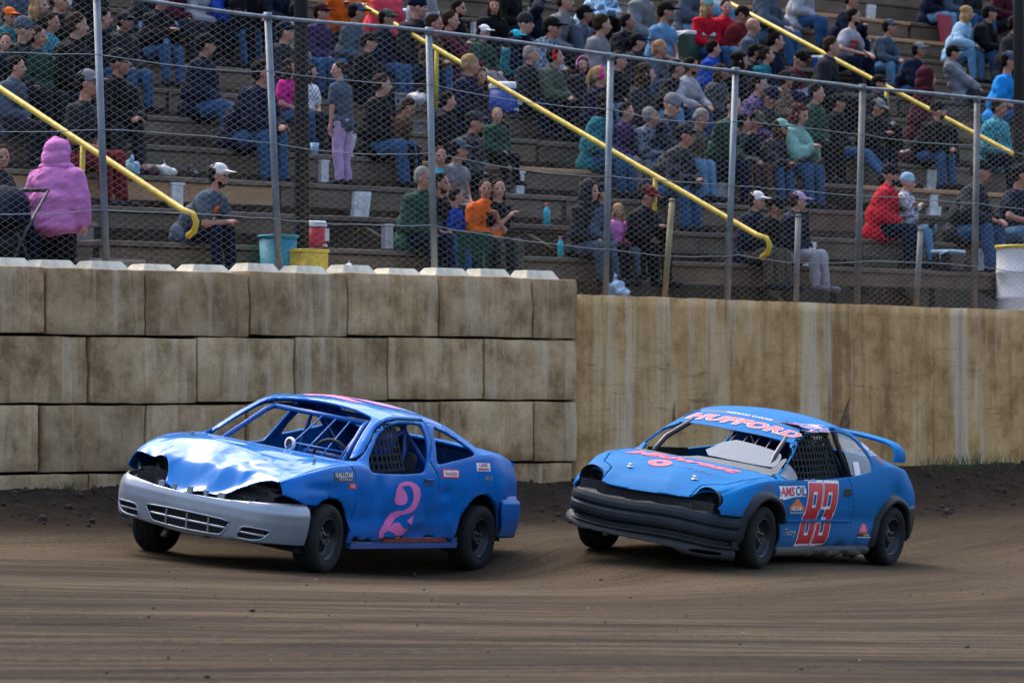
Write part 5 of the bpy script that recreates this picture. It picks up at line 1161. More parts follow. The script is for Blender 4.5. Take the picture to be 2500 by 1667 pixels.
POSES = dict(
    up=dict(lean=7, arms='thigh'), fwd=dict(lean=34, arms='clasp', hy=8), fwd2=dict(lean=26, arms='clasp', hy=28, hp=-4), lap=dict(lean=12, arms='lap', hy=10),
    lap2=dict(lean=8, arms='lap', hy=34), pock=dict(lean=-3, arms='pocket', legs='stretch', hy=15), cross=dict(lean=3, arms='fold', legs='cross', hy=18), phone=dict(lean=20, arms='phone', hp=22, hy=5),
    knee=dict(lean=20, arms='knee', legs='wide', hy=22), recl=dict(lean=-18, arms='lap', legs='stretch', hy=12), cam=dict(lean=8, arms='lap', hy=-38), cam2=dict(lean=16, arms='fold', hy=-25),
    raised=dict(lean=10, arms='raise', hy=15), bow=dict(lean=30, arms='lap', hp=35, hy=10), stand=dict(legs='stand', lean=2, arms='side'), standkid=dict(legs='stand', lean=3, arms='sidebent', hy=50), drive=dict(lean=-14, arms='drive', legs='drive'))
def skeleton(P):
    J = {}; st = P.get('legs') == 'stand'; la = math.radians(P['lean']); pz = .90 if st else .10
    p = Vector((0, 0, pz)); u = Vector((math.sin(la), 0, math.cos(la))); u2 = Vector((math.sin(la * 1.25 + .05), 0, math.cos(la * 1.25 + .05)))
    J['pel'] = p; J['mid'] = p + u * .20; J['chest'] = J['mid'] + u2 * .20; J['nb'] = J['chest'] + u2 * .13
    hd = Vector((.06 + .05 * math.sin(la), 0, 1)).normalized(); J['neck'] = J['nb'] + hd * .07; J['head'] = J['nb'] + hd * .20 + Vector((.025, 0, 0))
    J['HR'] = Matrix.Rotation(math.radians(P.get('hy', 0)), 3, 'Z') @ Matrix.Rotation(math.radians(P.get('hp', 4)), 3, 'Y')
    lg = P.get('legs', 'sit'); A = {}
    for s in (1, -1):
        J['hip', s] = p + Vector((0, s * .085, -.01))
        K, An, toe = {'sit': ((.42, .14, .13), (.46, .14, -.28), (.17, .02, -.04)), 'wide': ((.40, .22, .14), (.44, .20, -.28), (.16, .05, -.04)), 'stretch': ((.43, .11, .09), (.74, .12, -.24), (.15, .03, .06)),
                      'cross': ((.40, .14, .13), (.46, .14, -.28), (.17, .02, -.04)), 'stand': ((.03, .10, .48), (-.01, .10, .08), (.17, .03, -.05)), 'drive': ((.44, .13, .18), (.80, .13, .02), (.08, .0, .14))}[lg]
        if lg == 'cross' and s == 1: K, An, toe = (.36, .27, .19), (.44, -.08, .21), (.06, -.13, .03)
        f = (lambda v, s=s: Vector((v[0], s * v[1], v[2]))) if not (lg == 'cross' and s == 1) else Vector
        J['knee', s] = f(K); J['ank', s] = f(An); J['toe', s] = J['ank', s] + f(toe)
        S = J['nb'] - u2 * .055 + Vector((0, s * .175, 0)); J['sh', s] = S
        ar = P['arms']; c = J['chest']; pole = (-.5, s * 1.0, -.5)
        H = {'thigh': Vector((.33, s * .12, .23)), 'clasp': Vector((.50, s * .03, .22)), 'lap': Vector((.27, s * .035, .22)), 'pocket': Vector((.13, s * .13, .20)), 'fold': Vector((c.x + .17, -s * .09, c.z - .02)),
             'phone': Vector((c.x + .27, s * .045, c.z - .08)), 'knee': Vector((.42, s * .19, .25)), 'raise': Vector((.3, s * .04, .24)), 'side': Vector((.02, s * .33, .62)), 'sidebent': Vector((.10, s * .20, .66)), 'drive': Vector((.52, s * .15, .42))}[ar]
        if ar == 'raise' and s == -1: H = J['head'] + Vector((.09, -.10, .05)); pole = (.3, -1, -.9)
        J['el', s], J['ha', s] = ik(S, H, .285, .255, pole)
    return J
def hand_shapes(J, s):
    el, ha = J['el', s], J['ha', s]; d = (ha - el).normalized(); side = d.cross(Vector((0, 0, 1)))
    side = side.normalized() if side.length > .1 else Vector((0, 1, 0)); dn = side.cross(d); dn = dn if dn.z < 0 else -dn
    pc = ha + d * .045; out = [cap_mesh(ha - d * .01 + side * .012, pc + side * .018 + d * .03, .026, .021, 8), cap_mesh(ha - d * .01 - side * .012, pc - side * .018 + d * .03, .026, .021, 8)]
    for i, (o, L) in enumerate(((-.030, .052), (-.010, .062), (.010, .058), (.030, .045))):
        b = pc + d * .04 + side * o; k = b + d * L * .55 + dn * .012; out += [cap_mesh(b, k, .0105, .0095, 6), cap_mesh(k, k + d * L * .3 + dn * .026, .0095, .008, 6)]
    tb = ha + d * .025 - side * .03 * s; out.append(cap_mesh(tb, tb + d * .035 - side * .022 * s + dn * .01, .013, .0095, 6)); return out
def head_shapes(J):
    h, R = J['head'], J['HR']; f = lambda x, y, z: h + R @ Vector((x, y, z)); L = []
    L += [ell_mesh(f(-.012, 0, .028), (.098, .077, .095), R), ell_mesh(f(.012, 0, -.025), (.080, .066, .085), R), ell_mesh(f(.040, 0, -.078), (.040, .040, .034), R), ell_mesh(f(.064, 0, .018), (.022, .052, .016), R)]
    L += [cap_mesh(f(.085, 0, .012), f(.106, 0, -.022), .010, .016, 8), ell_mesh(f(.083, 0, -.060), (.012, .028, .012), R)]
    for s in (1, -1): L += [ell_mesh(f(-.005, s * .078, -.008), (.020, .010, .032), R), ell_mesh(f(.052, s * .042, -.020), (.025, .022, .024), R)]
    L.append(cap_mesh(J['nb'] - Vector((0, 0, .03)), h + R @ Vector((-.015, 0, -.04)), .058, .052, 10)); return L
def limb(a, b, c, r): return [cap_mesh(a, b, r[0], r[1]), cap_mesh(b, c, r[1], r[2])]
def torso(J, k=1.0, ex=0.0):
    out = []; u = (J['chest'] - J['pel']).normalized(); an = math.atan2(u.x, u.z); R = Matrix.Rotation(an, 3, 'Y')
    out += [ell_mesh(J['pel'] + Vector((0, 0, .0)), (.125 * k + ex, .165 * k + ex, .125 + ex), R), ell_mesh(J['mid'], (.118 * k + ex, .155 * k + ex, .17 + ex), R), ell_mesh(J['chest'] + u * .0, (.115 * (1 + (k - 1) * .4) + ex, .172 * (1 + (k - 1) * .4) + ex, .16 + ex), R)]
    out += [cap_mesh(J['sh', 1], J['sh', -1], .058 + ex, .058 + ex), cap_mesh(J['chest'], J['nb'] - u * .02, .10 + ex, .075 + ex)]; return out
CACHE = {}
def body_mesh(pose, k=1.0):
    key = ('b', pose, k)
    if key in CACHE: return CACHE[key]
    J = skeleton(POSES[pose]); L = torso(J, k * .93) + head_shapes(J)
    for s in (1, -1):
        L += limb(J['sh', s], J['el', s], J['ha', s], (.047, .038, .026)) + hand_shapes(J, s) + limb(J['hip', s], J['knee', s], J['ank', s], (.078, .052, .038)) + [cap_mesh(J['ank', s], J['toe', s] * .75 + J['ank', s] * .25, .036, .03, 8)]
    me = fuse(L, .0098, 2, .45)
    h, R = J['head'], J['HR']; Ri = R.inverted(); mi = []
    for p in me.polygons:
        q = Ri @ (p.center - h); m = 0
        if q.x > .045 and abs(q.z - .004) < .011 and .016 < abs(q.y) < .047: m = 1
        elif q.x > .055 and abs(q.z - .028) < .006 and .014 < abs(q.y) < .052: m = 3
        elif q.x > .07 and abs(q.z + .058) < .009 and abs(q.y) < .026: m = 2
        elif -.125 < q.z < -.045 and q.x > .015 and not (q.x > .088 and q.z > -.052): m = 3 if (q.z < -.076 or (abs(q.y) > .040 and q.z < -.058)) else 0
        mi.append(m)
    for _ in range(4): me.materials.append(None)
    me.polygons.foreach_set('material_index', mi); CACHE[key] = (me, J); return CACHE[key]
def top_mesh(pose, kind, k=1.0):
    key = ('t', pose, kind, k)
    if key in CACHE: return CACHE[key]
    J = skeleton(POSES[pose]); ex = {'tee': .016, 'shirt': .02, 'jacket': .040, 'hoodie': .038, 'vest': .024}[kind]; L = torso(J, k, ex)
    u = (J['chest'] - J['pel']).normalized(); st = POSES[pose].get('legs') == 'stand'
    L.append(ell_mesh(J['pel'] + Vector((.02, 0, -.03 if not st else -.06)), (.145 * k + ex, .175 * k + ex, .10 + ex)))
    for s in (1, -1):
        a, b, c = J['sh', s], J['el', s], J['ha', s]; r = (.058 + ex, .048 + ex, .036 + ex * .8)
        if kind in ('tee', 'vest'): L.append(cap_mesh(a, a.lerp(b, .62 if kind == 'tee' else .2), r[0], r[1] + .012))
        else: L += [cap_mesh(a, b, r[0], r[1]), cap_mesh(b, b.lerp(c, .93), r[1], r[2])]
    if kind == 'hoodie': L += [ell_mesh(J['nb'] + Vector((-.075, 0, .0)), (.075, .115, .06)), cap_mesh(J['nb'] + Vector((.02, .07, .0)), J['nb'] + Vector((.02, -.07, .0)), .035, .035)]
    elif kind == 'jacket': L.append(cap_mesh(J['nb'] + Vector((-.03, 0, -.02)), J['nb'] + Vector((-.012, 0, .045)), .082, .074))
    CACHE[key] = fuse(L, .017, 3, .7, .022 if kind != 'tee' else .014, len(CACHE)); CACHE[key].materials.append(None); return CACHE[key]
def pants_mesh(pose, k=1.0, shorts=False):
    key = ('p', pose, k, shorts)
    if key in CACHE: return CACHE[key]
    J = skeleton(POSES[pose]); L = [ell_mesh(J['pel'] + Vector((0, 0, -.01)), (.135 * k, .172 * k, .12))]
    for s in (1, -1):
        a, b, c = J['hip', s], J['knee', s], J['ank', s]
        if shorts: L.append(cap_mesh(a, a.lerp(b, .93), .105 * k, .088))
        else: L += [cap_mesh(a, b, .10 * k, .080), cap_mesh(b, c.lerp(b, .04), .078, .064)]
    CACHE[key] = fuse(L, .017, 2, .7, .017, len(CACHE)); CACHE[key].materials.append(None); return CACHE[key]
def shoe_mesh(pose, s):
    key = ('s', pose, s)
    if key in CACHE: return CACHE[key]
    J = skeleton(POSES[pose]); a, t = J['ank', s], J['toe', s]; d = (t - a).normalized()
    L = [cap_mesh(a - d * .035 + Vector((0, 0, -.02)), t, .046, .040, 10), cap_mesh(a + Vector((0, 0, .02)), a - Vector((0, 0, .02)), .046, .05, 10), cap_mesh(a - d * .05 + Vector((0, 0, -.042)), t + Vector((0, 0, -.012)), .034, .034, 10)]
    CACHE[key] = fuse(L, .012, 2, .6); CACHE[key].materials.append(None); return CACHE[key]
def head_item(kind):
    """hair and headgear in the head's own frame"""
    key = ('h', kind)
    if key in CACHE: return CACHE[key]
    E = ell_mesh; L = []; dsp = .006
    if kind == 'short': L = [E((-.022, 0, .045), (.098, .086, .090)), E((-.050, 0, .0), (.070, .082, .075))]; dsp = .012
    elif kind == 'long': L = [E((-.022, 0, .045), (.103, .091, .092)), E((-.055, 0, -.05), (.065, .095, .12)), E((-.06, 0, -.17), (.055, .10, .12)), E((.01, .085, -.08), (.035, .022, .13)), E((.01, -.085, -.08), (.035, .022, .13))]; dsp = .022
    elif kind == 'bun': L = [E((-.022, 0, .042), (.101, .087, .090)), E((-.055, 0, .0), (.065, .082, .07)), E((-.075, 0, .125), (.045, .045, .04))]; dsp = .014
    elif kind == 'tail': L = [E((-.022, 0, .042), (.101, .087, .090)), E((-.055, 0, .0), (.065, .082, .07)), cap_mesh((-.11, 0, .06), (-.16, 0, -.06), .035, .03), cap_mesh((-.16, 0, -.06), (-.14, 0, -.18), .03, .015)]; dsp = .014
    elif kind == 'cap': L = [E((-.008, 0, .058), (.106, .087, .085)), E((.0, 0, .040), (.108, .089, .03)), E((.125, 0, .052), (.075, .070, .011)), E((.09, 0, .055), (.06, .078, .016))]; dsp = .002
    elif kind == 'beanie': L = [E((-.015, 0, .058), (.108, .092, .105)), E((-.012, 0, .042), (.114, .097, .035))]; dsp = .010
    elif kind == 'hood': L = [E((-.035, 0, .035), (.125, .118, .13)), E((-.06, 0, .09), (.07, .06, .085)), E((-.055, 0, -.07), (.115, .135, .12)), E((-.03, 0, -.16), (.125, .165, .07))]; dsp = .016
    elif kind == 'helmet': L = [E((.0, 0, .02), (.145, .125, .145)), E((.02, 0, -.06), (.125, .112, .09))]; dsp = 0
    elif kind == 'ears': L = [E((-.01, .092, .0), (.04, .022, .045)), E((-.01, -.092, .0), (.04, .022, .045))] + [E((-.01 , .095 * math.cos(a), .02 + .105 * math.sin(a)), (.02, .018, .018)) for a in np.linspace(0, math.pi, 13)]; dsp = 0
    me = fuse(L, .010, 2, .6, dsp, len(CACHE)); 
    if kind in ('short', 'bun', 'tail', 'long', 'hood'):      # open the face
        bm = bmesh.new(); bm.from_mesh(me)
        if kind == 'hood': kill = [f for f in bm.faces if f.calc_center_median().x > .055 and f.calc_center_median().z < .10 and abs(f.calc_center_median().y) < .085]
        elif kind == 'long': kill = [f for f in bm.faces if f.calc_center_median().x > .035 and f.calc_center_median().z < .055 and abs(f.calc_center_median().y) < .068]
        else: kill = [f for f in bm.faces if f.calc_center_median().x > .03 and f.calc_center_median().z < .06]
        bmesh.ops.delete(bm, geom=kill, context='FACES'); bm.to_mesh(me); bm.free()
    me.materials.append(None); CACHE[key] = me; return me
# --- colours
PAL = dict(black=(.010, .011, .014), navy=(.010, .016, .042), charcoal=(.030, .033, .042), slate=(.06, .085, .12), grey=(.17, .18, .20), pale_grey=(.30, .31, .35), denim=(.030, .085, .18), pale_denim=(.10, .22, .36), maroon=(.055, .010, .020), dark_red=(.14, .015, .02),
           red=(.42, .008, .022), pink=(.60, .20, .50), lavender=(.38, .28, .46), teal=(.012, .13, .17), forest=(.020, .060, .045), olive=(.060, .080, .060), purple=(.045, .025, .085), khaki=(.085, .075, .060), orange=(.62, .11, .012), coral=(.62, .06, .10), brown=(.075, .040, .024),
           mint=(.16, .34, .31), bright_blue=(.01, .22, .62), royal=(.01, .05, .30), white=(.58, .60, .62), pale_blue=(.25, .42, .58), magenta=(.50, .015, .20), turquoise=(.02, .38, .52), tan=(.28, .20, .12), blond=(.30, .19, .085), dark_hair=(.012, .009, .008), brown_hair=(.045, .026, .016), auburn=(.06, .018, .012), grey_hair=(.22, .21, .20))
for _k in PAL: PAL[_k] = tuple(x * (.55 if max(PAL[_k]) < .05 else (.80 if max(PAL[_k]) < .3 else .88)) for x in PAL[_k])
def cloth(col, pat=None):
    key = 'cloth_%s_%s' % (col, pat)
    if key in MATS: return MATS[key]
    c = PAL[col]; n = NT(key); o = n.coord('Object'); f = n.noise(o, 7, 4)
    base = n.ramp(f, [(.3, tuple(x * .75 for x in c)), (.7, tuple(min(1, x * 1.2) for x in c))])
    if pat == 'camo':
        base = n.ramp(n.noise(o, 11, 3, .4), [(.40, tuple(x * .35 for x in c)), (.47, c), (.55, tuple(min(1, x * 1.9 + .03) for x in c)), (.62, tuple(x * .55 + .01 for x in c))])
    elif pat == 'plaid':
        ck = n.node('ShaderNodeTexChecker'); ck.inputs['Scale'].default_value = 22; n.L(o, ck.inputs['Vector']); ck.inputs[1].default_value = (*c, 1); ck.inputs[2].default_value = (*[min(1, x * 2.4 + .05) for x in c], 1); base = ck.outputs[0]
    elif pat == 'check':
        ck = n.node('ShaderNodeTexChecker'); ck.inputs['Scale'].default_value = 16; n.L(o, ck.inputs['Vector']); ck.inputs[1].default_value = (.02, .02, .025, 1); ck.inputs[2].default_value = (.5, .52, .56, 1); base = ck.outputs[0]
    n.base(base); n.set(Roughness=.88, Specular_IOR_Level=.08); n.bump(n.noise(o, 26, 5), .35, .015); MATS[key] = n.m; return n.m
def skin(tone): return flat('skin_%d' % tone, [(.36, .185, .135), (.31, .145, .10), (.23, .10, .07), (.15, .07, .046)][tone], .55, var=.10, scale=14)
def skin_m(tone): return flat('skin_%d' % tone, [(.36, .185, .135), (.31, .145, .10), (.23, .10, .07), (.15, .07, .046)][tone], .55, var=.10, scale=14)
M_EYE = flat('eye_dark', (.02, .014, .012), .5)
def setm(o, *mats):
    for i, m in enumerate(mats): s = o.material_slots[i]; s.link = 'OBJECT'; s.material = m
HEADKINDS = {'short', 'long', 'bun', 'tail', 'cap', 'beanie', 'hood', 'ears', 'helmet'}
def person(label, M, pose, top, tcol, pcol, heads, tone=0, k=1.0, beard=None, shoe='charcoal', tpat=None, ppat=None, shorts=False, group='spectators seated in the grandstand'):
    k = 1.65 if k > 1.4 else (1.24 if k >= 1.08 else 1.06)
    r = bpy.data.objects.new('person', None); link(r); r.empty_display_size = .2; r.matrix_world = M; tag(r, label, 'person', group)
    me, J = body_mesh(pose, k); hair = cloth(beard) if beard else skin_m(tone); b = obj('body', me, r); setm(b, skin_m(tone), M_EYE, flat('lips_%d' % tone, [(.34, .12, .10), (.28, .09, .08), (.2, .07, .06), (.15, .05, .04)][tone], .5), hair)
    nm = {'tee': 't_shirt', 'shirt': 'shirt', 'jacket': 'jacket', 'hoodie': 'hoodie', 'vest': 'vest'}[top]
    r['pose_chest'] = list(J['chest']); o = obj(nm, top_mesh(pose, top, k), r); setm(o, cloth(tcol, tpat))
    o = obj('shorts' if shorts else 'trousers', pants_mesh(pose, k, shorts), r); setm(o, cloth(pcol, ppat))
    for s in (1, -1): o = obj('shoe', shoe_mesh(pose, s), r); setm(o, cloth(shoe))
    HM = Matrix.Translation(J['head']) @ J['HR'].to_4x4()
    for kind, col in heads:
        o = obj({'short': 'hair', 'long': 'hair', 'bun': 'hair', 'tail': 'hair', 'cap': 'cap', 'beanie': 'beanie', 'hood': 'hood', 'ears': 'ear_muffs', 'helmet': 'helmet'}[kind], head_item(kind), r); o.matrix_local = HM; setm(o, cloth(col) if kind != 'helmet' else flat('helmet_' + col, PAL[col], .3))
    return r
def chest_print(r, polys, col):
    o = next(c for c in r.children if c.name.split('.')[0] in ('t_shirt', 'hoodie', 'jacket', 'vest', 'shirt')); me = o.data; bv = BVHTree.FromPolygons([v.co[:] for v in me.vertices], [p.vertices[:] for p in me.polygons])
    m = poly_mesh(polys); bm = bmesh.new(); bm.from_mesh(m); bmesh.ops.subdivide_edges(bm, edges=bm.edges[:], cuts=3, use_grid_fill=True); V = []; J = r['pose_chest']; c = Vector(J)
    for v in bm.verts:
        h = bv.ray_cast(Vector((c.x + .6, c.y + v.co.x, c.z + v.co.y)), Vector((-1, 0, -.15)))[0]; V.append(((h or c) + Vector((.006, 0, 0)))[:])
    F = [[q.index for q in f.verts] for f in bm.faces]; bm.free(); p = obj('shirt_print', mesh('shirt_print', V, F, flat('print_' + col, PAL[col], .7)), r)
ORD = ['first', 'second', 'third', 'fourth', 'fifth', 'sixth', 'seventh', 'eighth', 'ninth', 'tenth', 'eleventh', 'twelfth', 'thirteenth', 'fourteenth', 'fifteenth', 'sixteenth']
FACE = math.atan2(-NB[1], -NB[0])      # people face the track
def seat_for(hx, hy, pose, sc, yaw):
    """bench row and place along it for someone whose head shows at photo pixel (hx, hy)"""
    J = CACHE_J.setdefault(pose, skeleton(POSES[pose])); best = None
    for k in range(TIERS):
        off = J['head'] * sc; q = Q1 + RUN * k + .12 - off.x * math.cos(yaw); t, Y = wall_t(hx, q); zh = px_z(hy, Y); need = zh - (Z1 + RISE * k)
        e = abs(need - off.z * .93)
        if best is None or e < best[0]: best = (e, k, t, need)
    e, k, t, need = best; s2 = sc * min(1.06, max(.85, need / (J['head'].z * sc))); t += J['head'].x * s2 * math.sin(yaw) * -1
    return k, t, s2
CACHE_J = {}
SPECT = []
def col_word(c): return c.replace('_', ' ')
GARM = dict(tee='t-shirt', shirt='shirt', jacket='jacket', hoodie='hoodie', vest='vest')
def sit(hx, hy, pose, top, tcol, pcol, heads, tone=0, sc=1.0, yaw=18, k=1.0, note='', **kw):
    ya = math.radians(yaw); row, t, s2 = seat_for(hx, hy, pose, sc, ya)
    P = wp(t, Q1 + RUN * row + .12, Z1 + RISE * row); M = Matrix.Translation(P) @ Matrix.Rotation(FACE + ya, 4, 'Z') @ Matrix.Scale(s2, 4)
    hd = {'cap': ' and %s cap', 'beanie': ' and %s beanie', 'hood': ' with %s hood up', 'ears': ' and %s ear muffs', 'long': ', long %s hair', 'bun': ', %s hair in a bun', 'tail': ', %s ponytail', 'short': ', short %s hair'}
    hk = heads[-1] if heads else None; ht = (hd[hk[0]] % col_word(hk[1].replace('_hair', ''))) if hk else ', bald'
    kw2 = dict(kw); pat = {'camo': 'camouflage ', 'plaid': 'plaid ', None: ''}[kw.get('tpat')]
    sec = 'near the stroller' if t < 2.55 else ('above the teal bin' if t < 10.5 else ('above the poured wall' if t < 18.5 else 'beyond the last handrail'))
    lab = note or '%s %s%s%s, %s row %s' % (col_word(tcol), pat, GARM[top], ht, ORD[row], sec)
    lab = ('child in ' if sc < .8 else 'person in ') + lab
    pr = kw2.pop('print_', None)
    SPECT.append((lab, person(lab, M, pose, top, tcol, pcol, heads, tone, k, **kw2)))
    if pr: chest_print(SPECT[-1][1], *pr)
S_ = lambda c: [('short', c)]; C_ = lambda c, h='dark_hair': [('short', h), ('cap', c)]; B_ = lambda c: [('beanie', c)]; L_ = lambda c: [('long', c)]
D = 'dark_hair'; BR = 'brown_hair'
sit(543, 430, 'fwd', 'tee', 'slate', 'navy', C_('white'), 1, 1.05, 20, 1.12, beard=D, print_=([[(-.08, -.08), (-.01, -.08), (-.01, .05), (-.08, .05)]], 'orange'))
sit(213, 205, 'lap', 'tee', 'charcoal', 'dark_red', C_('grey'), 1, 1.0, 22, 1.05, shorts=False)
sit(17, 105, 'cam', 'jacket', 'navy', 'charcoal', S_(BR), 0, .92, -5)
sit(97, 92, 'lap', 'jacket', 'forest', 'charcoal', S_(BR), 1, .95, 10)
sit(188, 62, 'lap2', 'jacket', 'black', 'charcoal', S_(BR), 0, 1.0, 25, 1.05)
sit(256, 48, 'lap2', 'hoodie', 'black', 'denim', S_(D), 0, 1.0, 20, 1.1)
sit(25, 44, 'up', 'jacket', 'teal', 'navy', [('short', BR), ('cap', 'orange')], 1, .9, 8)
sit(98, 14, 'lap', 'jacket', 'charcoal', 'black', L_('blond'), 0, 1.0, 14)
sit(147, 2, 'up', 'hoodie', 'black', 'black', S_(BR), 0, 1.0, 15)
sit(365, -55, 'up', 'jacket', 'charcoal', 'pale_denim', S_(D), 1, 1.0, 18, 1.05)
sit(440, -75, 'lap', 'hoodie', 'maroon', 'charcoal', L_(BR), 0, 1.0, 18)
sit(495, -60, 'lap2', 'hoodie', 'pale_grey', 'black', S_(BR), 0, 1.0, 16)
sit(505, 112, 'lap2', 'jacket', 'navy', 'denim', C_('black'), 1, 1.05, 25, 1.15)
sit(560, -70, 'up', 'jacket', 'royal', 'denim', C_('navy'), 0, 1.0, 15)
sit(615, -60, 'fwd', 'jacket', 'black', 'black', S_(D), 1, 1.0, 15)
sit(672, -72, 'up', 'hoodie', 'navy', 'denim', S_(BR), 0, 1.0, 20)
sit(640, 172, 'fwd2', 'hoodie', 'navy', 'denim', S_(D), 1, 1.0, 15, 1.1)
sit(712, 165, 'lap', 'tee', 'magenta', 'denim', L_(BR), 0, .82, 25)
sit(760, 180, 'lap2', 'tee', 'pale_grey', 'charcoal', L_(BR), 0, .84, 12, tpat='plaid')
sit(937, 222, 'lap2', 'hoodie', 'black', 'denim', S_(BR), 0, 1.12, 25, 1.15, print_=([[(.02, .02), (.09, .02), (.09, .05), (.02, .05)]], 'coral'))
sit(998, 262, 'bow', 'jacket', 'brown', 'black', S_(BR), 1, .78, 30)
sit(874, 38, 'lap2', 'hoodie', 'slate', 'charcoal', C_('slate'), 1, 1.05, 22, 1.12)
sit(948, 48, 'lap', 'jacket', 'navy', 'denim', C_('olive'), 1, 1.0, 24, 1.05)
sit(789, 36, 'lap', 'hoodie', 'purple', 'denim', C_('maroon'), 0, 1.0, 14)
sit(850, -50, 'cam2', 'hoodie', 'orange', 'black', S_(BR), 1, 1.05, 8, 1.2)
sit(952, -45, 'lap', 'hoodie', 'coral', 'charcoal', S_(D), 0, 1.0, 15, 1.1)
sit(1100, 52, 'recl', 'hoodie', 'maroon', 'grey', S_(BR), 0, 1.0, 25, shoe='pale_grey')
sit(1128, 28, 'fwd', 'hoodie', 'black', 'black', S_(D), 0, 1.0, 22, beard=D)
sit(1210, 28, 'cam', 'jacket', 'black', 'navy', L_('auburn'), 0, 1.0, -4)
sit(1181, 72, 'up', 'jacket', 'forest', 'navy', C_('white'), 0, .72, 10)
sit(1258, 90, 'lap', 'jacket', 'teal', 'black', C_('turquoise'), 0, .70, 12)
sit(1038, 436, 'lap', 'hoodie', 'forest', 'navy', S_('grey_hair'), 1, 1.0, 5, 1.1)
sit(1078, 382, 'cam', 'tee', 'turquoise', 'charcoal', S_(BR), 1, .95, 5)
sit(1124, 372, 'lap2', 'vest', 'grey', 'pale_grey', C_('slate'), 1, 1.05, 15, 1.2)
sit(1082, 470, 'lap', 'tee', 'black', 'denim', S_(D), 1, 1.0, 12, 1.08, beard=BR)
sit(1117, 490, 'lap2', 'tee', 'royal', 'navy', S_(BR), 0, .82, 20)
sit(1223, 492, 'cam2', 'tee', 'black', 'khaki', S_(D), 0, .98, -8, note='black printed t-shirt and khaki trousers, first row above the teal bin', print_=([[(-.10, -.06), (.10, .0), (.10, .05), (-.08, .0)]], 'coral'))
sit(1190, 470, 'cam', 'hoodie', 'orange', 'charcoal', S_(BR), 1, .95, 0)
sit(1217, 290, 'cam', 'jacket', 'forest', 'black', S_('blond'), 0, .78, 0)
sit(1160, 300, 'lap', 'hoodie', 'charcoal', 'black', C_('charcoal'), 1, .95, 20, tpat='camo')
sit(1097, 258, 'lap2', 'jacket', 'black', 'navy', S_(D), 0, .95, 22)
sit(1315, 12, 'raised', 'jacket', 'navy', 'navy', C_('slate'), 1, 1.0, 14, 1.08, beard=D)
sit(1380, 5, 'lap', 'hoodie', 'grey', 'charcoal', S_(BR), 0, 1.0, 18)
sit(1432, 36, 'fwd2', 'hoodie', 'slate', 'charcoal', C_('black'), 2, 1.0, 22)
sit(1496, -48, 'fwd', 'jacket', 'pale_blue', 'black', S_(D), 0, 1.05, 18, 1.05, tpat='camo')
sit(1575, -30, 'lap', 'hoodie', 'grey', 'denim', S_(BR), 0, 1.0, 18)
sit(1627, 30, 'lap2', 'vest', 'pale_denim', 'grey', C_('black'), 1, 1.05, 8, 1.1, beard='grey_hair')
sit(1595, 42, 'cam', 'jacket', 'pink', 'charcoal', L_('blond'), 0, .72, 5)
sit(1732, 18, 'lap', 'hoodie', 'red', 'denim', [('long', 'blond'), ('beanie', 'mint')], 0, 1.0, 5)
sit(1776, 20, 'cam', 'jacket', 'red', 'pale_denim', S_(D), 0, 1.0, 5)
sit(1818, 38, 'bow', 'hoodie', 'dark_red', 'charcoal', C_('black'), 1, 1.0, 18)
sit(1361, 140, 'fwd2', 'jacket', 'olive', 'navy', [('short', D), ('ears', 'red')], 0, 1.0, 16, 1.1)
sit(1300, 135, 'lap', 'jacket', 'charcoal', 'navy', S_('grey_hair'), 0, .95, 20)
sit(1425, 158, 'cam', 'jacket', 'charcoal', 'navy', [('long', BR), ('ears', 'pink')], 0, .85, 0)
sit(1466, 188, 'lap2', 'jacket', 'navy', 'navy', [('tail', 'blond'), ('ears', 'magenta')], 0, .9, 20)
sit(1517, 155, 'knee', 'jacket', 'black', 'pale_denim', S_(BR), 0, 1.05, 14, 1.05)
sit(1576, 178, 'lap2', 'hoodie', 'charcoal', 'charcoal', L_(BR), 0, .98, 22)
sit(1659, 182, 'knee', 'jacket', 'black', 'pale_denim', S_(D), 1, 1.0, 16)
sit(1694, 178, 'knee', 'hoodie', 'pale_grey', 'denim', S_(D), 1, 1.05, 14, 1.1, beard=D)
sit(1535, 288, 'lap', 'jacket', 'purple', 'grey', S_(D), 0, .98, 8, shoe='pale_grey')
sit(1597, 300, 'fwd2', 'jacket', 'slate', 'denim', S_('grey_hair'), 1, 1.0, 18, 1.05, tpat='camo', shoe='white')
sit(1720, 305, 'bow', 'hoodie', 'khaki', 'pale_denim', S_('grey_hair'), 1, 1.05, 20, 1.12)
sit(1670, 330, 'fwd', 'jacket', 'charcoal', 'denim', C_('charcoal'), 1, .98, 18, tpat='camo')
sit(1806, 146, 'lap2', 'jacket', 'black', 'navy', L_(D), 1, .95, 20)
sit(1448, 508, 'lap', 'hoodie', 'charcoal', 'slate', [('short', D), ('hood', 'charcoal')], 0, 1.0, 4)
sit(1512, 514, 'cam', 'vest', 'pink', 'slate', L_('blond'), 0, .72, 0)
sit(1590, 516, 'phone', 'jacket', 'black', 'black', C_('dark_red'), 1, 1.0, 10, 1.12)
sit(1551, 535, 'cam', 'jacket', 'coral', 'charcoal', S_('blond'), 0, .62, 5)
sit(1824, 318, 'fwd2', 'jacket', 'olive', 'brown', S_(D), 1, 1.0, 20, tpat='camo')
sit(2091, 52, 'knee', 'tee', 'pale_grey', 'navy', S_(D), 0, 1.1, 14, 1.18, beard=D, print_=([[(-.12, .0), (.12, .0), (.12, .05), (-.12, .05)], [(-.10, -.05), (.04, -.05), (.04, -.015), (-.10, -.015)]], 'red'))
sit(2178, 68, 'fwd2', 'shirt', 'slate', 'pale_denim', C_('slate'), 1, 1.0, 8)
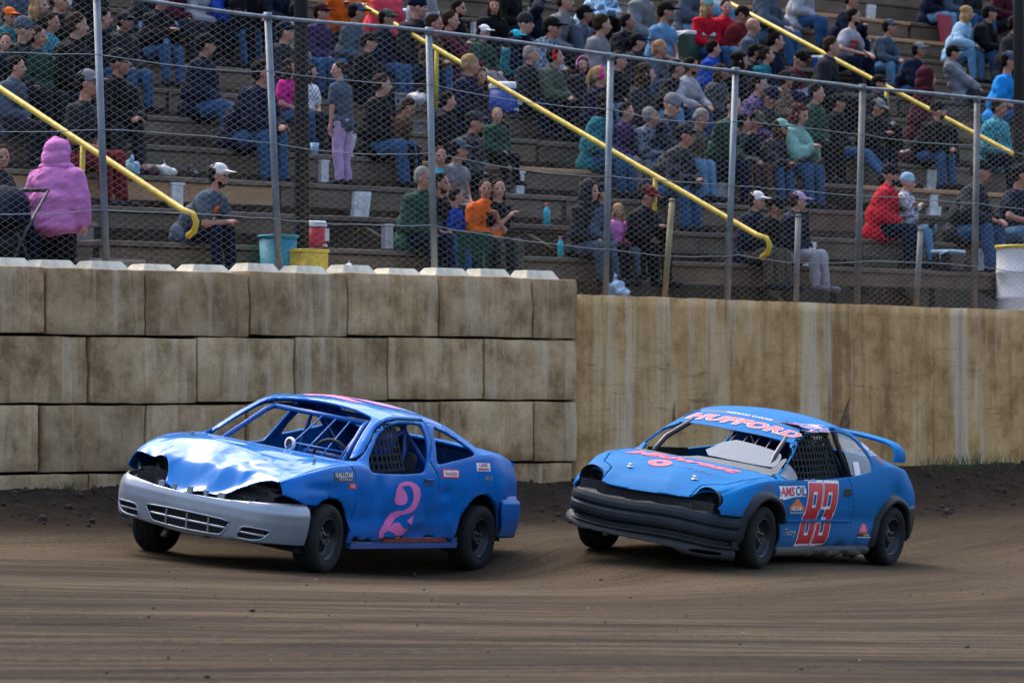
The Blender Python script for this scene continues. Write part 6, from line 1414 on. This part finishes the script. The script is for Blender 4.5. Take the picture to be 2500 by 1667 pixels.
sit(2086, 4, 'phone', 'hoodie', 'navy', 'navy', S_(D), 1, 1.05, 18, 1.12)
sit(1880, -45, 'up', 'hoodie', 'slate', 'denim', S_(BR), 0, 1.05, 20, 1.1)
sit(1972, -48, 'lap', 'hoodie', 'pale_grey', 'denim', S_(D), 0, 1.05, 20, 1.1)
sit(1841, 66, 'lap2', 'jacket', 'slate', 'navy', [], 1, 1.0, 28)
sit(1893, 100, 'lap2', 'jacket', 'navy', 'navy', [('bun', D)], 0, .98, 24)
sit(1846, 140, 'lap2', 'jacket', 'charcoal', 'navy', S_(D), 1, .98, 22, beard=D)
sit(1879, 136, 'fwd2', 'jacket', 'teal', 'navy', [('bun', BR)], 0, 1.0, 22)
sit(1960, 160, 'bow', 'jacket', 'maroon', 'black', B_('black'), 1, 1.0, 20)
sit(1853, 210, 'lap', 'jacket', 'purple', 'maroon', [('bun', D)], 0, .98, 20, tpat='plaid')
sit(2367, 42, 'knee', 'hoodie', 'pale_blue', 'pale_denim', L_('blond'), 0, 1.05, 20)
sit(2420, 34, 'fwd2', 'jacket', 'black', 'denim', C_('charcoal'), 1, 1.05, 18)
sit(2324, 135, 'recl', 'jacket', 'grey', 'charcoal', C_('black'), 1, 1.0, 28)
sit(2265, 192, 'lap2', 'hoodie', 'maroon', 'black', [('long', 'auburn'), ('hood', 'maroon')], 0, .95, 24)
sit(2464, 152, 'lap', 'tee', 'bright_blue', 'denim', C_('slate'), 1, 1.05, 24, 1.12)
sit(2480, 60, 'lap', 'jacket', 'charcoal', 'navy', S_(D), 1, 1.0, 18)
sit(1850, 296, 'bow', 'tee', 'navy', 'brown', C_('khaki'), 2, 1.0, 14)
sit(1916, 314, 'fwd', 'jacket', 'charcoal', 'denim', [('long', BR), ('cap', 'mint')], 1, 1.0, 14, tpat='camo', beard=BR)
sit(1952, 280, 'phone', 'hoodie', 'mint', 'denim', L_('auburn'), 0, .98, 16)
sit(2047, 262, 'pock', 'jacket', 'black', 'denim', C_('black'), 1, 1.0, 22)
sit(2149, 270, 'phone', 'jacket', 'black', 'navy', C_('grey'), 1, 1.0, 6)
sit(2150, 205, 'lap', 'jacket', 'charcoal', 'black', C_('black'), 1, 1.0, 12)
sit(2299, 276, 'fwd2', 'jacket', 'black', 'denim', B_('black'), 1, 1.05, 10, 1.05, beard=D)
sit(2180, 436, 'lap', 'jacket', 'red', 'navy', B_('black'), 1, 1.08, 22, 1.15, beard=D)
sit(2219, 464, 'cross', 'jacket', 'pale_grey', 'pale_denim', B_('pale_blue'), 0, .96, 24, tpat='camo')
sit(2391, 412, 'knee', 'jacket', 'charcoal', 'denim', C_('black'), 1, 1.02, 22)
sit(2490, 425, 'knee', 'tee', 'navy', 'pale_denim', C_('navy'), 1, 1.0, 22)
sit(1853, 494, 'lap', 'jacket', 'navy', 'khaki', C_('white'), 0, .98, 10)
sit(1902, 510, 'bow', 'jacket', 'black', 'khaki', C_('black'), 2, 1.0, 14, 1.05)
sit(1952, 500, 'lap2', 'jacket', 'navy', 'pale_grey', C_('lavender', 'brown_hair'), 0, 1.0, 16, shoe='grey')
for hx, hy, c, p in ((2290, -55, 'navy', 'pale_denim'), (2335, -62, 'slate', 'denim'), (2385, -45, 'charcoal', 'denim'), (2455, -50, 'maroon', 'charcoal'), (1700, -60, 'slate', 'pale_denim'), (1745, -65, 'white', 'pale_denim'), (1250, -50, 'black', 'navy'), (1045, -55, 'pale_grey', 'slate'), (60, -45, 'slate', 'denim'), (230, -50, 'black', 'charcoal')):
    sit(hx, hy, 'lap', 'jacket', c, p, S_(D if hx % 2 else BR), 0, 1.0, 16)
for i, (hx, hy, ps, tp, c, p, hd) in enumerate((
    (1285, 60, 'lap', 'hoodie', 'navy', 'denim', B_('charcoal')), (1345, 70, 'fwd', 'jacket', 'slate', 'navy', C_('black')), (1470, 60, 'lap2', 'hoodie', 'grey', 'black', S_(BR)), (1540, 55, 'fwd2', 'jacket', 'black', 'black', S_(D)),
    (1560, 110, 'lap2', 'jacket', 'charcoal', 'denim', C_('navy')), (1620, 120, 'fwd', 'hoodie', 'slate', 'denim', S_('blond')), (1745, 120, 'lap2', 'jacket', 'royal', 'navy', S_(D)), (1765, 190, 'lap', 'jacket', 'charcoal', 'charcoal', L_(BR)),
    (1790, 260, 'cam2', 'hoodie', 'forest', 'navy', S_(BR)), (1480, 255, 'lap', 'jacket', 'teal', 'denim', L_(D)), (1640, 260, 'phone', 'jacket', 'navy', 'denim', B_('grey')), (1885, 240, 'bow', 'hoodie', 'charcoal', 'navy', B_('navy')),
    (1995, 230, 'lap', 'jacket', 'forest', 'black', S_(D)), (1925, 195, 'fwd2', 'jacket', 'brown', 'denim', C_('charcoal')), (2030, 110, 'lap', 'jacket', 'charcoal', 'black', S_(BR)), (2250, 125, 'fwd2', 'hoodie', 'navy', 'denim', C_('grey')),
    (1020, 15, 'lap2', 'jacket', 'charcoal', 'denim', B_('navy')), (1065, 60, 'fwd', 'hoodie', 'brown', 'denim', S_(BR)), (905, 115, 'lap', 'jacket', 'black', 'navy', C_('black')), (730, 40, 'lap2', 'jacket', 'khaki', 'denim', S_(D)),
    (700, 80, 'fwd2', 'hoodie', 'charcoal', 'denim', C_('navy')), (1150, 160, 'lap2', 'jacket', 'navy', 'navy', S_('blond')), (1175, 195, 'cam', 'jacket', 'charcoal', 'black', L_(BR)), (310, 65, 'lap', 'jacket', 'charcoal', 'denim', C_('charcoal')),
    (60, 75, 'lap2', 'hoodie', 'black', 'black', B_('slate')), (135, 70, 'fwd', 'jacket', 'teal', 'denim', S_(BR)), (45, 165, 'lap', 'jacket', 'slate', 'charcoal', S_(D)), (290, 150, 'fwd2', 'jacket', 'black', 'charcoal', B_('black')),
    (400, 15, 'phone', 'jacket', 'black', 'denim', S_(D)), (6, 385, 'cam', 'jacket', 'charcoal', 'navy', S_(BR)), (1475, 540, 'lap', 'jacket', 'slate', 'black', C_('navy')), (2440, 265, 'lap', 'jacket', 'teal', 'navy', S_(D)))):
    sit(hx, hy, ps, tp, c, p, hd, (0, 1, 0, 2)[i % 4], .98, (12, 20, 26, 6)[i % 4], (1.0, 1.1)[i % 2], tpat='plaid' if i % 6 == 1 else ('camo' if i % 7 == 3 else None))
# --- people on their feet
def stand_at(px, q, zfeet, pose, yaw, sc, lab, *a, **kw):
    t, Y = wall_t(px, q); wd = kw.pop('wide', 1.0); M = Matrix.Translation(wp(t, q, zfeet)) @ Matrix.Rotation(yaw, 4, 'Z') @ Matrix.Diagonal((sc * wd, sc * wd, sc, 1)); return person(lab, M, pose, *a, **kw)
stand_at(133, .92, .90, 'stand', math.radians(62), .85, 'person in a fuzzy pink hoodie with the hood up, standing behind the wall', 'hoodie', 'pink', 'black', [('short', BR), ('hood', 'pink')], 0, 1.24, wide=1.28, group='people on their feet')
stand_at(838, Q1 + RUN * 2 + .12, Z1 + RISE * 2, 'standkid', math.radians(150), .74, 'girl in a slate tee and lavender tights standing on a bench', 'tee', 'slate', 'lavender', [('tail', BR)], 0, .95, ppat=None, group='people on their feet')
# --- the two drivers, belted in behind their window nets
for car, lab, hc, p0 in ((C1, 'driver with a royal blue helmet inside the battered number 2 car', 'royal', (-.12, .36, .30)), (C2, 'driver with a black helmet inside the number 83 car', 'black', (-.12, .34, .24))):
    RM = Matrix(((RT[0][0], RT[0][1], RT[0][2], ROLL[1][0]), (RT[1][0], RT[1][1], RT[1][2], ROLL[1][1]), (RT[2][0], RT[2][1], RT[2][2], ROLL[1][2]), (0, 0, 0, 1)))
    bpy.context.view_layer.update()
    person(lab, car.matrix_world @ RM @ Matrix.Translation(p0) @ Matrix.Scale(.96, 4), 'drive', 'jacket', 'navy' if hc == 'royal' else 'black', 'navy', [('helmet', hc)], 0, group='drivers')
# ------------------------------------------------------------------ things people brought, on the benches and behind the wall
def bench_at(px, py, dq=.12):
    best = min(range(TIERS), key=lambda k: abs(HY - FPX * (Z1 + RISE * k) / wall_t(px, Q1 + RUN * k + dq)[1] - py)); t, Y = wall_t(px, Q1 + RUN * best + dq)
    return wp(t, Q1 + RUN * best + dq, Z1 + RISE * best)
def walk_at(px, q): t, Y = wall_t(px, q); return wp(t, q, .90)
def cooler_box(loc, rz, w, d, h, cb, cl, lab, handle=True):
    o = thing('cooler', lab, 'cooler', loc, rz, 'coolers in the stand'); mb = MB()
    V = [(sx * w / 2 * k, sy * d / 2 * k, z) for z, k in ((0, .90), (h * .84, 1.0)) for sx, sy in ((-1, -1), (1, -1), (1, 1), (-1, 1))]
    mb.add(V, [(3, 2, 1, 0), (4, 5, 6, 7), (0, 1, 5, 4), (1, 2, 6, 5), (2, 3, 7, 6), (3, 0, 4, 7)]); mb.build('tub', flat('cooler_' + cb, PAL[cb], .45, var=.1), o, bevel=.015)
    mb = MB(); mb.box((0, 0, h * .92), (w * 1.04, d * 1.05, h * .15)); mb.build('lid', flat('cooler_' + cl, PAL[cl], .5, var=.1), o, bevel=.015)
    if handle:
        mb = MB(); mb.tube([(-w * .52, 0, h * .55), (-w * .56, 0, h * .80), (-w * .50, -d * .45, h * .97), (w * .50, -d * .45, h * .97), (w * .56, 0, h * .80), (w * .52, 0, h * .55)], .010, 6); mb.build('handle', flat('cooler_' + cl, PAL[cl], .5), o, True)
    return o
def cooler_jug(loc, r, h, cb, cl, lab):
    o = thing('cooler', lab, 'cooler', loc, WALL_RZ, 'coolers in the stand')
    mb = MB(); mb.lathe([(.001, 0), (r * .93, 0), (r * .97, h * .05), (r, h * .80), (.001, h * .80)], None, 28); mb.build('tub', flat('cooler_' + cb, PAL[cb], .45, var=.1), o, True)
    mb = MB(); mb.lathe([(r * 1.03, h * .79), (r * 1.05, h * .90), (r * .9, h), (.001, h)], None, 28); mb.build('lid', flat('cooler_' + cl, PAL[cl], .5, var=.1), o, True)
    mb = MB(); mb.box((r * .55, -r * .86, h * .5), (r * .5, .02, h * .45)); mb.build('sticker', flat('cooler_' + cl, PAL[cl], .5), o)
    mb = MB(); mb.tube([(0, -r, h * .10), (0, -r - .05, h * .10), (0, -r - .05, h * .05)], .012, 8); mb.build('spout', flat('cooler_' + cl, PAL[cl], .5), o)
cooler_jug(bench_at(1231, 270), .175, .36, 'royal', 'white', 'round blue drinks cooler with a white lid on a bench beside the yellow handrail')
cooler_box(bench_at(2014, 170), WALL_RZ + .25, .34, .24, .20, 'royal', 'white', 'small blue and white box cooler beside the spectator in the grey printed tee')
cooler_box(bench_at(1690, 150), WALL_RZ, .52, .34, .36, 'forest', 'white', 'large dark green cooler with a white lid in front of the red jackets')
cooler_jug(bench_at(770, 597), .11, .27, 'red', 'white', 'small red drinks jug with a white lid behind the yellow box')
cooler_box(bench_at(2315, 655), WALL_RZ + .2, .36, .26, .24, 'black', 'pale_blue', 'black soft cooler with a pale lid at the feet of the red jacket')
cooler_box(bench_at(2445, 325), WALL_RZ, .26, .18, .24, 'royal', 'royal', 'bright blue drinks carton on a bench beside the dark light pole', False)
cooler_box(bench_at(95, 130), WALL_RZ + .3, .34, .26, .30, 'slate', 'white', 'grey box cooler with a white lid near the green jacket', True)
# bins and barrel
o = thing('trash_bin', 'teal tapered plastic trash bin standing behind the block wall', 'bin', walk_at(679, .98), WALL_RZ); mb = MB(); Mt = flat('teal_plastic', (.012, .20, .27), .5, var=.12)
mb.lathe([(.001, .0), (.145, .0), (.15, .03), (.185, .70), (.17, .70), (.135, .05)], None, 28); mb.build('bucket', Mt, o, True); mb = MB(); mb.lathe([(.183, .68), (.20, .685), (.20, .71), (.18, .71)], None, 28); mb.build('rim', Mt, o, True)
o = thing('storage_box', 'dirty yellow box on the walkway beside the teal bin', 'box', walk_at(743, .80), WALL_RZ + .05); mb = MB(); My = flat('dirty_yellow', (.52, .40, .05), .8, var=.3, scale=9)
mb.box((0, 0, .27), (.36, .30, .54)); mb.build('case', My, o, bevel=.012); mb = MB(); mb.box((0, 0, .555), (.38, .32, .035)); mb.build('lid', My, o, bevel=.008)
o = thing('barrel', 'white barrel standing behind the poured wall', 'barrel', walk_at(2492, .95), WALL_RZ); mb = MB(); Mw = flat('barrel_white', (.62, .64, .66), .6, var=.12)
mb.lathe([(.001, 0), (.28, 0), (.285, .02), (.28, .04), (.28, .29), (.292, .31), (.28, .33), (.28, .59), (.292, .61), (.28, .63), (.28, .87), (.29, .90), (.27, .90), (.26, .85)], None, 32); mb.build('drum', Mw, o, True); mb = MB(); mb.lathe([(.292, .88), (.30, .89), (.30, .915), (.285, .92)], None, 32); mb.build('hoop', M_YEL, o, True)
# bags, bottles, cups, cloths
def bag(loc, s, col, lab, seed, name='plastic_bag'):
    r = np.random.RandomState(seed); L = [ell_mesh((r.uniform(-.5, .5) * s, r.uniform(-.25, .25) * s, s * r.uniform(.25, .55)), (s * r.uniform(.3, .5), s * r.uniform(.25, .4), s * r.uniform(.25, .5))) for _ in range(6)]
    L += [ell_mesh((0, 0, s * .22), (s * .62, s * .4, s * .24)), ell_mesh((s * r.uniform(-.3, .3), 0, s * .95), (s * .12, s * .10, s * .28))]
    me = fuse(L, .018, 1, .8, .045 * s / .2, seed); me.materials.append(flat('bag_' + col, PAL[col], .4, var=.2, scale=14)); shade_auto(me, 28)
    z = min(v.co.z for v in me.vertices); o = obj(name, me, None, loc + Vector((0, 0, -z)), (0, 0, r.uniform(0, 6))); tag(o, lab, 'bag'); return o
bag(bench_at(322, 425), .16, 'pale_blue', 'crumpled white plastic bag on a bench beside the first handrail', 1); bag(bench_at(362, 428), .14, 'maroon', 'dark maroon bag between two white bags on a bench', 2, 'cloth_bag'); bag(bench_at(405, 430), .15, 'white', 'small white plastic bag at the end of the bag row', 3)
bag(bench_at(296, 422), .12, 'mint', 'small mint green bag beside the first handrail', 4); bag(bench_at(1008, 240), .17, 'pale_grey', 'pale plastic bag on a bench beside the man in the black hoodie', 5); bag(walk_at(1508, .75) + Vector((0, 0, .12)), .24, 'pale_blue', 'big white plastic bag on the ground behind the poured wall', 6)
bag(bench_at(625, 355), .17, 'turquoise', 'turquoise bag on the bench in front of the navy hoodie', 7, 'cloth_bag'); bag(wp(wall_t(852, .35)[0], .35, 1.215), .11, 'white', 'small white rag lying on top of the block wall', 8, 'rag'); bag(bench_at(2215, 395), .17, 'maroon', 'dark red patterned backpack on a bench below the black jackets', 9, 'backpack')
bag(bench_at(1640, 470), .13, 'white', 'white wrapper at the feet of the camouflage jacket', 10); bag(bench_at(172, 240), .18, 'turquoise', 'turquoise cloth bundle above the grey capped spectator', 11, 'cloth_bundle'); bag(bench_at(470, 435), .13, 'navy', 'navy bag tucked by a white support on a bench', 12, 'cloth_bag')
bag(bench_at(130, 215), .15, 'pale_grey', 'pale grey bag beside the turquoise bundle', 13); bag(bench_at(2005, 150), .12, 'grey', 'grey bag wedged between spectators near the second handrail', 14, 'cloth_bag')
def bottle(loc, col, lab, h=.22, capc='red'):
    o = thing('bottle', lab, 'bottle', loc, 0, 'bottles on the benches'); mb = MB(); r = h * .16
    mb.lathe([(.001, 0), (r, 0), (r, h * .62), (r * .85, h * .72), (r * .42, h * .84), (r * .42, h * .9)], None, 14); mb.build('flask', flat('bottle_' + col, PAL[col], .25, var=.1), o, True); mb = MB(); mb.lathe([(r * .5, h * .88), (r * .5, h), (.001, h)], None, 12); mb.build('screw_cap', flat('bottle_' + capc, PAL[capc], .4), o, True)
bottle(bench_at(1335, 560), 'turquoise', 'teal sports bottle standing alone on a bench', .24); bottle(bench_at(1369, 625), 'turquoise', 'teal sports bottle by the dark hooded spectator', .22); bottle(bench_at(2162, 600), 'pale_blue', 'clear water bottle beside the red jacket', .24, 'white'); bottle(bench_at(1678, 145), 'red', 'red and white sauce bottle beside the green cooler', .18, 'white'); bottle(bench_at(1570, 235), 'pale_blue', 'pale insulated bottle beside the pale jeans', .26, 'white'); bottle(bench_at(2470, 95), 'navy', 'dark bottle beside the light pole', .22, 'white')
for px, py, c, lab in ((768, 378, 'pale_blue', 'pale blue plastic cup on the bench beside the girl on her feet'), (2075, 180, 'white', 'white paper cup held low beside the grey printed tee'), (296, 70, 'white', 'white paper cup beside the black hoodie')):
    mb = MB(); mb.lathe([(.001, 0), (.035, 0), (.048, .13), (.045, .13), (.033, .008)], None, 16); o = mb.build('cup', flat('cup_' + c, PAL[c], .5), None, True); o.location = bench_at(px, py); tag(o, lab, 'cup', 'cups on the benches')
def drape(loc, rz, w, h, d, mat, lab, name='blanket', seed=0):
    """a cloth folded over an edge: hangs in front, lies on top"""
    n = 22; V = []; F = []
    for i in range(n + 1):
        for j in range(n + 1):
            a = i / n; b = j / n; s = b * (h + d); x = (a - .5) * w
            y, z = (-.04 - .05 * math.sin(a * 9 + b * 4 + seed) * (1 - b), s - h) if s < h else (s - h - .04, .012 * math.sin(a * 13 + seed))
            V.append((x + .03 * math.sin(b * 5 + seed), y, z + .02 * math.sin(a * 7 + seed * 2)))
    F = [(i * (n + 1) + j, (i + 1) * (n + 1) + j, (i + 1) * (n + 1) + j + 1, i * (n + 1) + j + 1) for i in range(n) for j in range(n)]
    o = obj(name, mesh(name, V, F, mat, True), None, loc, (0, 0, rz)); m = o.modifiers.new('s', 'SOLIDIFY'); m.thickness = .012; return tag(o, lab, 'blanket', 'blankets in the stand')
o = thing('camp_chair', 'dark green camp chair standing behind the block wall, below the orange hoodie', 'chair', walk_at(1150, .95), WALL_RZ); Mg = cloth('forest')
mb = MB(); mb.box((0, .0, .62), (.56, .02, .40), 0, Matrix.Rotation(.12, 3, 'X')); mb.build('backrest', Mg, o, bevel=.008); mb = MB(); mb.box((0, -.26, .40), (.54, .46, .02)); mb.build('seat', Mg, o, bevel=.006)
for sx in (-.27, .27):
    for (ya, yb, zt_) in ((.03, -.02, .82), (-.48, -.46, .60)): mb = MB(); mb.tube([(sx, ya, 0), (sx, yb, zt_)], .011, 8); mb.build('leg', M_BLACK, o, True)
    mb = MB(); mb.box((sx, -.23, .60), (.05, .46, .015)); mb.build('armrest', Mg, o)
drape(bench_at(75, 195) + Vector((0, -.12, .12)), WALL_RZ, .36, .28, .2, cloth('white', 'check'), 'black and white checkered cloth hanging near the stroller', seed=2)
def patch(): 
    n = NT('patchwork'); o = n.coord('Object'); v = n.node('ShaderNodeTexVoronoi'); v.inputs['Scale'].default_value = 9; n.L(o, v.inputs['Vector']); sp = n.node('ShaderNodeSeparateColor'); n.L(v.outputs['Color'], sp.inputs[0])
    n.base(n.ramp(sp.outputs[0], [(.0, (.55, .10, .02)), (.3, (.03, .25, .5)), (.55, (.45, .45, .47)), (.8, (.60, .07, .03))])); n.set(Roughness=.9); return n.m
drape(bench_at(1935, 262) + Vector((0, -.35, .25)), WALL_RZ, .75, .30, .35, patch(), 'orange, blue and white patterned blanket over several laps', seed=4); drape(bench_at(1835, 400) + Vector((.1, -.45, .12)), WALL_RZ, .42, .40, .40, cloth('brown'), 'brown blanket over the knees of the olive camouflage jacket', seed=5)
drape(bench_at(1030, 25) + Vector((0, 0, .05)), WALL_RZ, .5, .10, .3, cloth('pale_blue'), 'pale blue towel folded on a bench above the handrail', seed=6); drape(bench_at(870, 40) + Vector((0, -.3, .22)), WALL_RZ, .65, .40, .35, cloth('orange'), 'bright orange blanket over the lap of the orange hoodie', seed=7)
# red folding seat beside the blond woman, with its own frame
o = thing('stadium_seat', 'dark red folding stadium seat beside the pale blue hoodie', 'seat', bench_at(2325, 110), FACE + .2); mb = MB(); mb.box((-.10, 0, .24), (.05, .40, .42), 0, Matrix.Rotation(-.2, 3, 'Y')); mb.build('backrest', flat('seat_red', (.20, .01, .03), .8), o, bevel=.015); mb = MB(); mb.box((.12, 0, .03), (.38, .40, .05)); mb.build('seat', flat('seat_red', (.20, .01, .03), .8), o, bevel=.015)
# stroller at the end of the walkway
o = thing('stroller', 'dark baby stroller with spoked wheels behind the wall, beside the pink hoodie', 'stroller', walk_at(2, .80), WALL_RZ + math.radians(200)); Mf = flat('stroller_frame', (.03, .033, .037), .5, .4)
for s in (1, -1):
    for x_ in (.33, -.30):
        wx = thing_part('wheel', o); A = Matrix.Translation((x_, s * .24, .13)) @ Matrix.Rotation(math.pi / 2, 4, 'X'); mb = MB(); mb.lathe([(.105, -.02), (.13, -.015), (.13, .015), (.105, .02)], A, 24, closed=True); mb.build('tyre', M_RUBBER, wx, True)
        for a in range(5): mb = MB(); mb.tube([(x_, s * .24, .13), (x_ + .11 * math.cos(a * 1.257), s * .24, .13 + .11 * math.sin(a * 1.257))], .007, 5); mb.build('spoke', flat('grey_spoke', (.3, .3, .31), .5), wx)
    mb = MB(); mb.tube([(.33, s * .24, .13), (.05, s * .24, .55), (-.42, s * .24, 1.02)], .014, 8); mb.build('side_tube', Mf, o, True); mb = MB(); mb.tube([(-.30, s * .24, .13), (.12, s * .24, .62)], .014, 8); mb.build('side_tube', Mf, o, True)
mb = MB(); mb.tube([(-.42, -.24, 1.02), (-.45, 0, 1.03), (-.42, .24, 1.02)], .018, 8); mb.build('handle', M_BLACK, o, True)
me = fuse([ell_mesh((.05, 0, .50), (.26, .22, .10)), ell_mesh((-.12, 0, .70), (.10, .21, .24)), ell_mesh((.30, 0, .38), (.10, .18, .12))], .02, 2, .7, .02, 4); me.materials.append(cloth('charcoal')); obj('seat', me, o)
V = []; 
for i in range(9):
    a = -.3 + i * .24
    for j in range(9): b = math.pi * j / 8; V.append((-.05 + .30 * math.sin(a) , .24 * math.cos(b), .72 + .34 * math.cos(a) * math.sin(b) ** .6))
me = mesh('canopy', V, [(i * 9 + j, i * 9 + j + 1, i * 9 + j + 10, i * 9 + j + 9) for i in range(8) for j in range(8)], cloth('navy'), True); c_ = obj('canopy', me, o); m = c_.modifiers.new('s', 'SOLIDIFY'); m.thickness = .01
# weeds growing where the poured wall meets the dirt
mb = MB(); rs = np.random.RandomState(12)
for i in range(260):
    cpx = rs.choice([2300, 2330, 2352, 2378, 2260, 2440, 150, 620]) + rs.normal(0, 9); t, Y = wall_t(cpx, -.06 + rs.uniform(-.15, .05)); P = wp(t, -.08 + rs.uniform(-.2, .06), 0); z0 = ground_z(P.x, P.y) - .01; h = rs.uniform(.05, .22) * (1 if cpx > 2000 else .45); a = rs.uniform(0, 6.28); bx, by = math.cos(a) * .35 * h, math.sin(a) * .35 * h; w = .004
    mb.add([(P.x - w, P.y, z0), (P.x + w, P.y, z0), (P.x + bx * .4 + w * .7, P.y + by * .4, z0 + h * .6), (P.x + bx * .4 - w * .7, P.y + by * .4, z0 + h * .6), (P.x + bx, P.y + by, z0 + h)], [(0, 1, 2, 3), (3, 2, 4)])
o = mb.build('weeds', flat('weed_green', (.055, .085, .03), .8, var=.5, scale=30)); o['kind'] = 'stuff'; o['label'] = 'thin green weeds at the foot of the track walls'
